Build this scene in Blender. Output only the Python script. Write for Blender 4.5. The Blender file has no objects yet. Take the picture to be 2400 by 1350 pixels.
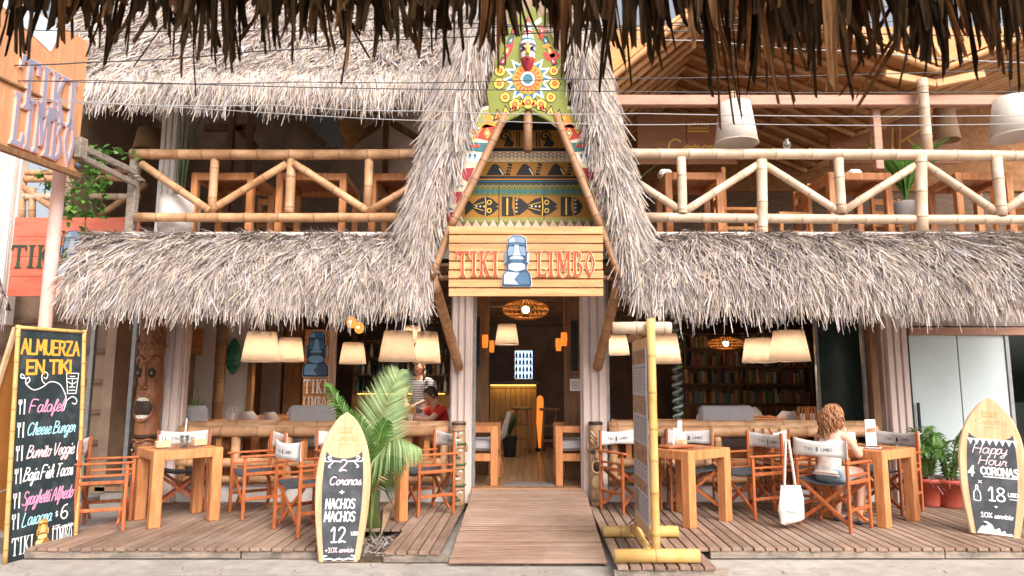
import bpy, math, random
import numpy as np
from mathutils import Vector, Matrix, Euler

random.seed(7)
RNG = np.random.default_rng(7)
PI = math.pi
R = math.radians
SC = bpy.context.scene
COL = SC.collection

# ------------------------------------------------------------------ camera
CAM_Z = 1.46            # eye height above the deck (deck top is z = 0)
PITCH = R(7.65)
FPX, CX, CY = 1600.0, 1245.0, 675.0
cd = bpy.data.cameras.new('camera')
cam = bpy.data.objects.new('camera', cd)
COL.objects.link(cam)
cam.location = (0, 0, CAM_Z)
cam.rotation_euler = (R(90) + PITCH, 0, 0)
cd.lens, cd.sensor_width = 24.0, 36.0
cd.shift_x = -(CX - 1200) / 2400
cd.clip_end = 500
cd.clip_start = 0.05
cd.dof.use_dof = True
cd.dof.focus_distance = 7.6
cd.dof.aperture_fstop = 4.0
SC.camera = cam

# ------------------------------------------------------------------ sky, sun, exposure
SUN_DIR = Vector((0.42, -0.75, 0.78)).normalized()      # towards the sun
w = bpy.data.worlds.new('World')
SC.world = w
w.use_nodes = True
nt = w.node_tree
bg = nt.nodes['Background']
sky = nt.nodes.new('ShaderNodeTexSky')
sky.sky_type = 'NISHITA'
sky.sun_disc = False
sky.sun_elevation = math.asin(SUN_DIR.z)
sky.sun_rotation = math.atan2(SUN_DIR.x, SUN_DIR.y)
sky.air_density, sky.dust_density, sky.ozone_density = 0.7, 8.0, 0.6
hz = nt.nodes.new('ShaderNodeHueSaturation'); hz.inputs['Saturation'].default_value = 0.35      # a white, hazy sky
nt.links.new(sky.outputs[0], hz.inputs['Color']); nt.links.new(hz.outputs[0], bg.inputs[0])
bg.inputs[1].default_value = 0.15
sl = bpy.data.lights.new('sun', 'SUN')
sl.energy, sl.angle, sl.color = 0.75, R(40), (1.0, 0.92, 0.82)
sun = bpy.data.objects.new('sun', sl)
COL.objects.link(sun)
sun.rotation_euler = (-SUN_DIR).to_track_quat('-Z', 'Y').to_euler()
SC.view_settings.view_transform = 'Standard'
SC.view_settings.look = 'None'
SC.view_settings.exposure = 1.08
SC.view_settings.gamma = 1
SC.view_settings.use_curve_mapping = False
SC.render.engine = 'CYCLES'
SC.cycles.use_denoising = True
SC.cycles.max_bounces = 8
SC.cycles.diffuse_bounces = 4
SC.cycles.transparent_max_bounces = 8
SC.cycles.sample_clamp_indirect = 8

def at(px, py, Y):
    """the point at depth Y that the photograph shows at pixel px, py (a measurement of the place)"""
    u, v = (px - CX) / FPX, (CY - py) / FPX
    dy = math.cos(PITCH) - v * math.sin(PITCH)
    dz = math.sin(PITCH) + v * math.cos(PITCH)
    t = Y / dy
    return Vector((u * t, Y, CAM_Z + dz * t))

def gnd(px, py, z=0.0):
    """the point of the level plane z that the photograph shows at pixel px, py"""
    u, v = (px - CX) / FPX, (CY - py) / FPX
    dy = math.cos(PITCH) - v * math.sin(PITCH)
    dz = math.sin(PITCH) + v * math.cos(PITCH)
    t = (z - CAM_Z) / dz
    return Vector((u * t, dy * t, z))

# ------------------------------------------------------------------ materials
MATS = {}
def mat(name, col, rough=0.65, var=0.18, scale=6.0, stretch=(1, 1, 1), bump=0.0, attr=False, col2=None, objvar=0.0,
        emit=None, estr=0.0, metal=0.0, spec=0.35, trans=0.0, alpha=1.0, detail=6.0, dirt=None, coat=0.0, transl=0.0, stripes=None, wear=None):
    if name in MATS: return MATS[name]
    m = bpy.data.materials.new(name); m.use_nodes = True
    n, L = m.node_tree.nodes, m.node_tree.links
    b = n['Principled BSDF']
    b.inputs['Roughness'].default_value = rough
    b.inputs['Metallic'].default_value = metal
    b.inputs['Specular IOR Level'].default_value = spec
    if coat: b.inputs['Coat Weight'].default_value = coat; b.inputs['Coat Roughness'].default_value = 0.25
    c = tuple(col) + (1,)
    tc = n.new('ShaderNodeTexCoord'); mp = n.new('ShaderNodeMapping')
    mp.inputs['Scale'].default_value = stretch
    if objvar:                                    # every piece its own stretch of grain
        oi0 = n.new('ShaderNodeObjectInfo'); vm = n.new('ShaderNodeVectorMath'); vm.operation = 'ADD'
        sc0_ = n.new('ShaderNodeMath'); sc0_.operation = 'MULTIPLY'; sc0_.inputs[1].default_value = 37.0
        L.new(oi0.outputs['Random'], sc0_.inputs[0]); L.new(tc.outputs['Object'], vm.inputs[0]); L.new(sc0_.outputs[0], vm.inputs[1])
        src = vm.outputs[0]
    else: src = tc.outputs['Object']
    L.new(src, mp.inputs[0])
    nz = n.new('ShaderNodeTexNoise'); nz.inputs['Scale'].default_value = scale; nz.inputs['Detail'].default_value = detail
    nz.inputs['Roughness'].default_value = 0.62
    L.new(mp.outputs[0], nz.inputs['Vector'])
    rp = n.new('ShaderNodeValToRGB')
    e = rp.color_ramp.elements
    lo = tuple(max(0, x * (1 - var)) for x in col) + (1,)
    hi = (tuple(col2) if col2 else tuple(min(1, x * (1 + var)) for x in col)) + (1,)
    e[0].position, e[0].color = 0.30, lo
    e[1].position, e[1].color = 0.70, hi
    L.new(nz.outputs['Fac'], rp.inputs[0])
    out = rp.outputs[0]
    if stripes:                                   # growth rings / grain lines, a colour of the wood itself
        wv = n.new('ShaderNodeTexWave'); wv.wave_type = 'BANDS'; wv.bands_direction = stripes[0]
        wv.inputs['Scale'].default_value = stripes[1]; wv.inputs['Distortion'].default_value = stripes[2]
        wv.inputs['Detail'].default_value = 3
        L.new(mp.outputs[0], wv.inputs['Vector'])
        mx = n.new('ShaderNodeMixRGB'); mx.blend_type = 'MULTIPLY'; mx.inputs[0].default_value = stripes[3]
        L.new(out, mx.inputs[1]); L.new(wv.outputs['Color'], mx.inputs[2]); out = mx.outputs[0]
    if dirt:                                      # dirt = (colour, scale, amount): blotches of weathering
        n2 = n.new('ShaderNodeTexNoise'); n2.inputs['Scale'].default_value = dirt[1]; n2.inputs['Detail'].default_value = 8
        n2.inputs['Roughness'].default_value = 0.7
        L.new(src, n2.inputs['Vector'])
        r2 = n.new('ShaderNodeValToRGB'); r2.color_ramp.elements[0].position = 0.48; r2.color_ramp.elements[1].position = 0.72
        L.new(n2.outputs['Fac'], r2.inputs[0])
        ml = n.new('ShaderNodeMath'); ml.operation = 'MULTIPLY'; ml.inputs[1].default_value = dirt[2]
        L.new(r2.outputs[0], ml.inputs[0])
        mx = n.new('ShaderNodeMixRGB'); L.new(ml.outputs[0], mx.inputs[0])
        L.new(out, mx.inputs[1]); mx.inputs[2].default_value = tuple(dirt[0]) + (1,); out = mx.outputs[0]
    if wear:                                      # scuffs that run across neighbouring pieces
        ge = n.new('ShaderNodeNewGeometry'); n3 = n.new('ShaderNodeTexNoise'); n3.inputs['Scale'].default_value = wear[1]; n3.inputs['Detail'].default_value = 9; n3.inputs['Roughness'].default_value = 0.68
        L.new(ge.outputs['Position'], n3.inputs['Vector'])
        r3 = n.new('ShaderNodeValToRGB'); r3.color_ramp.elements[0].position = 0.44; r3.color_ramp.elements[1].position = 0.66
        L.new(n3.outputs['Fac'], r3.inputs[0]); m3 = n.new('ShaderNodeMath'); m3.operation = 'MULTIPLY'; m3.inputs[1].default_value = wear[2]; L.new(r3.outputs[0], m3.inputs[0])
        mx = n.new('ShaderNodeMixRGB'); L.new(m3.outputs[0], mx.inputs[0]); L.new(out, mx.inputs[1]); mx.inputs[2].default_value = tuple(wear[0]) + (1,); out = mx.outputs[0]
    if objvar:
        oi = n.new('ShaderNodeObjectInfo'); mr = n.new('ShaderNodeMapRange')
        mr.inputs['To Min'].default_value = 1 - objvar; mr.inputs['To Max'].default_value = 1 + objvar
        L.new(oi.outputs['Random'], mr.inputs[0])
        hs = n.new('ShaderNodeHueSaturation'); L.new(mr.outputs[0], hs.inputs['Value']); L.new(out, hs.inputs['Color']); out = hs.outputs[0]
    if attr:
        at_ = n.new('ShaderNodeVertexColor'); at_.layer_name = 'tint'
        mx = n.new('ShaderNodeMixRGB'); mx.blend_type = 'MULTIPLY'; mx.inputs[0].default_value = 1
        L.new(out, mx.inputs[1]); L.new(at_.outputs[0], mx.inputs[2]); out = mx.outputs[0]
    L.new(out, b.inputs['Base Color'])
    if bump:
        bp = n.new('ShaderNodeBump'); bp.inputs['Strength'].default_value = bump; bp.inputs['Distance'].default_value = 0.02
        L.new(nz.outputs['Fac'], bp.inputs['Height']); L.new(bp.outputs[0], b.inputs['Normal'])
    if emit:
        b.inputs['Emission Color'].default_value = tuple(emit) + (1,); b.inputs['Emission Strength'].default_value = estr
    if trans: b.inputs['Transmission Weight'].default_value = trans
    if alpha < 1: b.inputs['Alpha'].default_value = alpha
    if transl:
        tl = n.new('ShaderNodeBsdfTranslucent'); L.new(out, tl.inputs[0])
        ms = n.new('ShaderNodeMixShader'); ms.inputs[0].default_value = transl
        L.new(b.outputs[0], ms.inputs[1]); L.new(tl.outputs[0], ms.inputs[2])
        L.new(ms.outputs[0], n['Material Output'].inputs[0])
    MATS[name] = m
    return m

def glass_mat(name, tint, gloss=0.35, rough=0.02):
    """thin window glass: mostly clear, mirrors a little"""
    if name in MATS: return MATS[name]
    m = bpy.data.materials.new(name); m.use_nodes = True
    n, L = m.node_tree.nodes, m.node_tree.links
    n.remove(n['Principled BSDF'])
    tr = n.new('ShaderNodeBsdfTransparent'); tr.inputs[0].default_value = tuple(tint) + (1,)
    gl = n.new('ShaderNodeBsdfGlossy'); gl.inputs['Roughness'].default_value = rough
    fr = n.new('ShaderNodeLayerWeight'); fr.inputs[0].default_value = gloss
    ms = n.new('ShaderNodeMixShader')
    L.new(fr.outputs['Fresnel'], ms.inputs[0]); L.new(tr.outputs[0], ms.inputs[1]); L.new(gl.outputs[0], ms.inputs[2])
    L.new(ms.outputs[0], n['Material Output'].inputs[0])
    MATS[name] = m
    return m

# ------------------------------------------------------------------ mesh builder
class MB:
    """collects shapes and links them as ONE mesh object"""
    def __init__(s): s.v, s.f, s.c, s.mi, s.mats, s.cur = [], [], [], [], [], 0
    def use(s, m):
        if m not in s.mats: s.mats.append(m)
        s.cur = s.mats.index(m); return s
    def add(s, vs, fs, col=(1, 1, 1)):
        o = len(s.v)
        s.v += [tuple(p) for p in vs]
        s.f += [tuple(i + o for i in f) for f in fs]
        if isinstance(col, list): s.c += col
        else: s.c += [col] * len(vs)
        s.mi += [s.cur] * len(fs)
        return s
    def box(s, c, d, rot=None, bev=0.0, col=(1, 1, 1)):
        """box centred at c, size d, optional rotation (Euler tuple or Matrix), optional chamfer"""
        hx, hy, hz = d[0] / 2, d[1] / 2, d[2] / 2
        if rot is None: M = Matrix.Identity(3)
        elif isinstance(rot, Matrix): M = rot.to_3x3()
        else: M = Euler(rot).to_matrix()
        c = Vector(c)
        if bev <= 0:
            vs = [c + M @ Vector((x * hx, y * hy, z * hz)) for x in (-1, 1) for y in (-1, 1) for z in (-1, 1)]
            fs = [(0, 1, 3, 2), (4, 6, 7, 5), (0, 4, 5, 1), (2, 3, 7, 6), (0, 2, 6, 4), (1, 5, 7, 3)]
            return s.add(vs, fs, col)
        b = min(bev, hx * .9, hy * .9, hz * .9)
        vs, idx = [], {}
        for x in (-1, 1):
            for y in (-1, 1):
                for z in (-1, 1):
                    for k, q in enumerate(((hx, hy - b, hz - b), (hx - b, hy, hz - b), (hx - b, hy - b, hz))):
                        idx[(x, y, z, k)] = len(vs); vs.append(c + M @ Vector((x * q[0], y * q[1], z * q[2])))
        fs = []
        for sg in (-1, 1):
            a = [(sg, -1, -1), (sg, 1, -1), (sg, 1, 1), (sg, -1, 1)]
            fs.append(tuple(idx[p + (0,)] for p in (a if sg > 0 else a[::-1])))
            a = [(-1, sg, -1), (-1, sg, 1), (1, sg, 1), (1, sg, -1)]
            fs.append(tuple(idx[p + (1,)] for p in (a if sg > 0 else a[::-1])))
            a = [(-1, -1, sg), (1, -1, sg), (1, 1, sg), (-1, 1, sg)]
            fs.append(tuple(idx[p + (2,)] for p in (a if sg > 0 else a[::-1])))
        for x in (-1, 1):
            for y in (-1, 1): fs.append((idx[(x, y, -1, 0)], idx[(x, y, -1, 1)], idx[(x, y, 1, 1)], idx[(x, y, 1, 0)]))
            for z in (-1, 1): fs.append((idx[(x, -1, z, 0)], idx[(x, -1, z, 2)], idx[(x, 1, z, 2)], idx[(x, 1, z, 0)]))
        for y in (-1, 1):
            for z in (-1, 1): fs.append((idx[(-1, y, z, 1)], idx[(-1, y, z, 2)], idx[(1, y, z, 2)], idx[(1, y, z, 1)]))
        for x in (-1, 1):
            for y in (-1, 1):
                for z in (-1, 1): fs.append((idx[(x, y, z, 0)], idx[(x, y, z, 1)], idx[(x, y, z, 2)]))
        return s.add(vs, fs, col)
    def bar(s, a, b, wd, th, bev=0.0, up=(0, 0, 1), col=(1, 1, 1)):
        """a square bar from a to b; wd along the side axis, th along up"""
        a, b = Vector(a), Vector(b); d = b - a; z = d.normalized()
        u = Vector(up)
        if abs(z.dot(u.normalized())) > .97: u = Vector((0, 1, 0)) if abs(z.y) < .9 else Vector((1, 0, 0))
        x = u.cross(z).normalized(); y = z.cross(x)
        M = Matrix((x, y, z)).transposed()
        return s.box((a + b) / 2, (wd, th, d.length), M, bev, col)
    def tube(s, pts, rad, n=10, cap=True, col=(1, 1, 1)):
        pts = [Vector(p) for p in pts]
        if not hasattr(rad, '__len__'): rad = [rad] * len(pts)
        vs, fs, cs = [], [], []
        t0 = (pts[1] - pts[0]).normalized()
        ref = Vector((0, 0, 1)) if abs(t0.z) < .9 else Vector((1, 0, 0))
        x = ref.cross(t0).normalized()
        for i, p in enumerate(pts):
            t = (pts[min(i + 1, len(pts) - 1)] - pts[max(i - 1, 0)])
            t = t.normalized() if t.length > 1e-9 else t0
            x = (x - t * x.dot(t)).normalized(); y = t.cross(x)
            for k in range(n):
                a = 2 * PI * k / n
                vs.append(p + (x * math.cos(a) + y * math.sin(a)) * rad[i])
                cs.append(col[i] if isinstance(col, list) else col)
        for i in range(len(pts) - 1):
            for k in range(n):
                k2 = (k + 1) % n
                fs.append((i * n + k, i * n + k2, (i + 1) * n + k2, (i + 1) * n + k))
        if cap:
            fs.append(tuple(range(n))[::-1]); fs.append(tuple(range((len(pts) - 1) * n, len(pts) * n)))
        return s.add(vs, fs, cs)
    def lathe(s, prof, n=20, c=(0, 0, 0), sx=1, sy=1, col=(1, 1, 1), cap=True):
        c = Vector(c); vs, fs = [], []
        for r, z in prof:
            for k in range(n):
                a = 2 * PI * k / n
                vs.append(c + Vector((r * sx * math.cos(a), r * sy * math.sin(a), z)))
        for i in range(len(prof) - 1):
            for k in range(n):
                k2 = (k + 1) % n
                fs.append((i * n + k, i * n + k2, (i + 1) * n + k2, (i + 1) * n + k))
        if cap:
            if prof[0][0] > 1e-6: fs.append(tuple(range(n))[::-1])
            if prof[-1][0] > 1e-6: fs.append(tuple(range((len(prof) - 1) * n, len(prof) * n)))
        return s.add(vs, fs, col)
    def prism(s, poly, y0, y1, col=(1, 1, 1)):
        """poly in local x,z; extruded from y0 (front, smaller) to y1"""
        ar = sum(poly[i][0] * poly[(i + 1) % len(poly)][1] - poly[(i + 1) % len(poly)][0] * poly[i][1] for i in range(len(poly)))
        if ar < 0: poly = poly[::-1]
        n = len(poly)
        vs = [(p[0], y0, p[1]) for p in poly] + [(p[0], y1, p[1]) for p in poly]
        fs = [tuple(range(n)), tuple(range(2 * n - 1, n - 1, -1))]
        fs += [(i, n + i, n + (i + 1) % n, (i + 1) % n) for i in range(n)]
        return s.add(vs, fs, col)
    def ball(s, c, r, n=10, m=7, col=(1, 1, 1), M=None):
        c = Vector(c)
        if not hasattr(r, '__len__'): r = (r, r, r)
        vs, fs = [], []
        for i in range(m + 1):
            th = PI * i / m
            for k in range(n):
                a = 2 * PI * k / n
                p = Vector((r[0] * math.sin(th) * math.cos(a), r[1] * math.sin(th) * math.sin(a), r[2] * math.cos(th)))
                vs.append(c + (M @ p if M else p))
        for i in range(m):
            for k in range(n):
                k2 = (k + 1) % n
                fs.append((i * n + k, (i + 1) * n + k, (i + 1) * n + k2, i * n + k2))
        return s.add(vs, fs, col)
    def xf(s, M):
        s.v = [tuple(M @ Vector(p)) for p in s.v]; return s
    def build(s, name, m=None, parent=None, smooth=False, **props):
        me = bpy.data.meshes.new(name)
        me.from_pydata(s.v, [], s.f)
        ms = ([m] if m is not None and not s.mats else list(s.mats)) or []
        for q in ms: me.materials.append(MATS[q] if isinstance(q, str) else q)
        if s.mats: me.polygons.foreach_set('material_index', s.mi)
        if any(c != (1, 1, 1) for c in s.c) or True:
            ca = me.color_attributes.new('tint', 'FLOAT_COLOR', 'POINT')
            ca.data.foreach_set('color', np.array([tuple(c) + (1,) for c in s.c], dtype=np.float32).ravel())
        if smooth: me.polygons.foreach_set('use_smooth', [True] * len(me.polygons))
        me.update()
        return obj(name, me, parent, **props)

def obj(name, me, parent=None, **props):
    o = bpy.data.objects.new(name, me)
    COL.objects.link(o)
    if parent is not None: o.parent = parent
    for k, v in props.items(): o[k] = v
    return o

def thing(name, label, cat, loc=(0, 0, 0), rz=0, group=None, rot=None):
    o = bpy.data.objects.new(name, None)
    COL.objects.link(o)
    o.empty_display_size = 0.1
    o.location = loc
    o.rotation_euler = rot if rot else (0, 0, rz)
    o['label'], o['category'] = label, cat
    if group: o['group'] = group
    return o

def tag(o, label, cat, group=None):
    o['label'], o['category'] = label, cat
    if group: o['group'] = group
    return o

def dup(root, loc=None, rz=None, label=None, group=None):
    def cp(o, par):
        c = o.copy(); COL.objects.link(c); c.parent = par
        for ch in KIDS.get(o, []) or [q for q in o.children]: cp(ch, c)
        return c
    r = cp(root, None)
    if loc is not None: r.location = loc
    if rz is not None: r.rotation_euler = (0, 0, rz)
    if label: r['label'] = label
    if group: r['group'] = group
    return r
KIDS = {}

def struct(o): o['kind'] = 'structure'; return o

# blades of palm thatch in bulk (numpy): base points, directions, side vectors, lengths, widths, droop
def blades(base, dirn, side, ln, wd, droop, col, seg=2, name='palm_leaf_thatch', m='thatch', parent=None, tipw=0.25, curl=None, **props):
    N = len(base)
    V = np.zeros((N, (seg + 1) * 2, 3)); C = np.ones((N, (seg + 1) * 2, 4))
    if curl is None: curl = np.zeros((N, 3))
    for i in range(seg + 1):
        t = i / seg
        p = base + dirn * (ln * t)[:, None] + curl * (t * t)
        p[:, 2] -= droop * t * t
        ww = wd * ((1 - t) + tipw * t) * .5 if i else wd * .35
        V[:, 2 * i] = p - side * ww[:, None]
        V[:, 2 * i + 1] = p + side * ww[:, None]
        C[:, 2 * i, :3] = col; C[:, 2 * i + 1, :3] = col
    k = (seg + 1) * 2
    F = np.zeros((N, seg, 4), dtype=np.int64)
    o = np.arange(N)[:, None] * k
    for i in range(seg):
        F[:, i] = o + np.array([2 * i, 2 * i + 1, 2 * i + 3, 2 * i + 2])
    me = bpy.data.meshes.new(name)
    nf = N * seg
    me.vertices.add(N * k); me.vertices.foreach_set('co', V.ravel())
    me.loops.add(nf * 4); me.loops.foreach_set('vertex_index', F.reshape(-1).astype(np.int32))
    me.polygons.add(nf)
    me.polygons.foreach_set('loop_start', np.arange(0, nf * 4, 4, dtype=np.int32))
    me.polygons.foreach_set('loop_total', np.full(nf, 4, dtype=np.int32))
    me.update(calc_edges=True)
    ca = me.color_attributes.new('tint', 'FLOAT_COLOR', 'POINT')
    ca.data.foreach_set('color', C.astype(np.float32).ravel())
    me.materials.append(MATS[m])
    return obj(name, me, parent, **props)

# ------------------------------------------------------------------ palette
mat('thatch', (0.46, 0.385, 0.345), .85, .22, 9, attr=True, spec=.1)
mat('thatch_bed', (0.13, 0.09, 0.065), .95, .4, 14, bump=.6, spec=.05)
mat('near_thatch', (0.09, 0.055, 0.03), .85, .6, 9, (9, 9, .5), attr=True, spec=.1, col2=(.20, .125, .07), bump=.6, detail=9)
mat('bamboo', (0.47, 0.235, 0.11), .42, .22, 5, (1, 1, 1), attr=True, objvar=.14, col2=(.60, .36, .20), dirt=((.19, .09, .04), 4, .7), bump=.15, spec=.3, detail=9)
mat('bamboo_pale', (0.54, 0.385, 0.265), .45, .16, 5, attr=True, objvar=.1, col2=(.66, .50, .37), dirt=((.38, .25, .14), 6, .5), bump=.12, spec=.4)  # paler copy of bamboo: the right railing's overexposure is put into its colour
mat('bamboo_yellow', (0.60, 0.34, 0.085), .5, .2, 6, attr=True, objvar=.1, col2=(.70, .48, .19), dirt=((.36, .2, .08), 6, .65), bump=.1, spec=.4)
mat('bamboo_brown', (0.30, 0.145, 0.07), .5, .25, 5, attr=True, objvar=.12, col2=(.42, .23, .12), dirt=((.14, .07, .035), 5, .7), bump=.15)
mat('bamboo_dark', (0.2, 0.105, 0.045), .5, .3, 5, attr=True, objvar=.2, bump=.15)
mat('deck', (0.235, 0.143, 0.10), .8, .28, 4, (9, .7, 9), objvar=.2, bump=.3, col2=(.33, .215, .155), dirt=((.14, .095, .07), 2.2, .65), spec=.2, wear=((.36, .27, .215), 1.1, .6))
mat('ramp_wood', (0.27, 0.16, 0.11), .75, .25, 4, (.8, 9, 9), objvar=.16, bump=.25, col2=(.37, .24, .17), spec=.2, dirt=((.2, .14, .11), 2.5, .6), wear=((.42, .31, .24), 1.3, .55))
mat('fascia_wood', (0.28, 0.225, 0.185), .9, .3, 5, (.8, 8, 8), bump=.4, dirt=((.07, .07, .055), 7, .9))
mat('table_wood', (0.52, 0.18, 0.06), .5, .3, 3.2, (8, 8, .9), objvar=.08, bump=.12, col2=(.65, .285, .11), spec=.4, dirt=((.36, .12, .035), 5, .45))
mat('table_top', (0.32, 0.10, 0.035), .3, .3, 3, (1, 9, 9), objvar=.06, bump=.08, spec=.5)
mat('chair_wood', (0.36, 0.08, 0.02), .45, .3, 4, (8, 8, .9), objvar=.16, bump=.1, col2=(.52, .155, .05), spec=.45)
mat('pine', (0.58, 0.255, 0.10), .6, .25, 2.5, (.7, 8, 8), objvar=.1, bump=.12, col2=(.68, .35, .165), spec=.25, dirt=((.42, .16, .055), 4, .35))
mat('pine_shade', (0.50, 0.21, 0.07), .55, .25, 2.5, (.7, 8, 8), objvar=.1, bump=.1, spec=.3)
mat('dark_wood', (0.15, 0.09, 0.055), .6, .35, 4, (1, 1, 6), objvar=.2, bump=.15)
mat('brown_wood', (0.20, 0.10, 0.045), .6, .3, 4, (6, 6, .8), objvar=.15, bump=.15)
mat('cladding', (0.62, 0.50, 0.455), .7, .12, 3, (6, 6, .5), bump=.12, dirt=((.42, .33, .29), 4, .35))
mat('cladding_white', (0.68, 0.60, 0.56), .7, .1, 3, (6, 6, .5), bump=.12, dirt=((.45, .38, .34), 4, .35))
mat('metal_grey', (0.30, 0.30, 0.30), .45, .2, 10, metal=.6)
mat('black', (0.012, 0.012, 0.013), .5, .3, 6)
mat('concrete', (0.40, 0.355, 0.32), .9, .2, 7, bump=.3, dirt=((.24, .215, .19), 1.7, .75), col2=(.47, .42, .38), spec=.2, detail=10, wear=((.30, .255, .215), .8, .7))
mat('concrete_dark', (0.30, 0.265, 0.235), .9, .2, 9, bump=.3, dirt=((.2, .18, .165), 2.5, .6), spec=.2)
mat('bounce_street', (0.36, 0.32, 0.28), .95, .2, 40, bump=.3, spec=.2)  # street made pale so that it bounces light up under the roofs
mat('soil', (0.10, 0.065, 0.04), .95, .5, 30, bump=.8)
mat('plaster', (0.60, 0.55, 0.52), .85, .07, 3, bump=.08)
mat('plaster_pink', (0.55, 0.44, 0.40), .85, .08, 3, bump=.08)
mat('room_wall', (0.28, 0.19, 0.13), .8, .3, 3, bump=.1)
mat('room_floor', (0.26, 0.14, 0.075), .35, .25, 3, (8, .8, 1), objvar=.15, spec=.5)
mat('canvas_white', (0.68, 0.65, 0.63), .85, .08, 5, objvar=.08, bump=.15, dirt=((.55, .5, .47), 6, .35))
mat('canvas_dark', (0.055, 0.06, 0.07), .85, .2, 20, bump=.1)
mat('chalk_black', (0.022, 0.032, 0.036), .8, .25, 3, dirt=((.11, .12, .125), 5, .6), spec=.2)
mat('chalk_grey', (0.06, 0.064, 0.072), .8, .25, 3, (6, 6, 1), dirt=((.17, .17, .18), 5, .6), spec=.2)
mat('chalk_white', (0.82, 0.82, 0.80), .95, .1, 60)
mat('chalk_pink', (0.72, 0.30, 0.48), .95, .12, 60)
mat('chalk_palepink', (0.78, 0.58, 0.60), .95, .1, 60)
mat('chalk_blue', (0.36, 0.66, 0.74), .95, .1, 60)
mat('chalk_yellow', (0.76, 0.34, 0.045), .95, .15, 40)
mat('leaf', (0.07, 0.17, 0.03), .45, .3, 5, attr=True, transl=.25, spec=.4)
mat('leaf_pale', (0.13, 0.18, 0.085), .5, .3, 5, attr=True, transl=.25, spec=.4)
# ------------------------------------------------------------------ bamboo
def bamboo_mb(mb, a, b, r, n=12, step=.27, seed=None, node=.42):
    """a culm with its nodes: swollen rings with a dark line"""
    rd = random.Random(seed if seed is not None else random.random())
    a, b = Vector(a), Vector(b); L = (b - a).length; d = (b - a) / L
    pts, rad, col = [a], [r], [(1, 1, 1)]
    p = rd.uniform(.08, step)
    w1, dk = (1, 1, 1), (node, node * .88, node * .8)
    while p < L - .03:
        for off, k, c in ((-.022, .985, w1), (-.007, 1.09, (.85, .82, .8)), (0, .98, dk), (.006, 1.06, (.9, .88, .85)), (.024, 1.0, w1)):
            if 0 < p + off < L: pts.append(a + d * (p + off)); rad.append(r * k); col.append(c)
        p += step * rd.uniform(.8, 1.2)
    pts.append(b); rad.append(r); col.append(w1)
    # a hair of bow so that no culm is dead straight
    side = d.cross(Vector((.3, .5, .8))).normalized() * rd.uniform(-.006, .006) * min(L, 2)
    pts = [q + side * math.sin(PI * (q - a).length / L) for q in pts]
    mb.tube(pts, rad, n, True, col)
    return mb

def bamboo(name, a, b, r, parent, m='bamboo', **k):
    return bamboo_mb(MB(), a, b, r, **k).build(name, m, parent, smooth=False if k.get('n', 12) < 8 else True)

# ------------------------------------------------------------------ ground, road, kerb, pavement
g = MB(); S = 150
nx = 24
g.box((0, 40, -.30), (S, S, .1)); struct(g.build('ground', 'bounce_street'))
PAV_Y = 5.62
# the road in front of the kerb
g = MB(); g.box((0, 1.3, -.243), (60, 2 * (PAV_Y - .16 - 1.3), .02)); struct(g.build('road', 'bounce_street'))
# pavement slab, in bays with joints
pav = struct(MB().box((0, PAV_Y + 5.12, -.178), (40, 10, .15)).build('pavement', 'concrete'))
# kerb stones: each its own piece
xs = [-12, -8.2, -5.9, -4.4, -2.95, -1.62, -1.13, .62, 1.72, 3.3, 4.8, 6.4, 9, 12]
for i in range(len(xs) - 1):
    a, b = xs[i] + .006, xs[i + 1] - .006
    dz = random.uniform(-.004, .004)
    mb = MB(); yf = 5.70 if b < -1.6 else 5.44
    mb.box(((a + b) / 2, (yf + PAV_Y + .12) / 2, -.172 + dz), (b - a, PAV_Y + .12 - yf, .156), bev=.022)
    mb.build('kerb_stone', 'concrete_dark' if b < -1.6 else 'concrete', pav)
# raised concrete block under the tall menu board, and floor west of the deck
MB().box((-5.55, 6.1, -.06), (1.5, .9, .30), bev=.05).build('raised_kerb', 'concrete', pav)
MB().box((-6.9, 8.2, -.085), (5.1, 3.2, .13), bev=.01).build('side_floor', 'concrete', pav)

# ------------------------------------------------------------------ deck: every board a part
DY0, DY1 = 6.22, 8.5
deck = thing('wooden_deck', 'weathered brown plank deck in front of the restaurant, under the dining tables', 'deck', (0, 0, 0))
bw = .098
def deck_board(x, y0, y1, z=0, w=bw - .013):
    mb = MB(); mb.box((0, 0, 0), (w, y1 - y0, .03), bev=.004)
    o = mb.build('plank', 'deck', deck)
    o.location = (x, (y0 + y1) / 2, z - .015 + random.uniform(-.0015, .0015)); o.rotation_euler = (0, random.uniform(-.008, .008), random.uniform(-.001, .001))
RX0, RX1 = -.70, .645      # the entrance ramp
x = -4.38
while x < -1.62 - bw / 2: deck_board(x, DY0 + random.uniform(-.006, .006), DY1); x += bw
HX = x - bw / 2              # planting hole between HX and -1.2
while x < -1.24: deck_board(x, 7.02 + random.uniform(-.02, .02), DY1); x += bw
x = -1.215
while x < RX0 - bw / 2 + .02: deck_board(x, DY0 - .12 + random.uniform(-.006, .006), DY1); x += bw
x = RX1 + bw / 2 + .03
k = 0
while x < 6.2:
    k += 1
    deck_board(x, (5.62 if k < 9 else DY0) + random.uniform(-.008, .008), DY1); x += bw
def fascia(x0, x1, y, z=-.06, h=.062):
    mb = MB(); mb.box(((x0 + x1) / 2, y, z), (x1 - x0, .035, h), bev=.004); mb.build('edge_beam', 'fascia_wood', deck)
fascia(-4.44, -2.55, DY0 + .03); fascia(-2.54, -1.72, DY0 + .04, -.066)
fascia(-1.27, RX0 - .01, DY0 - .09, -.062, .064)
fascia(RX1 + .01, 1.56, 5.66, -.064, .066); fascia(1.57, 3.62, DY0 + .03); fascia(3.63, 6.2, DY0 + .035, -.062)
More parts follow.
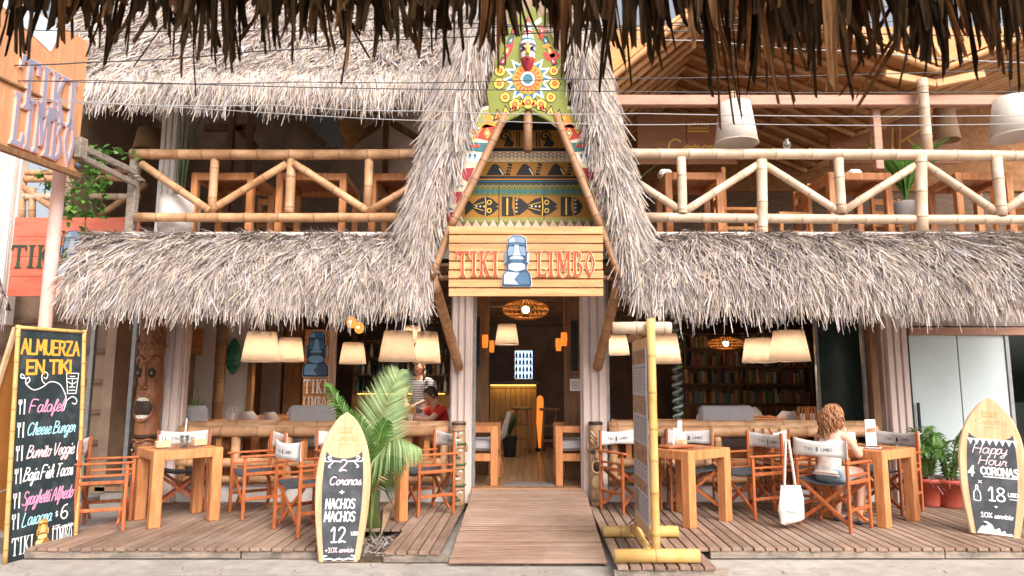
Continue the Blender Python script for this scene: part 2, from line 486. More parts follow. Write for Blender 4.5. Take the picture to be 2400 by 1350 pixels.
for x in (-4.2, -2.9, -1.9, .9, 2.2, 3.5, 4.8):
    MB().box((x, 7.36, -.064), (.07, 2.2, .063)).build('joist', 'fascia_wood', deck)
MB().box((1.12, 6.95, -.064), (.07, 2.5, .061)).build('joist', 'fascia_wood', deck)
MB().box((-1.0, 7.2, -.064), (.07, 2.1, .061)).build('joist', 'fascia_wood', deck)

# ramp of thin cross slats rising to the door
ramp = thing('entrance_ramp', 'sloping ramp of thin reddish cross slats leading up to the doorway', 'ramp', (0, 0, 0))
NR = 36
ry0, rz0, ry1, rz1 = 6.0, -.068, 8.36, .165
sl_a = math.atan2(rz1 - rz0, ry1 - ry0)
sw = (ry1 - ry0) / NR
for i in range(NR):
    t = (i + .5) / NR
    mb = MB(); mb.box((0, 0, 0), (RX1 - RX0 - .012 + random.uniform(-.006, .006), sw - .010, .018), bev=.003)
    o = mb.build('slat', 'ramp_wood', ramp)
    o.location = ((RX0 + RX1) / 2, ry0 + (ry1 - ry0) * t, rz0 + (rz1 - rz0) * t + random.uniform(-.001, .001)); o.rotation_euler = (sl_a, 0, random.uniform(-.0015, .0015))
for x in (RX0 + .09, -.04, RX1 - .09):
    MB().bar((x, ry0 + .05, rz0 - .022), (x, ry1, rz1 - .045), .06, .03).build('stringer', 'fascia_wood', ramp)
mb = MB(); mb.box(((RX0 + RX1) / 2, ry1 + .06, rz1 - .03), (1.36, .09, .07), bev=.006); mb.build('door_sill', 'pine', ramp)

# ------------------------------------------------------------------ restaurant shell
FY = 8.55                     # facade plane
ZC, ZB = 2.78, 3.20           # room ceiling, balcony floor
FLZ = .17
bld = thing('restaurant_building', 'two storey open fronted tiki restaurant with thatched roofs and bamboo balcony', 'building', (0, 0, 0))
XL, XR = -5.25, 7.2
# floor of boards inside
NB = 26
for i in range(NB):
    mb = MB(); ww = (2.6) / NB
    mb.box((0, 0, 0), (ww - .003, 7.4, .03), bev=.002)
    o = mb.build('floor_board', 'room_floor', bld); o.location = (-1.3 + ww * (i + .5), FY + 3.72, FLZ - .015)
MB().box((-3.4, FY + 3.7, FLZ - .03), (4.2, 7.4, .05)).build('room_floor', 'room_floor', bld)
MB().box((4.25, FY + 3.7, FLZ - .03), (5.9, 7.4, .05)).build('room_floor', 'room_floor', bld)
MB().box(((XL + XR) / 2, FY + 3.7, .055), (XR - XL, 7.35, .12)).build('foundation', 'concrete_dark', bld)
MB().box(((XL + XR) / 2, FY + 7.5, 1.45), (XR - XL, .12, 2.7)).build('back_wall', 'room_wall', bld)
MB().box((XL, FY + 3.7, 1.45), (.12, 7.4, 2.7)).build('side_wall', 'room_wall', bld)
MB().box((XR, FY + 3.7, 1.45), (.12, 7.4, 2.7)).build('side_wall', 'plaster', bld)
# ceiling boards under the balcony floor
for i in range(14):
    y = 7.9 + i * .59
    MB().box(((XL + XR) / 2, y + .29, ZC + .02), (XR - XL, .575, .035)).build('ceiling_board', 'dark_wood', bld)
for i in range(9):
    y = 8.75 + i * .85
    MB().box(((XL + XR) / 2, y, ZC - .06), (XR - XL - .2, .09, .12)).build('ceiling_beam', 'dark_wood', bld)
MB().box(((XL + XR) / 2, 11.95, 3.02), (XR - XL, 8.1, .30)).build('balcony_floor', 'concrete_dark', bld)
# white edge strips of the balcony
zt = at(1800, 551, 7.92).z
MB().box((-2.95, 7.90, zt), (4.35, .06, .055), bev=.006).build('balcony_edge', 'cladding_white', bld)
MB().box((4.2, 7.90, zt), (5.5, .06, .055), bev=.006).build('balcony_edge', 'cladding_white', bld)

def column(name, xc, y, z0, z1, wd, dp, m='cladding', grooves=3):
    """timber-clad column: a core with proud vertical strips"""
    mb = MB(); mb.box((xc, y, (z0 + z1) / 2), (wd * .97, dp * .97, z1 - z0))
    core = mb.build(name, m, bld)
    sw_ = wd / grooves
    for i in range(grooves):
        q = MB(); q.box((xc - wd / 2 + sw_ * (i + .5), y - dp / 2 - .008, (z0 + z1) / 2), (sw_ - .022, .04, z1 - z0 - .004), bev=.007)
        q.build('cladding_strip', m, core)
    for s in (-1, 1):
        q = MB(); q.box((xc + s * wd / 2, y + .03, (z0 + z1) / 2), (.03, dp - .06, z1 - z0 - .006), bev=.004)
        q.build('cladding_strip', m, core)
    return core
def X(px, Y, py=900): return at(px, py, Y).x
column('column', (X(1057, 8.42) + X(1103, 8.42)) / 2, 8.48, 0.0, ZC, X(1103, 8.42) - X(1057, 8.42), .16)
column('column', (X(1364, 8.42) + X(1420, 8.42)) / 2, 8.48, 0.0, ZC, X(1420, 8.42) - X(1364, 8.42), .16)
column('column', (X(384, 8.42) + X(420, 8.42)) / 2, 8.52, 0.0, ZC, .20, .16, grooves=2)
column('column', (X(2082, 8.42) + X(2128, 8.42)) / 2, 8.50, 0.0, ZC, .27, .2)
MB().box((X(2058, 8.42), 8.53, 1.39), (.09, .12, 2.78), bev=.006).build('post', 'brown_wood', bld)
# steel tracks of the folding front
for px, w_ in ((296, .055), (372, .10), (1109, .05), (425, .04), (1427, .04), (2038, .04), (2135, .05), (197, .05)):
    MB().box((X(px, 8.5), 8.62, 1.39), (w_, .06, 2.77), bev=.004).build('steel_track', 'metal_grey', bld)
# upper storey columns
column('column', (X(384, 8.5, 280) + X(426, 8.5, 280)) / 2, 8.55, ZB, 5.2, .225, .18, 'cladding_white')
column('column', X(8, 9.2, 500) - .05, 9.25, 2.2, 4.6, .42, .2, 'cladding_white', 4)
# low plinth under the balustrades
MB().box(((X(428, 8.45) + X(1056, 8.45)) / 2, 8.52, .10), (X(1056, 8.45) - X(428, 8.45), .10, .20), bev=.006).build('plinth', 'plaster', bld)
MB().box(((X(1424, 8.45) + X(2050, 8.45)) / 2, 8.52, .10), (X(2050, 8.45) - X(1424, 8.45), .10, .20), bev=.006).build('plinth', 'plaster', bld)

# ------------------------------------------------------------------ low bamboo balustrades along the front
def balustrade(label, px0, px1, seed):
    t = thing('bamboo_balustrade', label, 'railing', (0, 0, 0), group='low bamboo balustrades')
    rd = random.Random(seed)
    x0, x1 = X(px0, 8.42), X(px1, 8.42)
    bamboo('top_rail', (x0, 8.40, .84), (x1, 8.40, .845), .068, t, seed=seed, step=.4, m='bamboo')
    bamboo('counter_rail', (x0, 8.52, .905), (x1, 8.52, .905), .055, t, seed=seed + 1, step=.42)
    bamboo('lower_rail', (x0, 8.42, .47), (x1, 8.42, .475), .055, t, seed=seed + 2, step=.4)
    bamboo('lower_rail', (x0, 8.43, .27), (x1, 8.43, .265), .045, t, seed=seed + 3, step=.4)
    n = max(2, round((x1 - x0) / .62))
    for i in range(n + 1):
        x = x0 + .05 + (x1 - x0 - .1) * i / n
        bamboo('post', (x, 8.42, .2), (x, 8.42, .79), .052, t, seed=seed + 5 + i, step=.3)
    for i in range(n):
        for k in range(2):
            if rd.random() < .75:
                x = x0 + .05 + (x1 - x0 - .1) * (i + .3 + .35 * k) / n
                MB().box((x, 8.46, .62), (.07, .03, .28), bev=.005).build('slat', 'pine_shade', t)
    return t
balustrade('low bamboo balustrade behind the palm and tables, left of the doorway', 430, 1054, 100)
balustrade('low bamboo balustrade behind the menu stand, right of the doorway', 1426, 2046, 200)

# ------------------------------------------------------------------ balcony railing: big truss of bamboo
RY = 7.98
def rp(px, py, Y=RY): return at(px, py, Y)
def rail(label, items, m, group='bamboo balcony railings'):
    t = thing('balcony_railing', label, 'railing', (0, 0, 0), group=group)
    for i, (nm, x0, y0, x1, y1, r, dy) in enumerate(items):
        a, b = rp(x0, y0, RY + dy), rp(x1, y1, RY + dy)
        if nm == 'post': b.x = (a.x + b.x) / 2; a.x = b.x
        bamboo(nm, a, b, r, t, m, seed=int(x0) * 3 + i, n=14, step=.36)
    return t
rail('brown bamboo balcony railing with zigzag braces, left of the pointed gable', [
    ('top_rail', 308, 361, 985, 361, .062, 0), ('bottom_rail', 318, 509, 985, 509, .055, 0),
    ('post', 500, 372, 500, 500, .05, .03), ('post', 681, 372, 681, 500, .056, .03), ('post', 863, 372, 863, 500, .052, .03),
    ('brace', 332, 384, 492, 494, .047, .0), ('brace', 492, 494, 672, 384, .045, .015), ('brace', 690, 384, 860, 494, .047, .0),
    ('brace', 866, 494, 985, 425, .045, .015)], 'bamboo')
rail('pale bamboo balcony railing with zigzag braces, right of the pointed gable', [
    ('top_rail', 1455, 361, 2460, 366, .064, 0), ('bottom_rail', 1500, 509, 2460, 515, .057, 0),
    ('post', 1598, 370, 1598, 500, .056, -.02), ('tall_post', 1785, 375, 1787, 547, .062, -.03), ('post', 1968, 372, 1970, 500, .058, -.02),
    ('tall_post', 2158, 366, 2162, 547, .068, -.03), ('post', 2340, 370, 2342, 505, .062, -.02),
    ('brace', 1488, 425, 1600, 496, .048, .02), ('brace', 1604, 496, 1780, 384, .048, .0), ('brace', 1792, 386, 1966, 496, .048, .02),
    ('brace', 1974, 496, 2152, 384, .048, .0), ('brace', 2168, 386, 2336, 498, .05, .02), ('brace', 2346, 498, 2480, 405, .05, .0)], 'bamboo_pale')
# weathered square post at the left end of the railing, and the tall bamboo roof post
a, b = rp(319, 368, 8.02), rp(316, 548, 8.02)
tag(MB().bar((a.x, 8.02, b.z - .02), (a.x, 8.02, a.z + .02), .10, .10, .01).build('timber_post', 'fascia_wood'), 'grey weathered square post at the left end of the balcony', 'post')
t = thing('roof_post', 'tall pale bamboo post rising from the right balcony rail to the roof', 'post')
a, b = rp(2178, 195, 8.05), rp(2176, 372, 8.05)
bamboo('culm', (b.x, 8.05, b.z), (b.x, 8.05, a.z + .05), .062, t, 'bamboo_pale', n=14, step=.34)

# far left return of the balcony: plain railing set further back
t = thing('side_railing', 'short bamboo railing behind the hanging vine, above the red board', 'railing')
for nm, x0, y0, x1, y1, r in (('top_rail', 36, 405, 330, 400, .04), ('top_rail', 40, 420, 330, 418, .05), ('bottom_rail', 40, 520, 330, 516, .05), ('mid_rail', 40, 462, 330, 462, .05),
                              ('brace', 42, 430, 150, 505, .05), ('brace', 235, 505, 345, 430, .045), ('post', 52, 420, 50, 520, .05), ('post', 76, 440, 75, 520, .045)):
    bamboo(nm, at(x0, y0, 9.3), at(x1, y1, 9.3), r, t, 'bamboo' if 'mid' not in nm else 'bamboo_pale', n=12)
# dry leaves and grit blown along the kerb
n = 240
bx_ = np.stack([RNG.uniform(-4.6, 6, n), 5.75 + np.abs(RNG.normal(0, .22, n)), np.full(n, -.098)], 1)
bx_[:60, 1] = RNG.uniform(5.0, 5.4, 60); bx_[:60, 2] = -.23
dd = RNG.normal(0, 1, (n, 3)); dd[:, 2] = np.abs(dd[:, 2]) * .12; dd /= np.linalg.norm(dd, axis=1)[:, None]
ss = np.cross(dd, np.array([0, 0, 1.0]) + RNG.normal(0, .2, (n, 3))); ss /= np.linalg.norm(ss, axis=1)[:, None]
o = blades(bx_, dd, ss, RNG.uniform(.015, .08, n), RNG.uniform(.004, .014, n), np.zeros(n), np.repeat(RNG.uniform(.3, .9, n)[:, None], 3, 1) * np.array([1, .8, .6]), 2, 'leaf_litter', 'thatch', None)
o['kind'] = 'stuff'; o['label'] = 'scattered dry leaf bits along the kerb'; o['category'] = 'leaf litter'
# ------------------------------------------------------------------ thatch
def lerp_line(pts, t):
    """points along a polyline, t in 0..1 array; pts list of tuples"""
    P = np.array(pts, float); n = len(P) - 1
    f = np.clip(t * n, 0, n - 1e-6); i = f.astype(int); q = (f - i)[:, None]
    return P[i] * (1 - q) + P[i + 1] * q

def tones(N, lo=.68, hi=1.22, warm=.09):
    v = RNG.uniform(lo, hi, N); h = RNG.normal(0, warm, N)
    dark = RNG.random(N) < .12
    v = np.where(dark, v * .5, v)
    return np.clip(np.stack([v * (1 + .5 * h), v, v * (1 - h)], 1), .05, 1.7)

def unit(a): return a / np.linalg.norm(a, axis=1)[:, None]

def slope_thatch(name, prof, x0, x1, n, ln, wd, parent, x0b=None, x1b=None, tmin=0.0, fringe=.3, spread=.22, lift=.12, col=None, sag=.03, clump=0.8):
    """leaves laid down a profile (Y,z) from top to eave, between x0 and x1"""
    t = RNG.random(n) * (1 - tmin) + tmin
    ne = int(n * fringe)
    t[:ne] = RNG.uniform(.86, 1.0, ne)
    a = RNG.random(n)
    # leaves come in bunches: pull positions toward bunch centres
    cx = np.round(a * (x1 - x0) / .09) * .09 / (x1 - x0)
    a = a * (1 - .25 * clump) + cx * .25 * clump
    xa, xb = x0 + ((x0b if x0b is not None else x0) - x0) * t, x1 + ((x1b if x1b is not None else x1) - x1) * t
    xx = xa + (xb - xa) * a
    p = lerp_line(prof, t); p2 = lerp_line(prof, np.clip(t + .03, 0, 1)); p1 = lerp_line(prof, np.clip(t - .03, 0, 1))
    d = unit(np.concatenate([np.zeros((n, 1)), p2 - p1], 1))
    nrm = np.stack([np.zeros(n), -d[:, 2] * -1, d[:, 1] * -1], 1); nrm = unit(np.stack([np.zeros(n), d[:, 2], -d[:, 1]], 1))
    nrm = np.where((nrm[:, 2] < 0)[:, None] & (nrm[:, 1] > 0)[:, None], -nrm, nrm)
    wob = np.sin(xx * 7.3) * .02 + np.sin(xx * 17.1 + 1) * .012
    base = np.stack([xx, p[:, 0], p[:, 1] + wob], 1) + nrm * RNG.uniform(0, .05, n)[:, None]
    bunch = np.sin(xx * 23.0 + np.floor(t * 9) * 2.1) * .18 + np.sin(xx * 9.1 + np.floor(t * 7)) * .15
    d[:, 0] += RNG.normal(0, spread, n) + bunch
    d += nrm * RNG.uniform(-.02, lift * 2, n)[:, None]
    # the eave: leaves turn down
    e = np.clip((t - .8) / .2, 0, 1)
    d[:, 2] -= e * RNG.uniform(.5, 1.4, n); d[:, 1] *= (1 - .45 * e)
    d = unit(d)
    side = unit(np.cross(d, nrm + RNG.normal(0, .55, (n, 3))))
    L = ln * RNG.uniform(.55, 1.25, n) * np.where(e > .5, RNG.uniform(.65, 1.25, n), 1)
    curl = RNG.normal(0, .034, (n, 3))
    tn = tones(n) if col is None else col(n)
    tn *= (1 + .05 * np.sin(xx * 3.1 + t * 5) + .08 * np.sin(xx * 8.3 - t * 11 + 2) + .06 * np.sin(t * 31 + xx * 2))[:, None]      # tone rises and falls in waves along and down the slope
    return blades(base, d, side, L, wd * np.where(RNG.random(n) < .16, RNG.uniform(1.3, 2.1, n), RNG.uniform(.55, 1.2, n)), np.full(n, sag) * RNG.uniform(.3, 1.6, n), tn, 3, name, 'thatch', parent, .3, curl, kind='stuff')

def bed(prof, x0, x1, th, parent, x0b=None, x1b=None, name='thatch_bed'):
    """the packed layer below the leaves"""
    mb = MB(); n = len(prof); m = 24; vs, fs = [], []
    for i, (y, z) in enumerate(prof):
        t = i / (n - 1)
        a = x0 + ((x0b if x0b is not None else x0) - x0) * t; b = x1 + ((x1b if x1b is not None else x1) - x1) * t
        for k in range(m + 1):
            vs.append((a + (b - a) * k / m, y + .03, z - .04 + random.uniform(-.012, .012)))
    o = len(vs)
    vs += [(x, y + th * .5, z - th) for x, y, z in vs]
    def q(i, k): return i * (m + 1) + k
    for i in range(n - 1):
        for k in range(m):
            fs.append((q(i, k), q(i, k + 1), q(i + 1, k + 1), q(i + 1, k)))
            fs.append((o + q(i, k), o + q(i + 1, k), o + q(i + 1, k + 1), o + q(i, k + 1)))
    for k in range(m):
        fs.append((q(n - 1, k), q(n - 1, k + 1), o + q(n - 1, k + 1), o + q(n - 1, k)))
        fs.append((q(0, k), o + q(0, k), o + q(0, k + 1), q(0, k + 1)))
    for i in range(n - 1):
        fs.append((q(i, 0), q(i + 1, 0), o + q(i + 1, 0), o + q(i, 0)))
        fs.append((q(i, m), o + q(i, m), o + q(i + 1, m), q(i + 1, m)))
    mb.add(vs, fs)
    return mb.build(name, 'thatch_bed', parent)

# lower awnings
zT = at(1000, 556, 7.88).z
AW = [(7.88, zT), (7.70, zT - .05), (7.48, zT - .17), (7.26, zT - .36), (7.10, zT - .56), (7.02, zT - .73)]
aL = thing('thatched_awning', 'grey palm thatch awning below the balcony, left of the doorway', 'thatched awning', group='thatched awnings over the front')
xl0, xl1 = X(228, 7.88, 556), X(1000, 7.5, 600)
bed(AW, xl0, xl1, .07, aL, X(165, 7.05, 690), X(1000, 7.0))
slope_thatch('palm_leaf_thatch', AW, xl0, xl1, 15000, .30, .0135, aL, X(165, 7.05, 690), X(1003, 7.0), fringe=.24)
aR = thing('thatched_awning', 'grey palm thatch awning below the balcony, right of the doorway', 'thatched awning', group='thatched awnings over the front')
xr0, xr1 = X(1475, 7.5, 600), 6.4
bed(AW, xr0, xr1, .07, aR)
slope_thatch('palm_leaf_thatch', AW, xr0, xr1, 19000, .30, .0135, aR, fringe=.24)
for a_, xx0, xx1 in ((aL, xl0, xl1), (aR, xr0, xr1)):
    for y, z in ((7.62, zT - .27), (7.2, zT - .66)):
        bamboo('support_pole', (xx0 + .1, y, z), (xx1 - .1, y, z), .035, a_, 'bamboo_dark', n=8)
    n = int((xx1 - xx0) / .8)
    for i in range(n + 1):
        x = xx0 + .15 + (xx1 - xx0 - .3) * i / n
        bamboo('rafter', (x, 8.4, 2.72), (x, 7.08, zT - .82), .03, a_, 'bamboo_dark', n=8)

# upper left roof
zE = at(600, 216, 7.62).z
UR = [(7.62 + 3.6 * (1 - s), zE + .06 + 3.75 * (1 - s) ** 1.04) for s in (0, .17, .34, .5, .66, .8, .9, 1.0)]
aU = thing('thatched_roof', 'large grey palm thatch roof over the left balcony, crossed by cables', 'thatched roof')
xu0, xu1 = X(205, 7.62, 240), X(1110, 7.7, 240)
xut = X(190, 11.2, 0)
bed(UR, xut + .05, xu1, .12, aU, xu0 + .05, xu1)
slope_thatch('palm_leaf_thatch', UR, xut, xu1, 26000, .33, .0145, aU, xu0, xu1, tmin=0, fringe=.26)
for i in range(7):
    x = xu0 + .2 + (xu1 - xu0 - .4) * i / 6
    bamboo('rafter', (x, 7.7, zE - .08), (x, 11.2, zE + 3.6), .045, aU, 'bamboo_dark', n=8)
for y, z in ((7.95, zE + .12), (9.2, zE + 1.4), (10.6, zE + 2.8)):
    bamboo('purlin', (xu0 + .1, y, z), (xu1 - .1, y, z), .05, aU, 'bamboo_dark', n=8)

# ------------------------------------------------------------------ pointed gable over the doorway
GY = 7.25
gab = thing('entrance_gable', 'steep pointed gable over the doorway, fringed with grey palm thatch', 'gable')
inner = {-1: [(1206, -60), (1150, 100), (1118, 220), (1088, 330), (1050, 440), (1022, 540), (1002, 660)],
         1: [(1270, -60), (1327, 100), (1358, 220), (1388, 330), (1416, 440), (1442, 540), (1468, 660)]}
outer = {-1: [(1120, -80), (1060, 60), (1022, 190), (998, 300), (965, 410), (942, 500), (940, 610)],
         1: [(1350, -80), (1410, 60), (1434, 220), (1466, 330), (1490, 430), (1518, 520), (1540, 610)]}
for s in (-1, 1):
    n = 6500
    t = RNG.random(n); q = RNG.random(n) ** .9
    pi_, po = lerp_line(inner[s], t), lerp_line(outer[s], t)
    P = pi_ * (1 - q)[:, None] + po * q[:, None]
    Yd = GY - .02 - .16 * np.sin(PI * np.clip(q * .8 + .1, 0, 1)) + .22 * q ** 3 + RNG.uniform(-.03, .05, n)
    u, v = (P[:, 0] - CX) / FPX, (CY - P[:, 1]) / FPX
    dy = math.cos(PITCH) - v * math.sin(PITCH); dz = math.sin(PITCH) + v * math.cos(PITCH)
    tt = Yd / dy
    base = np.stack([u * tt, Yd, CAM_Z + dz * tt], 1)
    d = np.stack([s * (.05 + .16 * q) + RNG.normal(0, .16, n) + np.sin(t * 60) * .08, -.12 + .25 * q + RNG.normal(0, .1, n), np.full(n, -1.0)], 1)
    d = unit(d)
    side = unit(np.cross(d, np.stack([RNG.normal(0, .6, n), np.full(n, -1.0), RNG.normal(0, .3, n)], 1)))
    L = .34 * RNG.uniform(.55, 1.3, n)
    blades(base, d, side, L, .0145 * np.where(RNG.random(n) < .3, RNG.uniform(1.4, 2.2, n), RNG.uniform(.6, 1.3, n)), np.zeros(n), tones(n), 2, 'palm_leaf_thatch', 'thatch', gab, .3, RNG.normal(0, .03, (n, 3)), kind='stuff')
    # packed roof slope behind the fringe, running back to the building
    mb = MB(); vs, fs = [], []
    m = 8; tl = np.linspace(0, 1, m + 1)
    pa, pb = lerp_line(inner[s], tl), lerp_line(outer[s], tl)
    for i in range(m + 1):
        mid = pa[i] * .45 + pb[i] * .55
        c0 = at(mid[0], mid[1], GY + .02); a0 = at(pa[i][0] - s * 4, pa[i][1], GY + .05); b0 = at(pb[i][0], pb[i][1] + 50, GY + .28)
        vs += [a0, c0, b0, b0 + Vector((-s * .1, 2.2, 0)), a0 + Vector((s * .02, 2.2, 0))]
    for i in range(m):
        for k in range(4): fs.append((i * 5 + k, i * 5 + k + 1, (i + 1) * 5 + k + 1, (i + 1) * 5 + k))
    mb.add(vs, fs).build('roof_slope', 'thatch_bed', gab)

# ------------------------------------------------------------------ roof of woven bamboo over the right balcony (two ridges, valley on the bamboo post)
mat('woven_mat', (0.62, 0.24, 0.075), .7, .25, 5, (2, 14, 2), bump=.4, stripes=('Y', 9, 2.5, .45), col2=(.72, .36, .14))
mat('rafter_wood', (0.62, 0.30, 0.12), .6, .25, 4, (1, 1, 1), objvar=.15, bump=.15, col2=(.56, .32, .15))
mat('beam_wood', (0.43, 0.235, 0.165), .65, .2, 3, (.7, 7, 7), bump=.15, dirt=((.3, .14, .08), 3, .5))
rr = thing('bamboo_roof', 'open bamboo roof of rafters and woven mats over the right balcony', 'roof')
zb = at(1800, 236, 8.2).z
prof = [(X(1395, 8.2, 230), zb + .05), (X(1690, 8.2, 60), zb + 1.42), (X(2178, 8.2, 190), zb + .30), (X(2178, 8.2, 190) + 4.8, zb + 2.3)]
for i in range(3):
    (xa, za), (xb_, zb_) = prof[i], prof[i + 1]
    mb = MB(); mb.add([(xa, 7.95, za + .05), (xb_, 7.95, zb_ + .05), (xb_, 12.4, zb_ + .05), (xa, 12.4, za + .05),
                       (xa, 7.95, za + .10), (xb_, 7.95, zb_ + .10), (xb_, 12.4, zb_ + .10), (xa, 12.4, za + .10)],
                      [(0, 1, 2, 3), (7, 6, 5, 4), (0, 4, 5, 1), (1, 5, 6, 2), (2, 6, 7, 3), (3, 7, 4, 0)])
    mb.build('woven_mat', 'woven_mat', rr)
    nr = 12
    for k in range(nr):
        y = 8.0 + k * .37
        o = bamboo('rafter', (xa, y, za), (xb_, y, zb_), .042, rr, 'rafter_wood', n=8)
    for f in (.25, .6, .9):
        x, z = xa + (xb_ - xa) * f, za + (zb_ - za) * f
        bamboo('purlin', (x, 7.98, z + .035), (x, 12.3, z + .035), .022, rr, 'bamboo', n=6)
gp_ = [(p_[0], p_[1] + .04) for p_ in prof]
MB().prism([(prof[0][0], 4.9)] + gp_ + [(prof[3][0], 4.9)], 12.2, 12.28).build('back_gable', 'woven_mat', rr)
mb = MB(); mb.add([(.9, 12.5, 4.6), (12, 12.5, 4.6), (12, 15.5, 9.8), (.9, 15.5, 9.8), (.9, 12.5, 4.7), (12, 12.5, 4.7), (12, 15.5, 9.9), (.9, 15.5, 9.9)], [(0, 1, 2, 3), (7, 6, 5, 4), (0, 4, 5, 1), (1, 5, 6, 2), (2, 6, 7, 3), (3, 7, 4, 0)]); mb.build('rear_roof', 'woven_mat', rr)
for i in range(16): bamboo('rear_rafter', (1.1 + .55 * i, 12.4, 4.72), (1.1 + .55 * i, 15.4, 9.92), .05, rr, 'rafter_wood', n=8)
xb0, xb1 = X(1400, 8.2, 236), 7.0
MB().box(((xb0 + xb1) / 2, 8.22, zb), (xb1 - xb0, .1, .135), bev=.01).build('eave_beam', 'beam_wood', rr)
xv = X(2178, 8.2, 190)
for s in (-1, 1):
    MB().bar((xv, 8.1, zb + .17), (xv + s * .62, 8.1, zb + .30), .09, .10, .01).build('valley_board', 'rafter_wood', rr)
mb = MB(); mb.box((X(2057, 8.3, 280), 8.36, zb - .45), (.10, .1, .8), bev=.008); mb.build('hanger_post', 'beam_wood', rr)
MB().box((X(1722, 8.2, 220), 8.3, zb - .02), (.07, .1, .35), bev=.008).build('hanger_post', 'rafter_wood', rr)

# ------------------------------------------------------------------ near eave: the thatched shelter the photograph is taken from
sh = thing('shelter_eave', 'dark brown palm thatch eave hanging into the top of the view', 'thatched eave')
mb = MB()
for i in range(10):
    x = -2.7 + i * .56
    mb.bar((x, 2.5, 3.06), (x, -1.5, 4.8), .06, .06)
mb.build('rafters', 'dark_wood', sh)
mb = MB(); mb.add([(-3.4, 2.62, 3.06), (3.4, 2.62, 3.06), (3.4, -2.2, 5.2), (-3.4, -2.2, 5.2), (-3.4, 2.62, 3.20), (3.4, 2.62, 3.20), (3.4, -2.2, 5.34), (-3.4, -2.2, 5.34)],
                  [(0, 1, 2, 3), (7, 6, 5, 4), (0, 4, 5, 1), (1, 5, 6, 2), (2, 6, 7, 3), (3, 7, 4, 0)])
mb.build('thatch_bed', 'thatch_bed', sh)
MB().tube([(-3.3, 2.5, 3.08), (3.3, 2.5, 3.08)], .035, 8).build('eave_pole', 'bamboo_dark', sh)
# lower reach of the leaf tips across the view, as the photograph shows it (pixel x, pixel y of the tips)
reach = [(0, 100), (60, 90), (120, 60), (160, 110), (200, 150), (240, 60), (280, 140), (330, 30), (380, 70), (430, 150), (480, 130), (540, 170), (570, 60), (620, 90), (700, 90),
         (760, 80), (815, 150), (860, 90), (900, 110), (960, 90), (1010, 110), (1060, 120), (1090, 60), (1130, 110), (1170, 120), (1215, 30), (1260, 20), (1290, 100), (1320, 190), (1370, 150),
         (1420, 120), (1480, 165), (1540, 160), (1600, 60), (1655, 160), (1710, 200), (1750, 250), (1800, 285), (1850, 150), (1905, 230), (1990, 240), (2040, 120), (2100, 150), (2160, 130), (2215, 160), (2255, 165), (2300, 130), (2350, 140), (2400, 150)]
rx_, ry_ = [p[0] for p in reach], [p[1] for p in reach]
def strip_mb(p, d, sd, L, wd, split, c):
    """one dry leaf strip, folded along its rib, with a ragged tip"""
    mb = MB(); n = 4; vs, fs, cs = [], [], []
    nrm = d.cross(sd).normalized()
    cv = Vector((random.gauss(0, .02), random.gauss(0, .03), 0))
    for i in range(n + 1):
        t = i / n
        q = p + d * L * t + cv * t * t
        ww = wd * (.8 + .25 * math.sin(PI * min(1, t * 1.2))) * (1 - .25 * max(0, t - .55) / .45)
        vs += [q - sd * ww / 2 + nrm * .006, q - nrm * .004, q + sd * ww / 2 + nrm * .006]
        k = random.uniform(.8, 1.2)
        cs += [tuple(x * k for x in c)] * 3
    if random.random() < .5: vs[-3] = tuple(Vector(vs[-3]) - d * .06 * split); vs[-2] = tuple(Vector(vs[-2]) - d * .03 * split)
    else: vs[-1] = tuple(Vector(vs[-1]) - d * .06 * split); vs[-2] = tuple(Vector(vs[-2]) - d * .03 * split)
    for i in range(n):
        a = i * 3
        fs += [(a, a + 1, a + 4, a + 3), (a + 1, a + 2, a + 5, a + 4)]
    mb.add(vs, fs, cs)
    return mb
rd = random.Random(11)
cnt = 0
rest = MB()
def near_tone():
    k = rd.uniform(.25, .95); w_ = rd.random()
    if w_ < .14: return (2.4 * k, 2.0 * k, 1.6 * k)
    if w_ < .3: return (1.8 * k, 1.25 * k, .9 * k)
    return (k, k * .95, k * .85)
# leaves hang in bunches tied to the eave: each bunch shares a lean, a reach and a tone
strips = []
for c in range(118):
    px0 = -60 + 2520 * (c + rd.uniform(-.4, .4)) / 118
    tip = np.interp(px0, rx_, ry_) * rd.uniform(.62, 1.1); lean0 = rd.gauss(0, .09) if rd.random() < .85 else rd.gauss(0, .3); tone0 = near_tone(); Y0 = rd.uniform(2.34, 2.6)
    for j in range(rd.randrange(3, 6)):
        long_ = rd.random() < .3
        strips.append((px0 + rd.gauss(0, 11), tip + (rd.uniform(0, 85) if long_ else rd.gauss(-8, 18)), Y0 + rd.uniform(-.03, .03), rd.uniform(.006, .02) if long_ else rd.uniform(.014, .036), lean0 + rd.gauss(0, .04), (lambda k_: tuple(x * k_ for x in tone0))(rd.uniform(.65, 1.35))))
for i in range(330):                      # the packed upper layer
    px0 = rd.uniform(-60, 2460); strips.append((px0, rd.uniform(-40, max(18, np.interp(px0, rx_, ry_) * .5)), rd.uniform(2.3, 2.6), rd.uniform(.02, .05), rd.gauss(0, .12), near_tone()))
strips.sort(key=lambda q: -q[1])
for i, (px, py, Y, w_, lean, tn_) in enumerate(strips):
    tp = at(px, py, Y)
    ln_ = max(.12, 3.1 - tp.z + rd.uniform(0, .05))
    d = Vector((lean, rd.gauss(0, .05), -1)).normalized()
    p = tp - d * (ln_ / -d.z)
    sd = Vector((1, rd.gauss(0, .45), 0)); sd = (sd - d * sd.dot(d)).normalized()
    mb = strip_mb(p, d, sd, ln_ / -d.z, w_, rd.random(), tn_)
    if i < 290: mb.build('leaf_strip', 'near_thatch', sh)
    else: rest.add(mb.v, mb.f, mb.c)
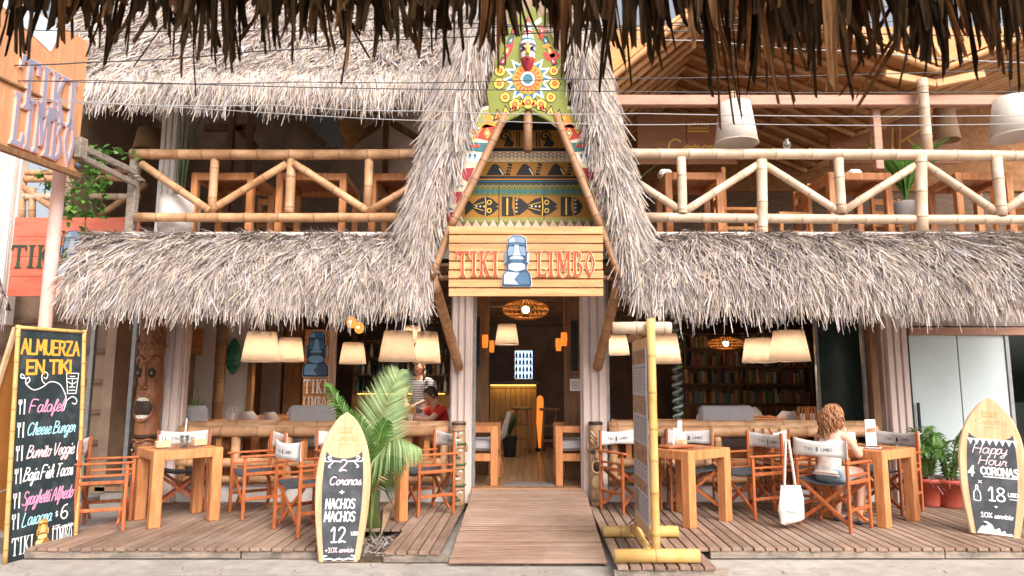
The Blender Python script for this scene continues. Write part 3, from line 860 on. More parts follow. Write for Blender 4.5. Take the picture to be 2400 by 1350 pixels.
rest.build('packed_leaf_strips', 'near_thatch', sh, kind='stuff')
# ------------------------------------------------------------------ lettering: a stroke hand and a carved serif
HAND = {
 'A': "0 0 3 10 6 0;1 4 5 4", 'B': "0 0 0 10;0 10 4 9.5 4.5 7 0 5.3;0 5.3 5 4.5 5.2 1 0 0", 'C': "5.5 8.5 3 10 .5 8 0 5 .7 2 3 0 5.6 1.6",
 'D': "0 0 0 10;0 10 4 9 5.5 5 4 1 0 0", 'E': "5 10 0 10 0 0 5 0;0 5 4 5", 'F': "5.5 10 0 10 0 0;0 5.3 4 5.3", 'H': "0 0 0 10;5.5 0 5.5 10;0 5 5.5 5",
 'I': "0 0 0 10", 'K': "0 0 0 10;5 10 0 4.5;1.5 6 5.5 0", 'L': "0 10 0 0 5 0", 'M': "0 0 .5 10 3.5 3 6.5 10 7 0", 'N': "0 0 0 10 5.5 0 5.5 10",
 'O': "3 10 .8 8.5 0 5 .8 1.5 3 0 5.2 1.5 6 5 5.2 8.5 3 10", 'P': "0 0 0 10 4.5 9.5 5 7 4 5 0 4.7", 'R': "0 0 0 10;0 10 4.5 9.5 5 7.3 4 5.3 0 5;2.5 5 5.5 0",
 'S': "5.3 8.7 3 10 .6 9 .8 6.5 3 5.3 5 4 5.2 1.2 3 0 0 1.2", 'T': "0 10 6 10;3 10 3 0", 'U': "0 10 0 3 1 .5 2.8 0 4.6 .5 5.5 3 5.5 10", 'V': "0 10 3 0 6 10",
 'W': "0 10 1.8 0 3.5 7 5.2 0 7 10", 'Z': "0 10 5.5 10 0 0 5.5 0",
 '0': "3 10 .8 8.5 0 5 .8 1.5 3 0 5.2 1.5 6 5 5.2 8.5 3 10", '1': "0 7.6 2.4 10 2.4 0;.4 0 4.4 0", '2': "0 8 1.2 9.8 3.6 9.8 4.8 7.8 3.6 5 0 0 3 .6 5.4 0",
 '4': "4 0 4 10 0 3.4 5.6 3.4", '6': "4.6 9.6 2 8.6 .3 5 .3 2 2.2 0 4.4 1 4.8 3.6 3 5.2 .6 4", '8': "2.8 5.2 .6 7.2 1 9.4 2.8 10 4.8 9.2 4.8 7 2.8 5.2 .3 3.4 .4 1 2.8 0 5.2 1 5.2 3.4 2.8 5.2",
 '+': "0 4 5 4;2.5 1.5 2.5 6.5", '%': "0 0 5 10;.6 9.8 -.4 8.6 .6 7.6 1.6 8.6 .6 9.8;4.4 2.4 3.4 1.2 4.4 .2 5.4 1.2 4.4 2.4", '$': "4 8 1 8.4 .6 6 3.6 4 3.2 1.6 0 2;2 10 2 0", 'x': "0 0 4 5;0 5 4 0",
 'a': "4 5.2 2 6 .3 4.5 .3 1.5 1.8 0 3.6 1.5 4.2 5.8 4.2 1 5.5 .3", 'c': "3.6 5 2 6 .3 4.2 .3 1.5 2 0 4.2 1.2", 'd': "4 5 2 6 .3 4 .3 1.4 1.8 0 3.6 1.4 4.4 10 4.2 1 5.5 .3",
 'e': "0 2.5 3 3.2 3.4 5 2 6 .4 4.4 .4 1.4 2 0 4.4 1.3", 'f': "0 2 3 8 2.6 10 1.6 9 1.4 3 1 -3.5 .2 -2.5 1.6 0 3.6 1.5",
 'g': "4 5.2 2 6 .3 4.5 .3 2 1.8 .8 3.6 2.2 4.2 5.8 3.8 -2 2 -4 .6 -2.8 2.5 -.8 5 .8", 'h': "0 0 1.8 7 1.8 9.6 .8 9.8 .5 6 .3 0;.3 2.5 2 5.6 3.4 5 3.3 1 4.8 .3",
 'i': "0 2 1 5.8 1 1 2.2 .2;1.2 7.8 1.4 8.6", 'j': "1.2 5.8 1 -2 0 -4 -1 -2.5 2.4 .5;1.4 7.8 1.6 8.6", 'l': "0 1.5 1.8 7.5 1.5 10 .6 9 .6 1.5 1.4 0 2.6 .8",
 'n': "0 0 .4 5.8;.4 3.5 2 5.8 3.2 5 3.2 1 4.4 .2", 'o': "2 6 .4 4.4 .4 1.6 2 0 3.6 1.6 3.6 4.4 2 6 3.4 5 4.6 5.4", 'p': "0 2 .8 5.8 .4 -4;.7 4 2.2 6 3.6 4.5 3.2 1 1.6 .2 .6 1.4",
 'r': "0 1.5 .8 6.3 1.2 5 2.8 5.2 2.6 1.5 3.8 .2", 's': "0 .8 1.8 6 1.7 4.8 3 2 1.8 .1 .2 .9;2 .1 3.8 .6", 't': "0 2 1.4 9 1.1 1.2 2 0 3.2 .8;-.2 6.4 2.8 6.4",
 'u': "0 5.8 .2 1.5 1.4 0 3.2 1.6 3.6 5.8 3.6 1 4.8 .2", 'v': "0 5.6 1.5 0 3.2 5.8 4.4 5.2", 'y': "0 5.8 .4 2 1.8 1 3.4 2.4 3.8 5.8 3.4 -2 2 -4 .6 -2.6 4.6 .8"}

def smooth_line(p, k=4):
    if len(p) < 3: return p
    out = []
    for i in range(len(p) - 1):
        p0, p1, p2, p3 = p[max(i - 1, 0)], p[i], p[i + 1], p[min(i + 2, len(p) - 1)]
        for j in range(k):
            t = j / k
            out.append(tuple(.5 * (2 * p1[a] + (p2[a] - p0[a]) * t + (2 * p0[a] - 5 * p1[a] + 4 * p2[a] - p3[a]) * t * t + (3 * p1[a] - p0[a] - 3 * p2[a] + p3[a]) * t ** 3) for a in (0, 1)))
    return out + [p[-1]]

ZL = [0]
def stroke(mb, p, wd, y):
    """a flat brush or chalk stroke along p in local x,z, its face at y; later points lie a hair in front"""
    if len(p) < 2: return
    vs, fs = [], []
    n = len(p)
    p = [Vector((q[0], q[1])) for q in p]
    # square off both ends by half a width
    d0, d1 = (p[0] - p[1]), (p[-1] - p[-2])
    if d0.length > 1e-9: p[0] = p[0] + d0.normalized() * wd * .4
    if d1.length > 1e-9: p[-1] = p[-1] + d1.normalized() * wd * .4
    for i in range(n):
        t = p[min(i + 1, n - 1)] - p[max(i - 1, 0)]
        if t.length < 1e-9: t = Vector((1, 0))
        t.normalize(); nn = Vector((-t.y, t.x))
        ZL[0] = (ZL[0] + 1) % 400
        yy = y - ZL[0] * 2.5e-6
        a, b = p[i] + nn * wd / 2, p[i] - nn * wd / 2
        vs += [(a.x, yy, a.y), (b.x, yy, b.y)]
    fs = [(2 * i, 2 * i + 1, 2 * i + 3, 2 * i + 2) for i in range(n - 1)]
    mb.add(vs, fs)

def write(mb, text, x, z, h, y, wd=None, width=None, slant=0.0, curve=True, gap=1.6, rise=0.0, center=False):
    """text from x,z (baseline), cap height h, fitted to width when given"""
    wd = wd or h * .1
    segs, cx = [], 0.0
    for ch in text:
        if ch == ' ': cx += 3; continue
        st = []
        xm = 0
        for part in HAND[ch].split(';'):
            q = [float(k) for k in part.split()]
            pts = [(q[i], q[i + 1]) for i in range(0, len(q), 2)]
            xm = max(xm, max(a for a, b in pts)); st.append(pts)
        segs += [(cx, s_) for s_ in st]
        cx += xm + (gap if not (ch.islower() and curve) else gap * .15)
    tot = cx - gap * .5
    sx = (width / tot) if width else h / 10
    sz = h / 10
    x0 = x - tot * sx / 2 if center else x
    for c0, s_ in segs:
        pts = [(x0 + (c0 + a) * sx + slant * b * sz, z + b * sz + rise * (c0 + a) * sx) for a, b in s_]
        if curve: stroke(mb, smooth_line(pts), wd, y)
        else:
            for j in range(len(pts) - 1): stroke(mb, pts[j:j + 2], wd, y)
    return tot * sx

# carved serif capitals: lists of polygons in a unit-high box
def _stem(x, w, z0=0, z1=1):
    f = w * .5
    return [(x - f - .05, z0), (x + f + .05, z0), (x + f + .04, z0 + .03), (x + f * .8, z0 + .09), (x + f * .68, (z0 + z1) / 2), (x + f * .8, z1 - .09), (x + f + .04, z1 - .03), (x + f + .05, z1),
            (x - f - .05, z1), (x - f - .04, z1 - .03), (x - f * .8, z1 - .09), (x - f * .68, (z0 + z1) / 2), (x - f * .8, z0 + .09), (x - f - .04, z0 + .03)]
def _dia(x0, z0, x1, z1, w): return [(x0 - w / 2, z0), (x0 + w / 2, z0), (x1 + w / 2, z1), (x1 - w / 2, z1)]
CARVED = {
 'T': (.46, [_stem(.23, .13, 0, .97), [(-.02, 1), (.48, 1), (.50, .76), (.455, .76), (.42, .91), (.04, .91), (.005, .76), (-.04, .76)]]),
 'I': (.22, [_stem(.11, .14)]),
 'K': (.42, [_stem(.09, .13), _dia(.13, .48, .34, .97, .07), _dia(.36, 0.03, .17, .6, .10), [(.25, 1), (.45, 1), (.43, .955), (.27, .955)], [(.27, 0), (.47, 0), (.44, .045), (.29, .045)]]),
 'L': (.36, [_stem(.09, .13), [(.05, 0), (.37, 0), (.40, .27), (.355, .27), (.31, .09), (.05, .09)]]),
 'M': (.56, [_stem(.09, .10), _stem(.49, .13), _dia(.29, .18, .12, .97, .11), _dia(.28, .18, .46, .97, .07)]),
 'B': (.40, [_stem(.09, .13), [(.09, 1), (.22, .99), (.33, .90), (.35, .78), (.30, .64), (.20, .55), (.20, .62), (.25, .68), (.27, .78), (.25, .86), (.18, .92), (.09, .93)],
              [(.20, .58), (.31, .50), (.40, .36), (.39, .18), (.30, .06), (.18, 0), (.09, 0), (.09, .07), (.20, .08), (.29, .16), (.30, .34), (.26, .44), (.18, .52)]]),
 'O': (.40, [[(.2, 1.03), (.06, .74), (0, .48), (.06, .24), (.2, -.03), (.2, .10), (.12, .30), (.085, .48), (.12, .70), (.2, .90)],
              [(.2, 1.03), (.34, .74), (.40, .48), (.34, .24), (.2, -.03), (.2, .10), (.28, .30), (.315, .48), (.28, .70), (.2, .90)]]),
 '.': (.1, [[(.0, 0), (.1, 0), (.1, .1), (0, .1)]])}
def carve(text, x, z, h, y, th, name, m, parent, width=None, rise=0.0, halo=None, sep=.1, squeeze=None):
    """each capital a raised wooden letter of its own"""
    tot = sum(CARVED[c][0] + sep if c != ' ' else .25 for c in text) - sep
    sx = (width / tot) if width else h
    cx = 0
    for c in text:
        if c == ' ': cx += .25; continue
        w_, polys = CARVED[c]
        mb = MB()
        for i, q in enumerate(polys):
            pl = [(x + (cx + a) * sx, z + b * h + rise * (cx + a) * sx) for a, b in q]
            if halo: mb.use(m)
            mb.prism(pl, y - th - i * .0012, y - .001 - i * .0007)
        o = mb.build(name, m, parent)
        if halo:
            hb = MB()
            e = .02 * h
            for i, q in enumerate(polys):
                cxm = sum(a for a, b in q) / len(q); czm = sum(b for a, b in q) / len(q)
                pl = []
                n = len(q)
                for j in range(n):        # grow the outline a little: the painted rim
                    p0, p1, p2 = Vector(q[j - 1]), Vector(q[j]), Vector(q[(j + 1) % n])
                    d1 = (p1 - p0); d2 = (p2 - p1)
                    n1 = Vector((d1.y, -d1.x)).normalized() if d1.length > 0 else Vector((0, 0)); n2 = Vector((d2.y, -d2.x)).normalized() if d2.length > 0 else Vector((0, 0))
                    ar = sum(q[k][0] * q[(k + 1) % n][1] - q[(k + 1) % n][0] * q[k][1] for k in range(n))
                    nn = (n1 + n2) * (1 if ar > 0 else -1)
                    if nn.length > 1e-6: nn = nn.normalized() * .022
                    g_ = p1 + nn
                    pl.append((x + (cx + g_.x) * sx, z + g_.y * h + rise * (cx + g_.x) * sx))
                hb.prism(pl, y - th + .004 - i * .0006, y - .0005 - i * .0003)
            hb.build('letter_rim', halo, o)
        cx += w_ + sep
    return tot * sx

# ------------------------------------------------------------------ the stone head emblem, as a relief of painted cut-outs
mat('moai_line', (0.03, 0.06, 0.11), .6, .2)
mat('moai_light', (0.36, 0.45, 0.54), .6, .1)
mat('moai_mid', (0.19, 0.26, 0.36), .6, .15)
mat('moai_dark', (0.07, 0.14, 0.24), .6, .2)
mat('moai_orange', (0.62, 0.34, 0.07), .8, .15); mat('moai_orange_dark', (0.30, 0.13, 0.02), .8, .2); mat('moai_cream', (0.75, 0.55, 0.25), .8, .1)
mat('rim_white', (0.78, 0.76, 0.72), .6, .05)
def moai(parent, cx, z0, h, y, pal='blue', th=.02, shear=0.0, rim=True, name='stone_head_emblem'):
    P = dict(blue=('moai_line', 'moai_light', 'moai_mid', 'moai_dark'), orange=('moai_orange_dark', 'moai_cream', 'moai_orange', 'moai_orange_dark'),
             bright=('moai_line', 'moai_bright', 'moai_bright2', 'moai_dark'))[pal]
    k = h / 1.75
    def T(q): return [(cx + (a - .5) * k, z0 + b * k + shear * (a - .5) * k) for a, b in q]
    sil = [(0, .06), (.04, .0), (.96, .0), (1.0, .08), (.96, .42), (.84, .55), (.84, .72), (.90, .78), (.90, 1.16), (.83, 1.2), (.83, 1.45), (.80, 1.64), (.62, 1.74), (.38, 1.74), (.21, 1.64), (.18, 1.45), (.17, 1.2), (.10, 1.16), (.10, .78), (.16, .72), (.16, .55), (.04, .42)]
    out = [((a - .5) * 1.035 + .5, (b - .85) * 1.02 + .85) for a, b in sil]
    e = MB()
    if rim: e.use('rim_white').prism(T(out), y - th * .7, y - .001)
    e.use(P[0]).prism(T(sil), y - th, y - .002)
    o = e.build(name, None, parent)
    f = MB(); s_ = .0025
    def L(m, q, lv): f.use(m).prism(T(q), y - th - s_ * lv, y - th + .001 + lv * .0001)
    L(P[1], [(.07, .08), (.58, .06), (.42, .24), (.60, .46), (.17, .50), (.08, .40)], 1)          # base, lit side
    L(P[3], [(.60, .06), (.93, .08), (.90, .40), (.80, .49), (.63, .46), (.45, .24)], 1)         # base, dark side
    L(P[1], [(.22, .58), (.50, .50), (.78, .58), (.78, .74), (.66, .80), (.34, .80), (.22, .74)], 1)   # chin
    L(P[3], [(.30, .84), (.70, .84), (.66, .90), (.34, .90)], 1)                                  # mouth
    L(P[1], [(.26, .92), (.74, .92), (.70, 1.0), (.58, 1.04), (.42, 1.04), (.30, 1.0)], 1)        # upper lip
    L(P[1], [(.34, 1.05), (.66, 1.05), (.60, 1.16), (.57, 1.42), (.43, 1.42), (.40, 1.16)], 2)     # nose
    L(P[2], [(.21, 1.04), (.32, 1.06), (.38, 1.16), (.41, 1.36), (.24, 1.36), (.20, 1.2)], 1)      # cheeks
    L(P[2], [(.79, 1.04), (.68, 1.06), (.62, 1.16), (.59, 1.36), (.76, 1.36), (.80, 1.2)], 1)
    L(P[3], [(.23, 1.37), (.42, 1.42), (.58, 1.42), (.77, 1.37), (.78, 1.43), (.5, 1.47), (.22, 1.43)], 3)   # brow shadow line
    L(P[2], [(.22, 1.48), (.5, 1.50), (.78, 1.48), (.76, 1.62), (.61, 1.70), (.39, 1.70), (.24, 1.62)], 1)   # forehead
    L(P[1], [(.24, 1.50), (.44, 1.52), (.40, 1.68), (.26, 1.61)], 2)
    L(P[2], [(.115, .80), (.155, .78), (.155, 1.14), (.115, 1.12)], 1); L(P[1], [(.845, .80), (.885, .80), (.885, 1.12), (.845, 1.14)], 1)  # ears
    f.build('painted_features', None, o)
    return o
mat('moai_bright', (0.20, 0.45, 0.75), .5, .15); mat('moai_bright2', (0.06, 0.2, 0.42), .5, .2)
# ------------------------------------------------------------------ painted gable boards
for nm, c in (('paint_green', (.20, .215, .035)), ('paint_lime', (.30, .30, .08)), ('paint_red', (.50, .045, .03)), ('paint_crimson', (.36, .03, .05)), ('paint_orange', (.66, .26, .03)), ('paint_yellow', (.74, .46, .06)),
              ('paint_teal', (.03, .16, .18)), ('paint_blue', (.03, .15, .28)), ('paint_white', (.75, .72, .66)), ('paint_cream', (.68, .60, .42)), ('paint_black', (.02, .016, .015)), ('paint_pink', (.68, .44, .36)),
              ('paint_ochre', (.40, .18, .025)), ('paint_purple', (.13, .07, .17)), ('paint_moss', (.16, .17, .035))):
    mat(nm, c, .6, .2, 9, dirt=(tuple(x * .5 for x in c), 9, .45), bump=.08)
GZ = GY - .03
O0 = at(1238, 530, GZ)
def G(px, py, Y=GZ): q = at(px, py, Y); return (q.x - O0.x, q.z - O0.z)
def GP(pts, Y=GZ): return [G(a, b, Y) for a, b in pts]
pb = thing('painted_bargeboards', 'brightly painted bargeboards with a sun and a carved mask, at the gable top', 'painted board', (O0.x, GZ, O0.z))
mir = lambda pts: [(2476 - a, b) for a, b in pts]
cen = [(1238, 252), (1176, 290), (1148, 262), (1141, 215), (1155, 170), (1172, 100), (1195, 60), (1188, 22), (1214, 46), (1222, 8), (1238, 34), (1250, -4), (1262, 40), (1292, 24), (1282, 64), (1304, 100), (1322, 170), (1335, 215), (1328, 262), (1300, 290)]
MB().prism(GP(cen), 0, .035).build('centre_board', 'paint_green', pb)
armL = [(1238, 253), (1195, 278), (1165, 302), (1140, 342), (1118, 387), (1095, 432), (1075, 482), (1058, 532), (1040, 582), (1024, 640), (985, 660), (1000, 600), (1018, 540), (1040, 470), (1062, 405), (1085, 345), (1104, 300), (1130, 250), (1180, 240)]
for s, arm in ((-1, armL), (1, mir(armL))):
    o = MB().prism(GP(arm), .012, .045).build('arm_board', 'paint_cream', pb)
    f = MB()
    def D(m, pts, lv):
        f.use(m).prism(GP(pts if s < 0 else mir(pts)), .012 - .003 * lv, .013)
    D('paint_lime', [(1230, 262), (1180, 288), (1150, 310), (1112, 300), (1132, 258), (1180, 246)], .6)
    D('paint_orange', [(1200, 268), (1160, 296), (1130, 300), (1142, 266), (1170, 260)], 1)
    D('paint_yellow', [(1180, 272), (1160, 290), (1150, 274), (1166, 264)], 1.4)
    D('paint_red', [(1172, 300), (1150, 330), (1112, 322), (1102, 306), (1140, 290)], 1)
    for cx_, cz_ in ((1122, 300), (1142, 312), (1108, 318)):
        D('paint_yellow', [(cx_, cz_ - 13), (cx_ + 8, cz_), (cx_, cz_ + 13), (cx_ - 8, cz_)], 2)
        D('paint_green', [(cx_, cz_ - 9), (cx_ + 5.5, cz_), (cx_, cz_ + 9), (cx_ - 5.5, cz_)], 2.5)
        D('paint_white', [(cx_, cz_ - 4), (cx_ + 3, cz_), (cx_, cz_ + 4), (cx_ - 3, cz_)], 3)
    D('paint_teal', [(1146, 334), (1132, 356), (1082, 350), (1092, 332)], 1)
    D('paint_red', [(1130, 340), (1120, 346), (1096, 342), (1100, 336)], 1.6)
    D('paint_white', [(1128, 362), (1120, 380), (1074, 376), (1080, 356)], 1)
    for j in range(3): D('paint_blue', [(1086 + j * 12, 360), (1094 + j * 12, 361), (1088 + j * 12, 374)], 1.6)
    for (x_, z_, w__, h_) in ((1112, 392, 46, 34), (1085, 448, 44, 32), (1066, 496, 36, 28), (1050, 540, 32, 26), (1036, 580, 26, 24), (1024, 615, 20, 22)):
        D('paint_crimson', [(x_, z_), (x_ - 8, z_ + 18), (x_ - 16, z_ + h_), (x_ - w__ * .55, z_ + h_ * .8), (x_ - w__, z_ + 4)], 1)
        D('paint_green', [(x_ - w__, z_ + 5), (x_ - w__ * .55, z_ + h_ * .84), (x_ - w__ * .6, z_ + h_ * 1.0), (x_ - w__ - 4, z_ + 14)], 1.2)
        D('paint_blue', [(x_ - w__ * .8, z_ + h_ + 4), (x_ - w__ * .5, z_ + h_ + 10), (x_ - w__ * .85, z_ + h_ + 13)], 1)
    f.build('painted_motifs', None, o)
# the sun
f = MB()
sc_, sz_ = 1237, 186
def ring(m, r0, n, lv, r1=None, a0=0):
    pts = []
    for i in range(n * (2 if r1 else 1)):
        rr_ = r0 if (not r1 or i % 2 == 0) else r1
        a = a0 + 2 * PI * i / (n * (2 if r1 else 1)); pts.append((sc_ + rr_ * math.sin(a), sz_ - rr_ * math.cos(a)))
    f.use(m).prism(GP(pts), -.003 * lv, .001)
ring('paint_white', 60, 14, 1, 40, .2); ring('paint_blue', 50, 14, 1.6, 32, .2); ring('paint_green', 37, 24, 2.2); ring('paint_orange', 34, 24, 2.8)
for i in range(18):
    a = 2 * PI * i / 18; ca, sa = math.cos(a), math.sin(a)
    pts = [(sc_ + r_ * math.sin(a + d_), sz_ - r_ * math.cos(a + d_)) for r_, d_ in ((22, -.07), (31, -.05), (31, .05), (22, .07))]
    f.use('paint_red').prism(GP(pts), -.0105, .001)
ring('paint_red', 20, 20, 3.9); ring('paint_white', 17, 20, 4.4); ring('paint_teal', 12, 16, 5); ring('paint_blue', 6, 12, 5.5)
for cx_, cz_, r_, a in ((1172, 166, 13, .2), (1170, 196, 13, 0), (1184, 228, 12, .5), (1207, 245, 14, .3), (1238, 240, 15, 0), (1268, 245, 14, -.3), (1291, 228, 12, -.5), (1300, 196, 13, 0), (1298, 166, 11, -.2)):
    for m, k_, lv in (('paint_black', 1.15, 1), ('paint_yellow', 1, 1.5), ('paint_red', .5, 2), ('paint_orange', .25, 2.6)):
        pts = [(cx_ + r_ * k_ * math.sin(a + q), cz_ - r_ * k_ * math.cos(a + q)) for q in (.4, PI / 2 - .0, PI / 2 + .8, PI, PI + .8, 3 * PI / 2, -.4)]
        f.use(m).prism(GP(pts), -.003 * lv, .001)
for pts, m in (([(1262, 92), (1264, 60), (1276, 58), (1278, 80), (1270, 92)], 'paint_red'), ([(1252, 52), (1268, 40), (1270, 52), (1256, 60)], 'paint_white'), ([(1272, 124), (1300, 118), (1312, 130), (1300, 148), (1280, 140)], 'paint_red'),
               ([(1286, 126), (1298, 124), (1302, 132), (1292, 138)], 'paint_white'), ([(1186, 140), (1200, 118), (1206, 90), (1196, 88), (1182, 120)], 'paint_crimson'), ([(1268, 110), (1284, 100), (1292, 108), (1280, 114)], 'paint_orange')):
    f.use(m).prism(GP(pts), -.004, .001)
for s in (-1, 1):
    q_ = lambda pts: pts if s < 0 else mir(pts)
    for k in range(4):                    # zigzag of flames along the lower edge
        x_, z_ = 1226 - 19 * k, 252 + 9 * k
        f.use('paint_black').prism(GP(q_([(x_ + 9, z_ - 4), (x_ - 14, z_ + 4), (x_ - 4, z_ - 25)])), -.003, .001); f.use('paint_orange' if k % 2 else 'paint_yellow').prism(GP(q_([(x_ + 6, z_ - 5), (x_ - 10, z_ + 1), (x_ - 4, z_ - 19)])), -.0045, .001)
        f.use('paint_red').prism(GP(q_([(x_ + 2, z_ - 5), (x_ - 5, z_ - 2), (x_ - 3, z_ - 11)])), -.006, .001)
    for k, m in enumerate(('paint_red', 'paint_teal', 'paint_orange', 'paint_crimson')):
        x_, z_ = 1206 - 9 * k, 70 + 24 * k
        f.use('paint_black').prism(GP(q_([(x_ + 9, z_ - 10), (x_ + 3, z_ + 13), (x_ - 10, z_ + 9), (x_ - 4, z_ - 8)])), -.003, .001); f.use(m).prism(GP(q_([(x_ + 7, z_ - 7), (x_ + 2, z_ + 10), (x_ - 7, z_ + 7), (x_ - 3, z_ - 5)])), -.0045, .001)
        f.use('paint_white').prism(GP(q_([(x_ + 3, z_ - 2), (x_ + 1, z_ + 5), (x_ - 3, z_ + 3)])), -.006, .001)
f.build('painted_sun', None, pb)
# the tall carved mask
mk = MB()
c0 = G(1237, 102); top = G(1237, 38); bot = G(1237, 166)
hw, hh = abs(G(1255, 100)[0] - G(1219, 100)[0]) / 2, (top[1] - bot[1]) / 2
n = 18; m_ = 20; vs, fs, cs = [], [], []
for i in range(m_ + 1):
    t = i / m_; z = top[1] + (bot[1] - top[1]) * t
    wdt = hw * (math.sin(PI * min(1, (t * 1.35 + .02)) * .5) if t < .5 else (1 - .25 * (t - .5) if t < .78 else .93 * math.cos((t - .78) / .22 * 1.3)))
    for k in range(n + 1):
        a = PI * k / n
        vs.append((c0[0] - wdt * math.cos(a), -.01 - wdt * .95 * math.sin(a), z))
for i in range(m_):
    for k in range(n): fs.append((i * (n + 1) + k, (i + 1) * (n + 1) + k, (i + 1) * (n + 1) + k + 1, i * (n + 1) + k + 1))
mk.use('paint_crimson')
mk.add(vs, fs)
bands = {3: 'paint_white', 4: 'paint_teal', 5: 'paint_white', 6: 'paint_crimson', 7: 'paint_pink', 8: 'paint_white', 9: 'paint_teal', 10: 'paint_white', 11: 'paint_purple', 12: 'paint_white', 13: 'paint_purple', 14: 'paint_white', 15: 'paint_white', 16: 'paint_red', 17: 'paint_crimson'}
for i in range(m_):
    if i in bands:
        mk.use(bands[i]); ix = mk.cur
        for k in range(n): mk.mi[i * n + k] = ix
mo = mk.build('carved_mask', None, pb, smooth=True)
q = MB()
zc = lambda t: top[1] + (bot[1] - top[1]) * t
q.use('paint_yellow').add([(c0[0] - .014, -.105, zc(.58)), (c0[0] + .014, -.105, zc(.58)), (c0[0] + .03, -.10, zc(.78)), (c0[0] - .03, -.10, zc(.78)), (c0[0], -.145, zc(.77))], [(0, 1, 4), (1, 2, 4), (2, 3, 4), (3, 0, 4)])
for s in (-1, 1): q.use('paint_black').ball((c0[0] + s * .05, -.085, zc(.64)), (.022, .014, .016), 8, 5)
q.use('paint_black').ball((c0[0], -.10, zc(.86)), (.026, .012, .01), 8, 5)
q.build('mask_features', None, mo)

# ------------------------------------------------------------------ painted tribal wall inside the gable
TY = 7.72
O1 = at(1238, 530, TY)
def W(pts): return [((lambda q: (q.x - O1.x, q.z - O1.z))(at(a, b, TY))) for a, b in pts]
tw = thing('tribal_wall', 'wall of boards painted with fish and birds, above the plank name board', 'painted wall', (O1.x, TY, O1.z))
xl = lambda y: 1180 - (y - 285) * .49
xr = lambda y: 1312 + (y - 285) * .43
back = MB().prism(W([(1190, 240), (1290, 240), (xr(535), 535), (xl(535), 535)]), 0, .03).build('backing_board', 'paint_moss', tw)
f = MB()
def bandp(m, y0, y1, lv): f.use(m).prism(W([(xl(y0), y0), (xr(y0), y0), (xr(y1), y1), (xl(y1), y1)]), -.002 * lv, .001)
bandp('paint_black', 286, 306, 1); bandp('paint_ochre', 306, 347, 1); bandp('paint_black', 347, 355, 1); bandp('paint_cream', 355, 379, 1); bandp('paint_ochre', 379, 413, 1)
bandp('paint_black', 413, 430, 1); bandp('paint_orange', 419, 421.5, 1.5); bandp('paint_blue', 424, 427, 1.5); bandp('paint_moss', 430, 459, 1); bandp('paint_ochre', 459, 510, 1); bandp('paint_lime', 510, 520, 1)
def mark(m, pts, lv=2): f.use(m).prism(W(pts), -.002 * lv, .001)
def curl_(cx_, cz_, r_, turns, w_, s=1, m='paint_black'):
    pts = []
    for i in range(26):
        t = i / 25; a = t * turns * 2 * PI; rr_ = r_ * (1 - .8 * t)
        pts.append((cx_ + s * rr_ * math.cos(a), cz_ - rr_ * math.sin(a)))
    L_ = W(pts)
    stroke_ = MB(); stroke(stroke_, L_, w_, -.0065); f.use(m).add(stroke_.v, stroke_.f)
for cx_ in (1184, 1278): curl_(cx_, 320, 13, 1.3, .02); mark('paint_black', [(cx_ + 6, 318), (cx_ + 22, 336), (cx_ + 16, 345), (cx_ - 4, 343)])
for cx_ in (1210, 1216, 1256, 1262): mark('paint_black', [(cx_, 309), (cx_ + 3.5, 309), (cx_ + 3.5, 345), (cx_, 345)])
for i in range(20):
    x_ = xl(367) + 4 + i * 9.2
    if x_ < xr(355) - 12:
        for j, m in enumerate(('paint_red', 'paint_black', 'paint_orange')):
            y_ = 357 + j * 7
            mark(m, [(x_, y_ + (6 if i % 2 else 0)), (x_ + 3, y_ + (6 if i % 2 else 0)), (x_ + 9, y_ + (0 if i % 2 else 6)), (x_ + 6, y_ + (0 if i % 2 else 6))])
for cx_ in (1165, 1235, 1308):        # birds
    curl_(cx_ - 6, 394, 9, 1.0, .024)
    mark('paint_black', [(cx_ - 26, 411), (cx_ - 14, 390), (cx_ - 4, 384), (cx_ + 8, 392), (cx_ + 20, 411)])
    mark('paint_cream', [(cx_ + 2, 392), (cx_ + 4, 391), (cx_ + 16, 409), (cx_ + 13, 410)], 2.6)
    mark('paint_black', [(cx_ + 26, 382), (cx_ + 36, 384), (cx_ + 30, 411), (cx_ + 20, 411)], 2.2)
    for j in range(3): mark('paint_ochre', [(cx_ + 25, 388 + j * 7), (cx_ + 33, 390 + j * 7), (cx_ + 32, 392 + j * 7), (cx_ + 24, 391 + j * 7)], 3)
x_ = xl(432) + 4
while x_ < xr(432) - 10:
    mark('paint_black', [(x_, 431), (x_ + 12, 431), (x_ + 6, 439)]); mark('paint_cream', [(x_, 440), (x_ + 6, 432.5), (x_ + 12, 440), (x_ + 6, 434.5)], 2.4)
    mark('paint_teal', [(x_, 449), (x_ + 6, 442), (x_ + 12, 449), (x_ + 6, 456)], 2); mark('paint_blue', [(x_ + 3, 449), (x_ + 6, 445.5), (x_ + 9, 449), (x_ + 6, 452.5)], 2.5)
    x_ += 12.6
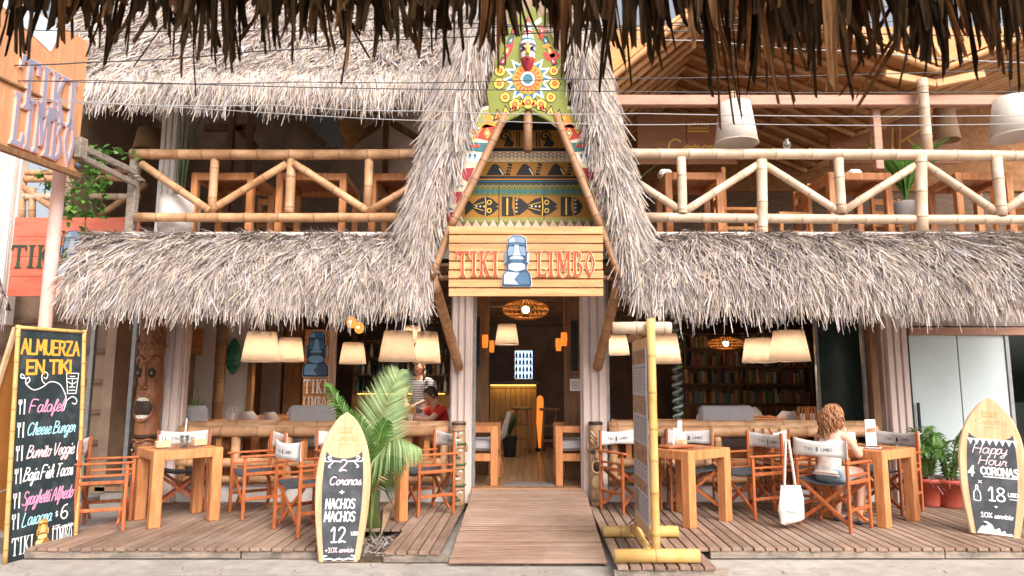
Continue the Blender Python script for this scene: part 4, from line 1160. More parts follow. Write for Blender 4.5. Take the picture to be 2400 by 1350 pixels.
def fish(cx_, cz_, L_, h_):
    mark('paint_black', [(cx_ - L_, cz_ - h_ * .95), (cx_ - L_ * .78, cz_ - h_ * .6), (cx_ - L_ * .55, cz_ - h_ * .25), (cx_ - L_ * .2, cz_ - h_ * .75), (cx_ + L_ * .25, cz_ - h_), (cx_ + L_ * .6, cz_ - h_ * .75), (cx_ + L_, cz_ - h_ * .15), (cx_ + L_ * .8, cz_),
                        (cx_ + L_, cz_ + h_ * .15), (cx_ + L_ * .6, cz_ + h_ * .75), (cx_ + L_ * .25, cz_ + h_), (cx_ - L_ * .2, cz_ + h_ * .75), (cx_ - L_ * .55, cz_ + h_ * .25), (cx_ - L_ * .78, cz_ + h_ * .6), (cx_ - L_, cz_ + h_ * .95)], 2)
    for dz in (-.42, .42):
        pts = [(cx_ + L_ * .42 + 6 * math.cos(2 * PI * i / 12), cz_ + dz * h_ + 6 * math.sin(2 * PI * i / 12)) for i in range(12)]; mark('paint_yellow', pts, 2.6)
        pts = [(cx_ + L_ * .42 + 3.4 * math.cos(2 * PI * i / 10), cz_ + dz * h_ + 3.4 * math.sin(2 * PI * i / 10)) for i in range(10)]; mark('paint_black', pts, 3.2)
        mark('paint_yellow', [(cx_ - L_ * .5, cz_ + dz * .35 * h_), (cx_ + L_ * .1, cz_ + dz * 1.1 * h_), (cx_ + L_ * .1, cz_ + dz * .95 * h_), (cx_ - L_ * .5, cz_ + dz * .2 * h_)], 2.6)
    mark('paint_yellow', [(cx_ + L_ * .16, cz_ - h_ * .95), (cx_ + L_ * .22, cz_ - h_ * .95), (cx_ + L_ * .26, cz_), (cx_ + L_ * .22, cz_ + h_ * .95), (cx_ + L_ * .16, cz_ + h_ * .95), (cx_ + L_ * .2, cz_)], 2.6)
    for i in range(3): mark('paint_cream', [(cx_ - L_ * .38 + i * 9, cz_ - 2), (cx_ - L_ * .38 + i * 9 + 4, cz_ - 2), (cx_ - L_ * .38 + i * 9 + 4, cz_ + 2), (cx_ - L_ * .38 + i * 9, cz_ + 2)], 3)
fish(1130, 484, 40, 23); fish(1262, 484, 46, 23)
for x_ in (1176, 1314):
    mark('paint_black', [(x_, 461), (x_ + 26, 461), (x_ + 24, 484), (x_ + 30, 506), (x_, 507)]); mark('paint_yellow', [(x_ + 11, 464), (x_ + 15, 464), (x_ + 15, 504), (x_ + 11, 504)], 2.6)
    mark('paint_black', [(x_ + 30, 462), (x_ + 44, 470), (x_ + 52, 484), (x_ + 44, 500), (x_ + 32, 506)], 2.2)
    for j in range(4): mark('paint_cream', [(x_ + 33, 467 + j * 9), (x_ + 38, 469 + j * 9), (x_ + 33, 472 + j * 9)], 2.8)
x_ = xl(528) + 6
while x_ < xr(528) - 14:
    mark('paint_pink', [(x_, 531), (x_ + 9.5, 514), (x_ + 19, 531)], 2); mark('paint_black', [(x_ + 9.5, 512.5), (x_ + 11, 514), (x_ + 20.5, 531), (x_ + 19, 531)], 2.3); x_ += 20
f.build('painted_figures', None, back)
for x_ in (1170, 1275):               # joints between the boards
    j = W([(x_, 430)])[0]
    MB().box((j[0], -.0075, W([(x_, 470)])[0][1]), (.006, .004, .48)).build('board_joint', 'black', back)

# bamboo A-frame, hanging king pole and the two slanting struts
af = thing('bamboo_trestle', 'bamboo A-frame with slanting struts carrying the gable above the entrance', 'bamboo trestle')
PY = 7.12
for s, pts in ((-1, [(1184, 268), (1056, 532), (1010, 652), (1076, 862)]), (1, [(1302, 268), (1408, 532), (1454, 652), (1400, 862)])):
    a, b = at(*pts[0], PY + .12), at(*pts[1], PY)
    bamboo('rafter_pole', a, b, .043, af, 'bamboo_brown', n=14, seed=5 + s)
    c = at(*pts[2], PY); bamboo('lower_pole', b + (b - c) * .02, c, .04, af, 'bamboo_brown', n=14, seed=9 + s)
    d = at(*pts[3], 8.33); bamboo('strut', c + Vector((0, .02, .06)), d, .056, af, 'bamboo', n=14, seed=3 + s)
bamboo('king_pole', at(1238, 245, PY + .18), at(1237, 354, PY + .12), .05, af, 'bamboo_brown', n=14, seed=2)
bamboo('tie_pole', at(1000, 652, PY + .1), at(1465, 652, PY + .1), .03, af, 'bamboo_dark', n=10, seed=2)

# ------------------------------------------------------------------ plank name board
SY = 7.04
p0, p1 = at(1051, 696, SY), at(1412, 530, SY)
SXc = (p0.x + p1.x) / 2
sg = thing('name_board', 'pine plank name board with red carved letters and a stone head, over the doorway', 'sign', (SXc, SY, p0.z))
W_, H_ = p1.x - p0.x, p1.z - p0.z
ph = H_ / 8
mat('sign_red', (0.42, 0.06, 0.022), .5, .25, 8); mat('sign_cream', (0.78, 0.60, 0.36), .6, .1)
for i in range(8):
    mb = MB(); mb.box((0, 0, 0), (W_ + random.uniform(-.006, .006), .028, ph - .013), bev=.003)
    o = mb.build('plank', 'pine', sg); o.location = (random.uniform(-.002, .002), random.uniform(-.001, .001), ph * (i + .5))
for x_ in (-W_ * .46, 0, W_ * .46): MB().box((x_, .03, H_ / 2), (.05, .03, H_ * .96)).build('batten', 'dark_wood', sg)
def S(px, py): q = at(px, py, SY - .016); return q.x - SXc, q.z - p0.z
x0_, z0_ = S(1066, 648); x1_, z1_ = S(1168, 589)
carve('TIKI', x0_ + .02, z0_, z1_ - z0_, -.015, .022, 'letter', 'sign_red', sg, width=x1_ - x0_ - .02, halo='sign_cream')
x0_, z0_ = S(1254, 648); x1_, z1_ = S(1394, 589)
carve('LIMBO', x0_ + .02, z0_, z1_ - z0_, -.015, .022, 'letter', 'sign_red', sg, width=x1_ - x0_ - .02, halo='sign_cream')
xa_, za_ = S(1211, 672); xb_, zb2_ = S(1211, 552)
moai(sg, xa_, za_, zb2_ - za_, -.015, 'blue', .025)
# ------------------------------------------------------------------ tall chalk menu board (A-frame) at the left
mat('orange_ply', (0.52, 0.20, 0.05), .5, .2, 3, (1, 1, .6), bump=.05)
mat('pale_wood', (0.62, 0.37, 0.19), .55, .2, 3, (8, 8, .8), bump=.1, col2=(.72, .49, .30), dirt=((.5, .27, .12), 4, .4))
cb = thing('chalk_menu_board', 'tall A-frame chalkboard with lunch menu, edged in bamboo, at the left kerb', 'chalkboard', (-4.50, 6.10, -.10), rot=(R(-3.2), 0, R(74.5)))
BW, BH = .66, 2.03
MB().box((BW / 2, .012, BH / 2), (BW, .02, BH)).build('board_panel', 'chalk_black', cb)
for x_ in (0, BW): bamboo('frame_side', (x_, 0, -.0), (x_, 0, BH + .02), .019, cb, 'bamboo_yellow', n=10, step=.2)
bamboo('frame_top', (-.02, 0, BH), (BW + .02, 0, BH), .017, cb, 'bamboo_yellow', n=10)
bk = MB(); bk.bar((BW / 2, .05, BH), (BW / 2, .72, .12), BW, .02, up=(0, 1, 0)); bk.build('back_leaf', 'orange_ply', cb)
for x_ in (0, BW): MB().bar((x_, .035, BH), (x_, .72, .0), .035, .03).build('back_frame', 'pale_wood', cb)
MB().tube([(0, .02, .62), (0.0, .16, .58), (0.0, .36, .62), (0, .53, .60)], .008, 6).build('chain', 'metal_grey', cb)
def line(nm, txt, m, x, zf, h, width, slant=.25, wd=.011, curve=True, rise=0):
    mb = MB(); write(mb, txt, x, BH * (1 - zf), h, -.0005, wd, width, slant, curve, rise=rise)
    return mb.build(nm, m, cb)
line('heading_letters', 'ALMUERZA', 'chalk_yellow', .04, .115, .13, .58, 0, .021, False)
line('heading_letters', 'EN TIKI', 'chalk_yellow', .10, .205, .12, .44, 0, .023, False, rise=.03)
line('menu_letters', 'Falafel', 'chalk_pink', .14, .375, .11, .33)
line('menu_letters', 'Cheese Burger', 'chalk_blue', .13, .475, .11, .47)
line('menu_letters', 'Burrito Veggie', 'chalk_palepink', .14, .575, .11, .46)
line('menu_letters', 'Baja Fish Tacos', 'chalk_white', .12, .672, .115, .475)
line('menu_letters', 'Spaghetti Alfredo', 'chalk_pink', .12, .775, .115, .485)
line('menu_letters', 'Lasagna', 'chalk_blue', .13, .862, .11, .27)
line('price_figure', '$', 'chalk_white', .445, .85, .05, .03, 0, .006); line('price_figure', '6', 'chalk_white', .50, .865, .13, .075, 0, .013)
line('menu_letters', '10% servicio', 'chalk_white', .42, .905, .035, .21, .1, .006)
mb = MB()
for zf in (.375, .475, .575, .672, .775, .862):       # fork and knife marks
    z = BH * (1 - zf)
    stroke(mb, [(.055, z - .01), (.055, z + .07)], .009, -.0005); stroke(mb, [(.042, z + .115), (.042, z + .08), (.055, z + .068), (.068, z + .08), (.068, z + .115)], .007, -.0005); stroke(mb, [(.055, z + .07), (.055, z + .115)], .006, -.0005)
    stroke(mb, [(.095, z - .01), (.095, z + .115)], .013, -.0005)
mb.build('cutlery_marks', 'chalk_white', cb, kind='stuff')
mb = MB()                                              # scrolls
def swirl(mb, pts, wd, y): stroke(mb, smooth_line(pts, 6), wd, y)
zz = lambda f: BH * (1 - f)
swirl(mb, [(.08, zz(.215)), (.05, zz(.205)), (.05, zz(.222)), (.09, zz(.225)), (.10, zz(.25)), (.17, zz(.275)), (.25, zz(.265)), (.33, zz(.24)), (.42, zz(.25)), (.48, zz(.29)), (.50, zz(.33)), (.48, zz(.37))], .009, -.0005)
swirl(mb, [(.28, zz(.25)), (.25, zz(.235)), (.245, zz(.21)), (.27, zz(.195)), (.30, zz(.205)), (.29, zz(.225)), (.265, zz(.22))], .009, -.0005)
swirl(mb, [(.10, zz(.25)), (.13, zz(.235)), (.12, zz(.22)), (.10, zz(.225))], .009, -.0005)
swirl(mb, [(.50, zz(.33)), (.56, zz(.31)), (.61, zz(.325)), (.60, zz(.345)), (.565, zz(.34))], .009, -.0005)
# little mask drawing
for a, b in (((.49, .2), (.62, .2)), ((.49, .2), (.51, .295)), ((.62, .2), (.60, .295)), ((.51, .295), (.60, .295)), ((.50, .225), (.61, .225)), ((.51, .24), (.545, .25)), ((.60, .24), (.565, .25)), ((.555, .225), (.555, .265)), ((.52, .28), (.59, .28)), ((.525, .265), (.585, .265)), ((.53, .215), (.58, .215))):
    stroke(mb, [(a[0], zz(a[1])), (b[0], zz(b[1]))], .008, -.0005)
mb.build('scroll_drawing', 'chalk_white', cb)
moai(cb, .325, BH * .03, .25, -.0005, 'orange', .003, rim=False)
mat('chalk_bold', (.80, .80, .78), .95, .1, 60)
carve('TIKI', .05, BH * .022, .15, -.0005, .002, 'menu_letters', 'chalk_bold', cb, width=.19)
carve('LIMBO', .42, BH * .028, .15, -.0005, .002, 'menu_letters', 'chalk_bold', cb, width=.20)

# ------------------------------------------------------------------ surfboard chalk signs
def surf_sign(label, loc, rz, H, Wm, lean, roll=0.0):
    t = thing('surfboard_sign', label, 'sign', loc, group='surfboard shaped chalk signs', rot=(R(-lean), R(roll), rz))
    def hw(t_):      # half width along the height
        if t_ < .5: return Wm / 2 * (.72 + .28 * math.sin(PI * t_))
        return Wm / 2 * max(0, 1 - ((t_ - .5) / .5) ** 2.3) ** .72
    N = 30
    out = [(hw(i / N), H * i / N) for i in range(N)] + [(0, H)]
    pl = out + [(-a, b) for a, b in out[::-1][1:]]
    ins = lambda k, y: [(a * k if b < H else 0, b) for a, b in pl]
    # rounded blank: three layers make the rail
    mb = MB(); n = len(pl)
    rings = [(1 - .05, -.022), (1, -.012), (1, .008), (1 - .05, .018)]
    vs = []; fs = []
    for k, y in rings:
        vs += [(a - (1 - k) * Wm * .5 * (1 if a > 0 else -1 if a < 0 else 0), y, max(.0, min(H - (1 - k) * .5 * H * .12, b))) for a, b in pl]
    for r_ in range(3):
        for i in range(n): fs.append((r_ * n + i, (r_ + 1) * n + i, (r_ + 1) * n + (i + 1) % n, r_ * n + (i + 1) % n))
    fs += [tuple(range(n)), tuple(range(4 * n - 1, 3 * n - 1, -1))]
    mb.add(vs, fs); mb.build('surfboard_blank', 'pale_wood', t)
    # slate panel, its top cut by an arc
    zt_ = .735 * H
    sl_ = []
    for i in range(0, 24):
        z = H * (.004 + (zt_ / H - .004) * i / 23); sl_.append((hw(z / H) * .74, z))
    arc = [(hw(zt_ / H) * .74 * math.cos(a), zt_ - .05 * H * math.sin(a) * 1.1) for a in np.linspace(0, PI, 13)][1:-1]
    pl2 = sl_ + arc + [(-a, b) for a, b in sl_[::-1]]
    pnl = MB().prism(pl2, -.0255, -.02).build('slate_panel', 'chalk_grey', t)
    # crown logo burnt into the nose
    mat('burnt_logo', (.50, .27, .09), .7, .2)
    lg = MB(); zc_ = H * .80
    write(lg, 'Corona', 0, zc_, H * .042, -.0225, .005, Wm * .46, .15, center=True)
    for i in range(5): stroke(lg, [(-.055 + i * .022, zc_ + H * .055), (-.066 + i * .028, zc_ + H * .082)], .006, -.0225)
    stroke(lg, [(-.065, zc_ + H * .055), (.05, zc_ + H * .055)], .007, -.0225); stroke(lg, [(-.07, zc_ + H * .088), (.06, zc_ + H * .088)], .006, -.0225)
    stroke(lg, [(-.05, zc_ - .03), (.05, zc_ - .03)], .005, -.0225)
    lg.build('burnt_logo', 'burnt_logo', t)
    MB().bar((0, .02, H * .62), (0, .30, .01), .20, .02, up=(0, 1, 0)).build('rear_strut', 'pale_wood', t)
    return t, pnl, -.0262
p = gnd(795, 1316, -.094)
sA, pn, yb = surf_sign('surfboard chalk sign offering nachos, on the kerb in front of the palm', (p.x, p.y, -.094), R(4), 1.27, .475, 5)
CK = .925
def chalk(par, items, nm='chalk_letters'):
    for txt, m, x, z, h, w__, sl_, wd, cv in items:
        mb = MB(); write(mb, txt, x, z * CK, h * CK, yb, wd, w__, sl_, cv, center=True); mb.build(nm, m, par)
chalk(pn, [('2', 'chalk_palepink', .0, .82, .10, .07, .1, .012, True), ('Coronas', 'chalk_palepink', .02, .69, .075, .27, .25, .010, True), ('+', 'chalk_white', .0, .60, .055, .04, 0, .010, False),
           ('NACHOS', 'chalk_white', -.01, .475, .085, .25, .05, .012, False), ('MACHOS', 'chalk_white', -.01, .36, .085, .26, .05, .012, False), ('12', 'chalk_white', -.01, .175, .13, .13, 0, .013, True),
           ('USD', 'chalk_white', .125, .235, .03, .06, 0, .006, False), ('+10% servicio', 'chalk_palepink', 0, .085, .042, .24, .05, .006, True)])
mb = MB()
for s in (-1, 1):
    q = lambda pts: [(s * a, b * CK) for a, b in pts]
    swirl(mb, q([(.03, .905), (.09, .91), (.13, .93), (.135, .95), (.115, .955), (.11, .94)]), .010, yb); swirl(mb, q([(.10, .91), (.14, .905), (.165, .915), (.16, .935)]), .009, yb); swirl(mb, q([(.09, .905), (.11, .88), (.13, .86), (.115, .85)]), .010, yb)
    swirl(mb, q([(.0, .03), (.04, .02), (.08, .03), (.12, .025), (.13, .05), (.105, .055)]), .012, yb)
mb.build('chalk_scrolls', 'chalk_white', pn, kind='stuff')

p = gnd(2331, 1256, 0)
sB, pn, yb = surf_sign('surfboard chalk sign offering happy hour, on the deck beside the red plant pot', (p.x, p.y, .002), R(-26), 1.29, .545, 6, 3.0)
chalk(pn, [('Happy', 'chalk_palepink', -.02, .815, .095, .27, .3, .008, True), ('Hour', 'chalk_palepink', 0, .70, .085, .22, .3, .008, True), ('4', 'chalk_white', -.17, .575, .10, .05, .1, .015, False), ('CORONAS', 'chalk_white', .06, .60, .075, .30, 0, .014, False),
           ('x', 'chalk_white', -.10, .51, .05, .03, 0, .006, False), ('18', 'chalk_white', .03, .345, .13, .13, 0, .014, True), ('USD', 'chalk_white', .16, .40, .035, .08, 0, .008, False), ('+', 'chalk_white', .02, .27, .04, .03, 0, .006, False),
           ('10% servicio', 'chalk_white', .02, .175, .045, .25, .05, .008, True)])
mb = MB()
stroke(mb, [(-.07, .535), (.20, .538)], .010, yb)
swirl(mb, [(-.155, .31), (-.155, .38), (-.138, .41), (-.138, .445), (-.122, .445), (-.122, .41), (-.105, .38), (-.105, .31), (-.155, .31)], .008, yb)
stroke(mb, [(.13, .345), (.195, .345)], .006, yb)
for x_ in np.arange(-.19, .19, .052):
    if abs(x_ + .0) > .015: mb.prism([(x_, .885), (x_ + .045, .885), (x_ + .022, .83)], yb - .0006, yb)
stroke(mb, [(-.19, .885), (-.01, .885)], .012, yb); stroke(mb, [(.01, .885), (.19, .885)], .012, yb)
mb.prism([(-.14, .012), (.15, .012), (.13, .035), (.09, .03), (.08, .055), (.05, .04), (.04, .075), (-.0, .055), (-.02, .10), (-.06, .125), (-.09, .12), (-.05, .10), (-.07, .08), (-.10, .08), (-.12, .05)], yb - .0008, yb)
mb.build('chalk_drawing', 'chalk_white', pn, kind='stuff')

# ------------------------------------------------------------------ bamboo menu stand
ms = thing('menu_stand', 'yellow bamboo menu stand with printed menu panel, on the deck step', 'menu stand', (1.01, 0, 0))
ya, yb2 = 5.76, 6.62
bamboo('front_post', (0, ya, .06), (0, ya, 1.97), .036, ms, 'bamboo_yellow', n=14, step=.3)
bamboo('rear_post', (0, yb2, .06), (0, yb2, 1.93), .03, ms, 'bamboo_yellow', n=12, step=.3)
bamboo('front_foot', (-.34, ya - .03, .055), (.34, ya - .03, .055), .055, ms, 'bamboo_yellow', n=14, step=.5)
bamboo('rear_foot', (-.34, yb2, .055), (.36, yb2, .055), .052, ms, 'bamboo_yellow', n=14, step=.5)
bamboo('base_pole', (-.05, ya, .08), (-.06, yb2, .09), .034, ms, 'bamboo_yellow', n=12)
bamboo('top_log', (-.03, ya + .1, 1.885), (-.03, yb2 + .1, 1.86), .04, ms, 'bamboo', n=14, step=.4)
bamboo('cross_log', (-.31, ya + .10, 1.90), (.19, ya + .10, 1.90), .053, ms, 'bamboo_pale', n=14, step=.22)
mat('print_photo', (.16, .09, .06), .35, .5, 16, col2=(.55, .32, .18), dirt=((.05, .08, .05), 14, .6)); mat('print_paper', (.46, .45, .48), .4, .06); mat('print_ink', (.16, .15, .17), .5, .2)
pm = MB().box((-.035, (ya + yb2) / 2 + .02, .98), (.012, yb2 - ya - .10, 1.50), bev=.002).build('menu_panel', 'print_paper', ms)
MB().box((-.035, (ya + yb2) / 2 + .02, .20), (.016, yb2 - ya - .08, .10), bev=.003).build('bottom_board', 'pale_wood', ms)
MB().box((-.03, (ya + yb2) / 2 + .02, 1.775), (.016, yb2 - ya - .08, .09), bev=.003).build('top_board', 'pale_wood', ms)
yl, yr = ya + .075, yb2 - .035
for z0_, z1_ in ((1.60, 1.72), (1.16, 1.32), (.74, .90), (.50, .60)):
    k_ = 3
    for i in range(k_):
        a, b = yl + (yr - yl) * i / k_ + .004, yl + (yr - yl) * (i + 1) / k_ - .004
        MB().box((-.0415, (a + b) / 2, (z0_ + z1_) / 2), (.001, b - a, z1_ - z0_)).build('menu_photo', 'print_photo', pm)
MB().box((-.0415, yr - .13, .38), (.001, .2, .2)).build('menu_photo', 'print_photo', pm)
ink = MB()
rd2 = random.Random(3)
for z0_, z1_ in ((1.34, 1.58), (.92, 1.14), (.27, .48), (.62, .73)):
    for c_ in range(4):
        y0_ = yl + .02 + (yr - yl - .02) * c_ / 4
        ink.box((-.0418, y0_ + .05, z1_ - .015), (.0008, .10, .014))
        z = z1_ - .04
        while z > z0_: ink.box((-.0418, y0_ + .08, z), (.0008, rd2.uniform(.09, .16), .005)); z -= .017
ink.build('menu_print', 'print_ink', pm)
tie = MB()
tie.tube([(-.1, yb2, .12), (-.02, yb2 - .02, .2), (.02, yb2, .13)], .006, 6); tie.build('lashing', 'black', ms)

# ------------------------------------------------------------------ projecting sign on the pole, upper left
mat('sign_board', (.50, .24, .12), .6, .18, 3, (6, 6, .8), bump=.1, dirt=((.42, .2, .1), 4, .4)); mat('letter_lilac', (.25, .235, .31), .55, .08); mat('letter_rim_pink', (.76, .42, .36), .6, .08); mat('letter_slate', (.07, .08, .10), .5, .2)
mat('pole_paint', (.60, .36, .30), .55, .12, 4, (1, 1, .6), dirt=((.5, .5, .54), 3, .7), col2=(.66, .38, .30)); mat('pale_blue', (.55, .62, .70), .6, .1)
far_ = at(176, 412, 6.85); dirv = Vector((.159, 1, 0)).normalized()
LS = 1.25
near_ = far_ - dirv * LS
ps = thing('projecting_sign', 'orange wooden sign with lilac raised letters, high on the pink pole', 'sign', (near_.x, near_.y, far_.z - .02), rot=(0, 0, math.atan2(dirv.y, dirv.x)))
SHt = 1.48
pk = 7
for i in range(pk):
    mb = MB(); mb.box((LS * (i + .5) / pk, .0, SHt / 2 + (.0 if i > 3 else .0)), (LS / pk - .003, .04, SHt), bev=.003); mb.build('board', 'sign_board', ps)
MB().box((LS / 2, -.035, .02), (LS + .02, .05, .06), bev=.005).build('lower_frame', 'brown_wood', ps)
MB().box((LS / 2, -.03, .655), (LS * .78, .035, .025), bev=.004).build('mid_ledge', 'brown_wood', ps)
MB().prism([(.05, SHt - .02), (LS - .33, SHt - .02), (LS - .45, SHt - .33), (.15, SHt - .12)], -.026, -.0215).build('pale_panel', 'pale_blue', ps)
def sloc(px, py):
    # where a pixel meets the sign face
    u = (px - CX) / FPX
    best = min(np.linspace(-.3, LS, 400), key=lambda s_: abs((lambda q: at(px, py, q.y).x - q.x)(near_ + dirv * s_)))
    q = near_ + dirv * best
    return best, at(px, py, q.y).z - (far_.z - .02)
a_, b_ = sloc(20, 236), sloc(160, 308); c_ = sloc(160, 190)
carve('TIKI', a_[0] + .06, b_[1] + .02, .50, -.021, .03, 'letter', 'letter_lilac', ps, width=b_[0] - a_[0] - .05, halo='letter_rim_pink')
a_, b_ = sloc(12, 320), sloc(162, 388)
carve('LIMBO', a_[0] + .02, .09, .50, -.021, .03, 'letter', 'letter_lilac', ps, width=b_[0] - a_[0] - .03, halo='letter_rim_pink')
MB().ball((b_[0] + .06, -.04, .12), .032, 10, 6).build('full_stop', 'letter_slate', ps)
MB().box((LS - .03, -.06, .30), (.10, .09, .22), bev=.008).build('bracket_block', 'fascia_wood', ps)
zb_s = far_.z
pole = thing('sign_pole', 'round pink and grey painted pole carrying the projecting sign', 'pole', (at(112, 700, 6.98).x, 6.98, -.1))
px_ = pole.location.x
MB().tube([(0, 0, 0), (0, 0, zb_s + .25)], .062, 18).build('shaft', 'pole_paint', pole, smooth=True)
MB().tube([(0, 0, 0), (0, 0, .03)], .12, 18).build('base_plate', 'metal_grey', pole)
st = thing('sign_strut', 'pair of grey weathered timber struts tying the sign to the balcony', 'strut')
a_, b_ = at(192, 345, 6.9), at(318, 405, 7.95)
MB().bar(a_, b_, .05, .07, .006).build('timber', 'fascia_wood', st)
a_, b_ = at(196, 370, 6.9), at(318, 432, 7.95)
MB().bar(a_, b_, .045, .06, .006).build('timber', 'fascia_wood', st)
st2 = at(318, 420, 7.95)
tg_ = MB(); tg_.tube([st2 + Vector((-.06, -.05, .03)), st2 + Vector((.07, -.06, .02)), st2 + Vector((.07, .05, .0)), st2 + Vector((-.06, .05, .02))], .014, 6); tg_.build('lashing', 'fascia_wood', st)

# ------------------------------------------------------------------ red board with dark green letters under the side railing
mat('red_board', (.60, .125, .07), .6, .15, 3, (.8, 6, 6), bump=.1, col2=(.68, .18, .11), dirt=((.5, .2, .14), 3, .5)); mat('letter_green', (.035, .065, .04), .6, .2)
q0, q1 = at(18, 695, 8.75), at(330, 510, 8.75)
rb = thing('red_sign_board', 'red painted plank board with dark green letters, partly behind the pink pole', 'sign', (q0.x, 8.75, q0.z))
w_, h_ = q1.x - q0.x, q1.z - q0.z
for i in range(4):
    MB().box((w_ / 2, 0, h_ * (i + .5) / 4), (w_, .03, h_ / 4 - .004), bev=.003).build('plank', 'red_board', rb)
def RS(px, py): q = at(px, py, 8.73); return q.x - q0.x, q.z - q0.z
a_, b_ = RS(22, 628), RS(118, 574)
carve('TIKI', a_[0] + .02, a_[1], b_[1] - a_[1], -.015, .012, 'letter', 'letter_green', rb, width=(b_[0] - a_[0]) * 1.2)
a_, b_ = RS(163, 650), RS(163, 540)
moai(rb, a_[0], a_[1], b_[1] - a_[1], -.015, 'blue', .012, rim=False)
a_, b_ = RS(205, 628), RS(325, 574)
carve('LIMBO', a_[0], a_[1], b_[1] - a_[1], -.015, .012, 'letter', 'letter_green', rb, width=(b_[0] - a_[0]))
# ------------------------------------------------------------------ square wooden tables
def make_table(label, x, y, deg, size=.68, h=.75, grp='square wooden tables on the deck', z=0, name='dining_table', leg=.105):
    t = thing(name, label, 'table', (x, y, z), R(deg), grp)
    s = size / 2; l2 = leg / 2
    for sx in (-1, 1):
        for sy in (-1, 1): MB().box((sx * (s - l2), sy * (s - l2), h / 2), (leg, leg, h), bev=.007).build('leg', 'table_wood', t)
    for sx in (-1, 1):
        MB().box((sx * (s - l2), 0, h - .05), (leg - .004, size - 2 * leg, .092), bev=.005).build('apron', 'table_wood', t)
        MB().box((0, sx * (s - l2), h - .05), (size - 2 * leg, leg - .004, .092), bev=.005).build('apron', 'table_wood', t)
    n = 4; w_ = (size - 2 * leg) / n
    for i in range(n): MB().box((-size / 2 + leg + w_ * (i + .5), 0, h - .022), (w_ - .004, size - 2 * leg, .03), bev=.003).build('top_board', 'table_top', t)
    return t
tL1 = make_table('square wooden table at the left end of the deck, holding a tall straw glass', -3.74, 7.44, 42.4, .67)
tR1 = make_table('square wooden table right behind the yellow menu stand', 1.63, 7.446, 37.6)
tR2 = make_table('square wooden table where the curly haired woman sits', 3.594, 7.464, 35)
tC = make_table('square wooden table half hidden behind the palm', -1.75, 7.37, 45, .66)

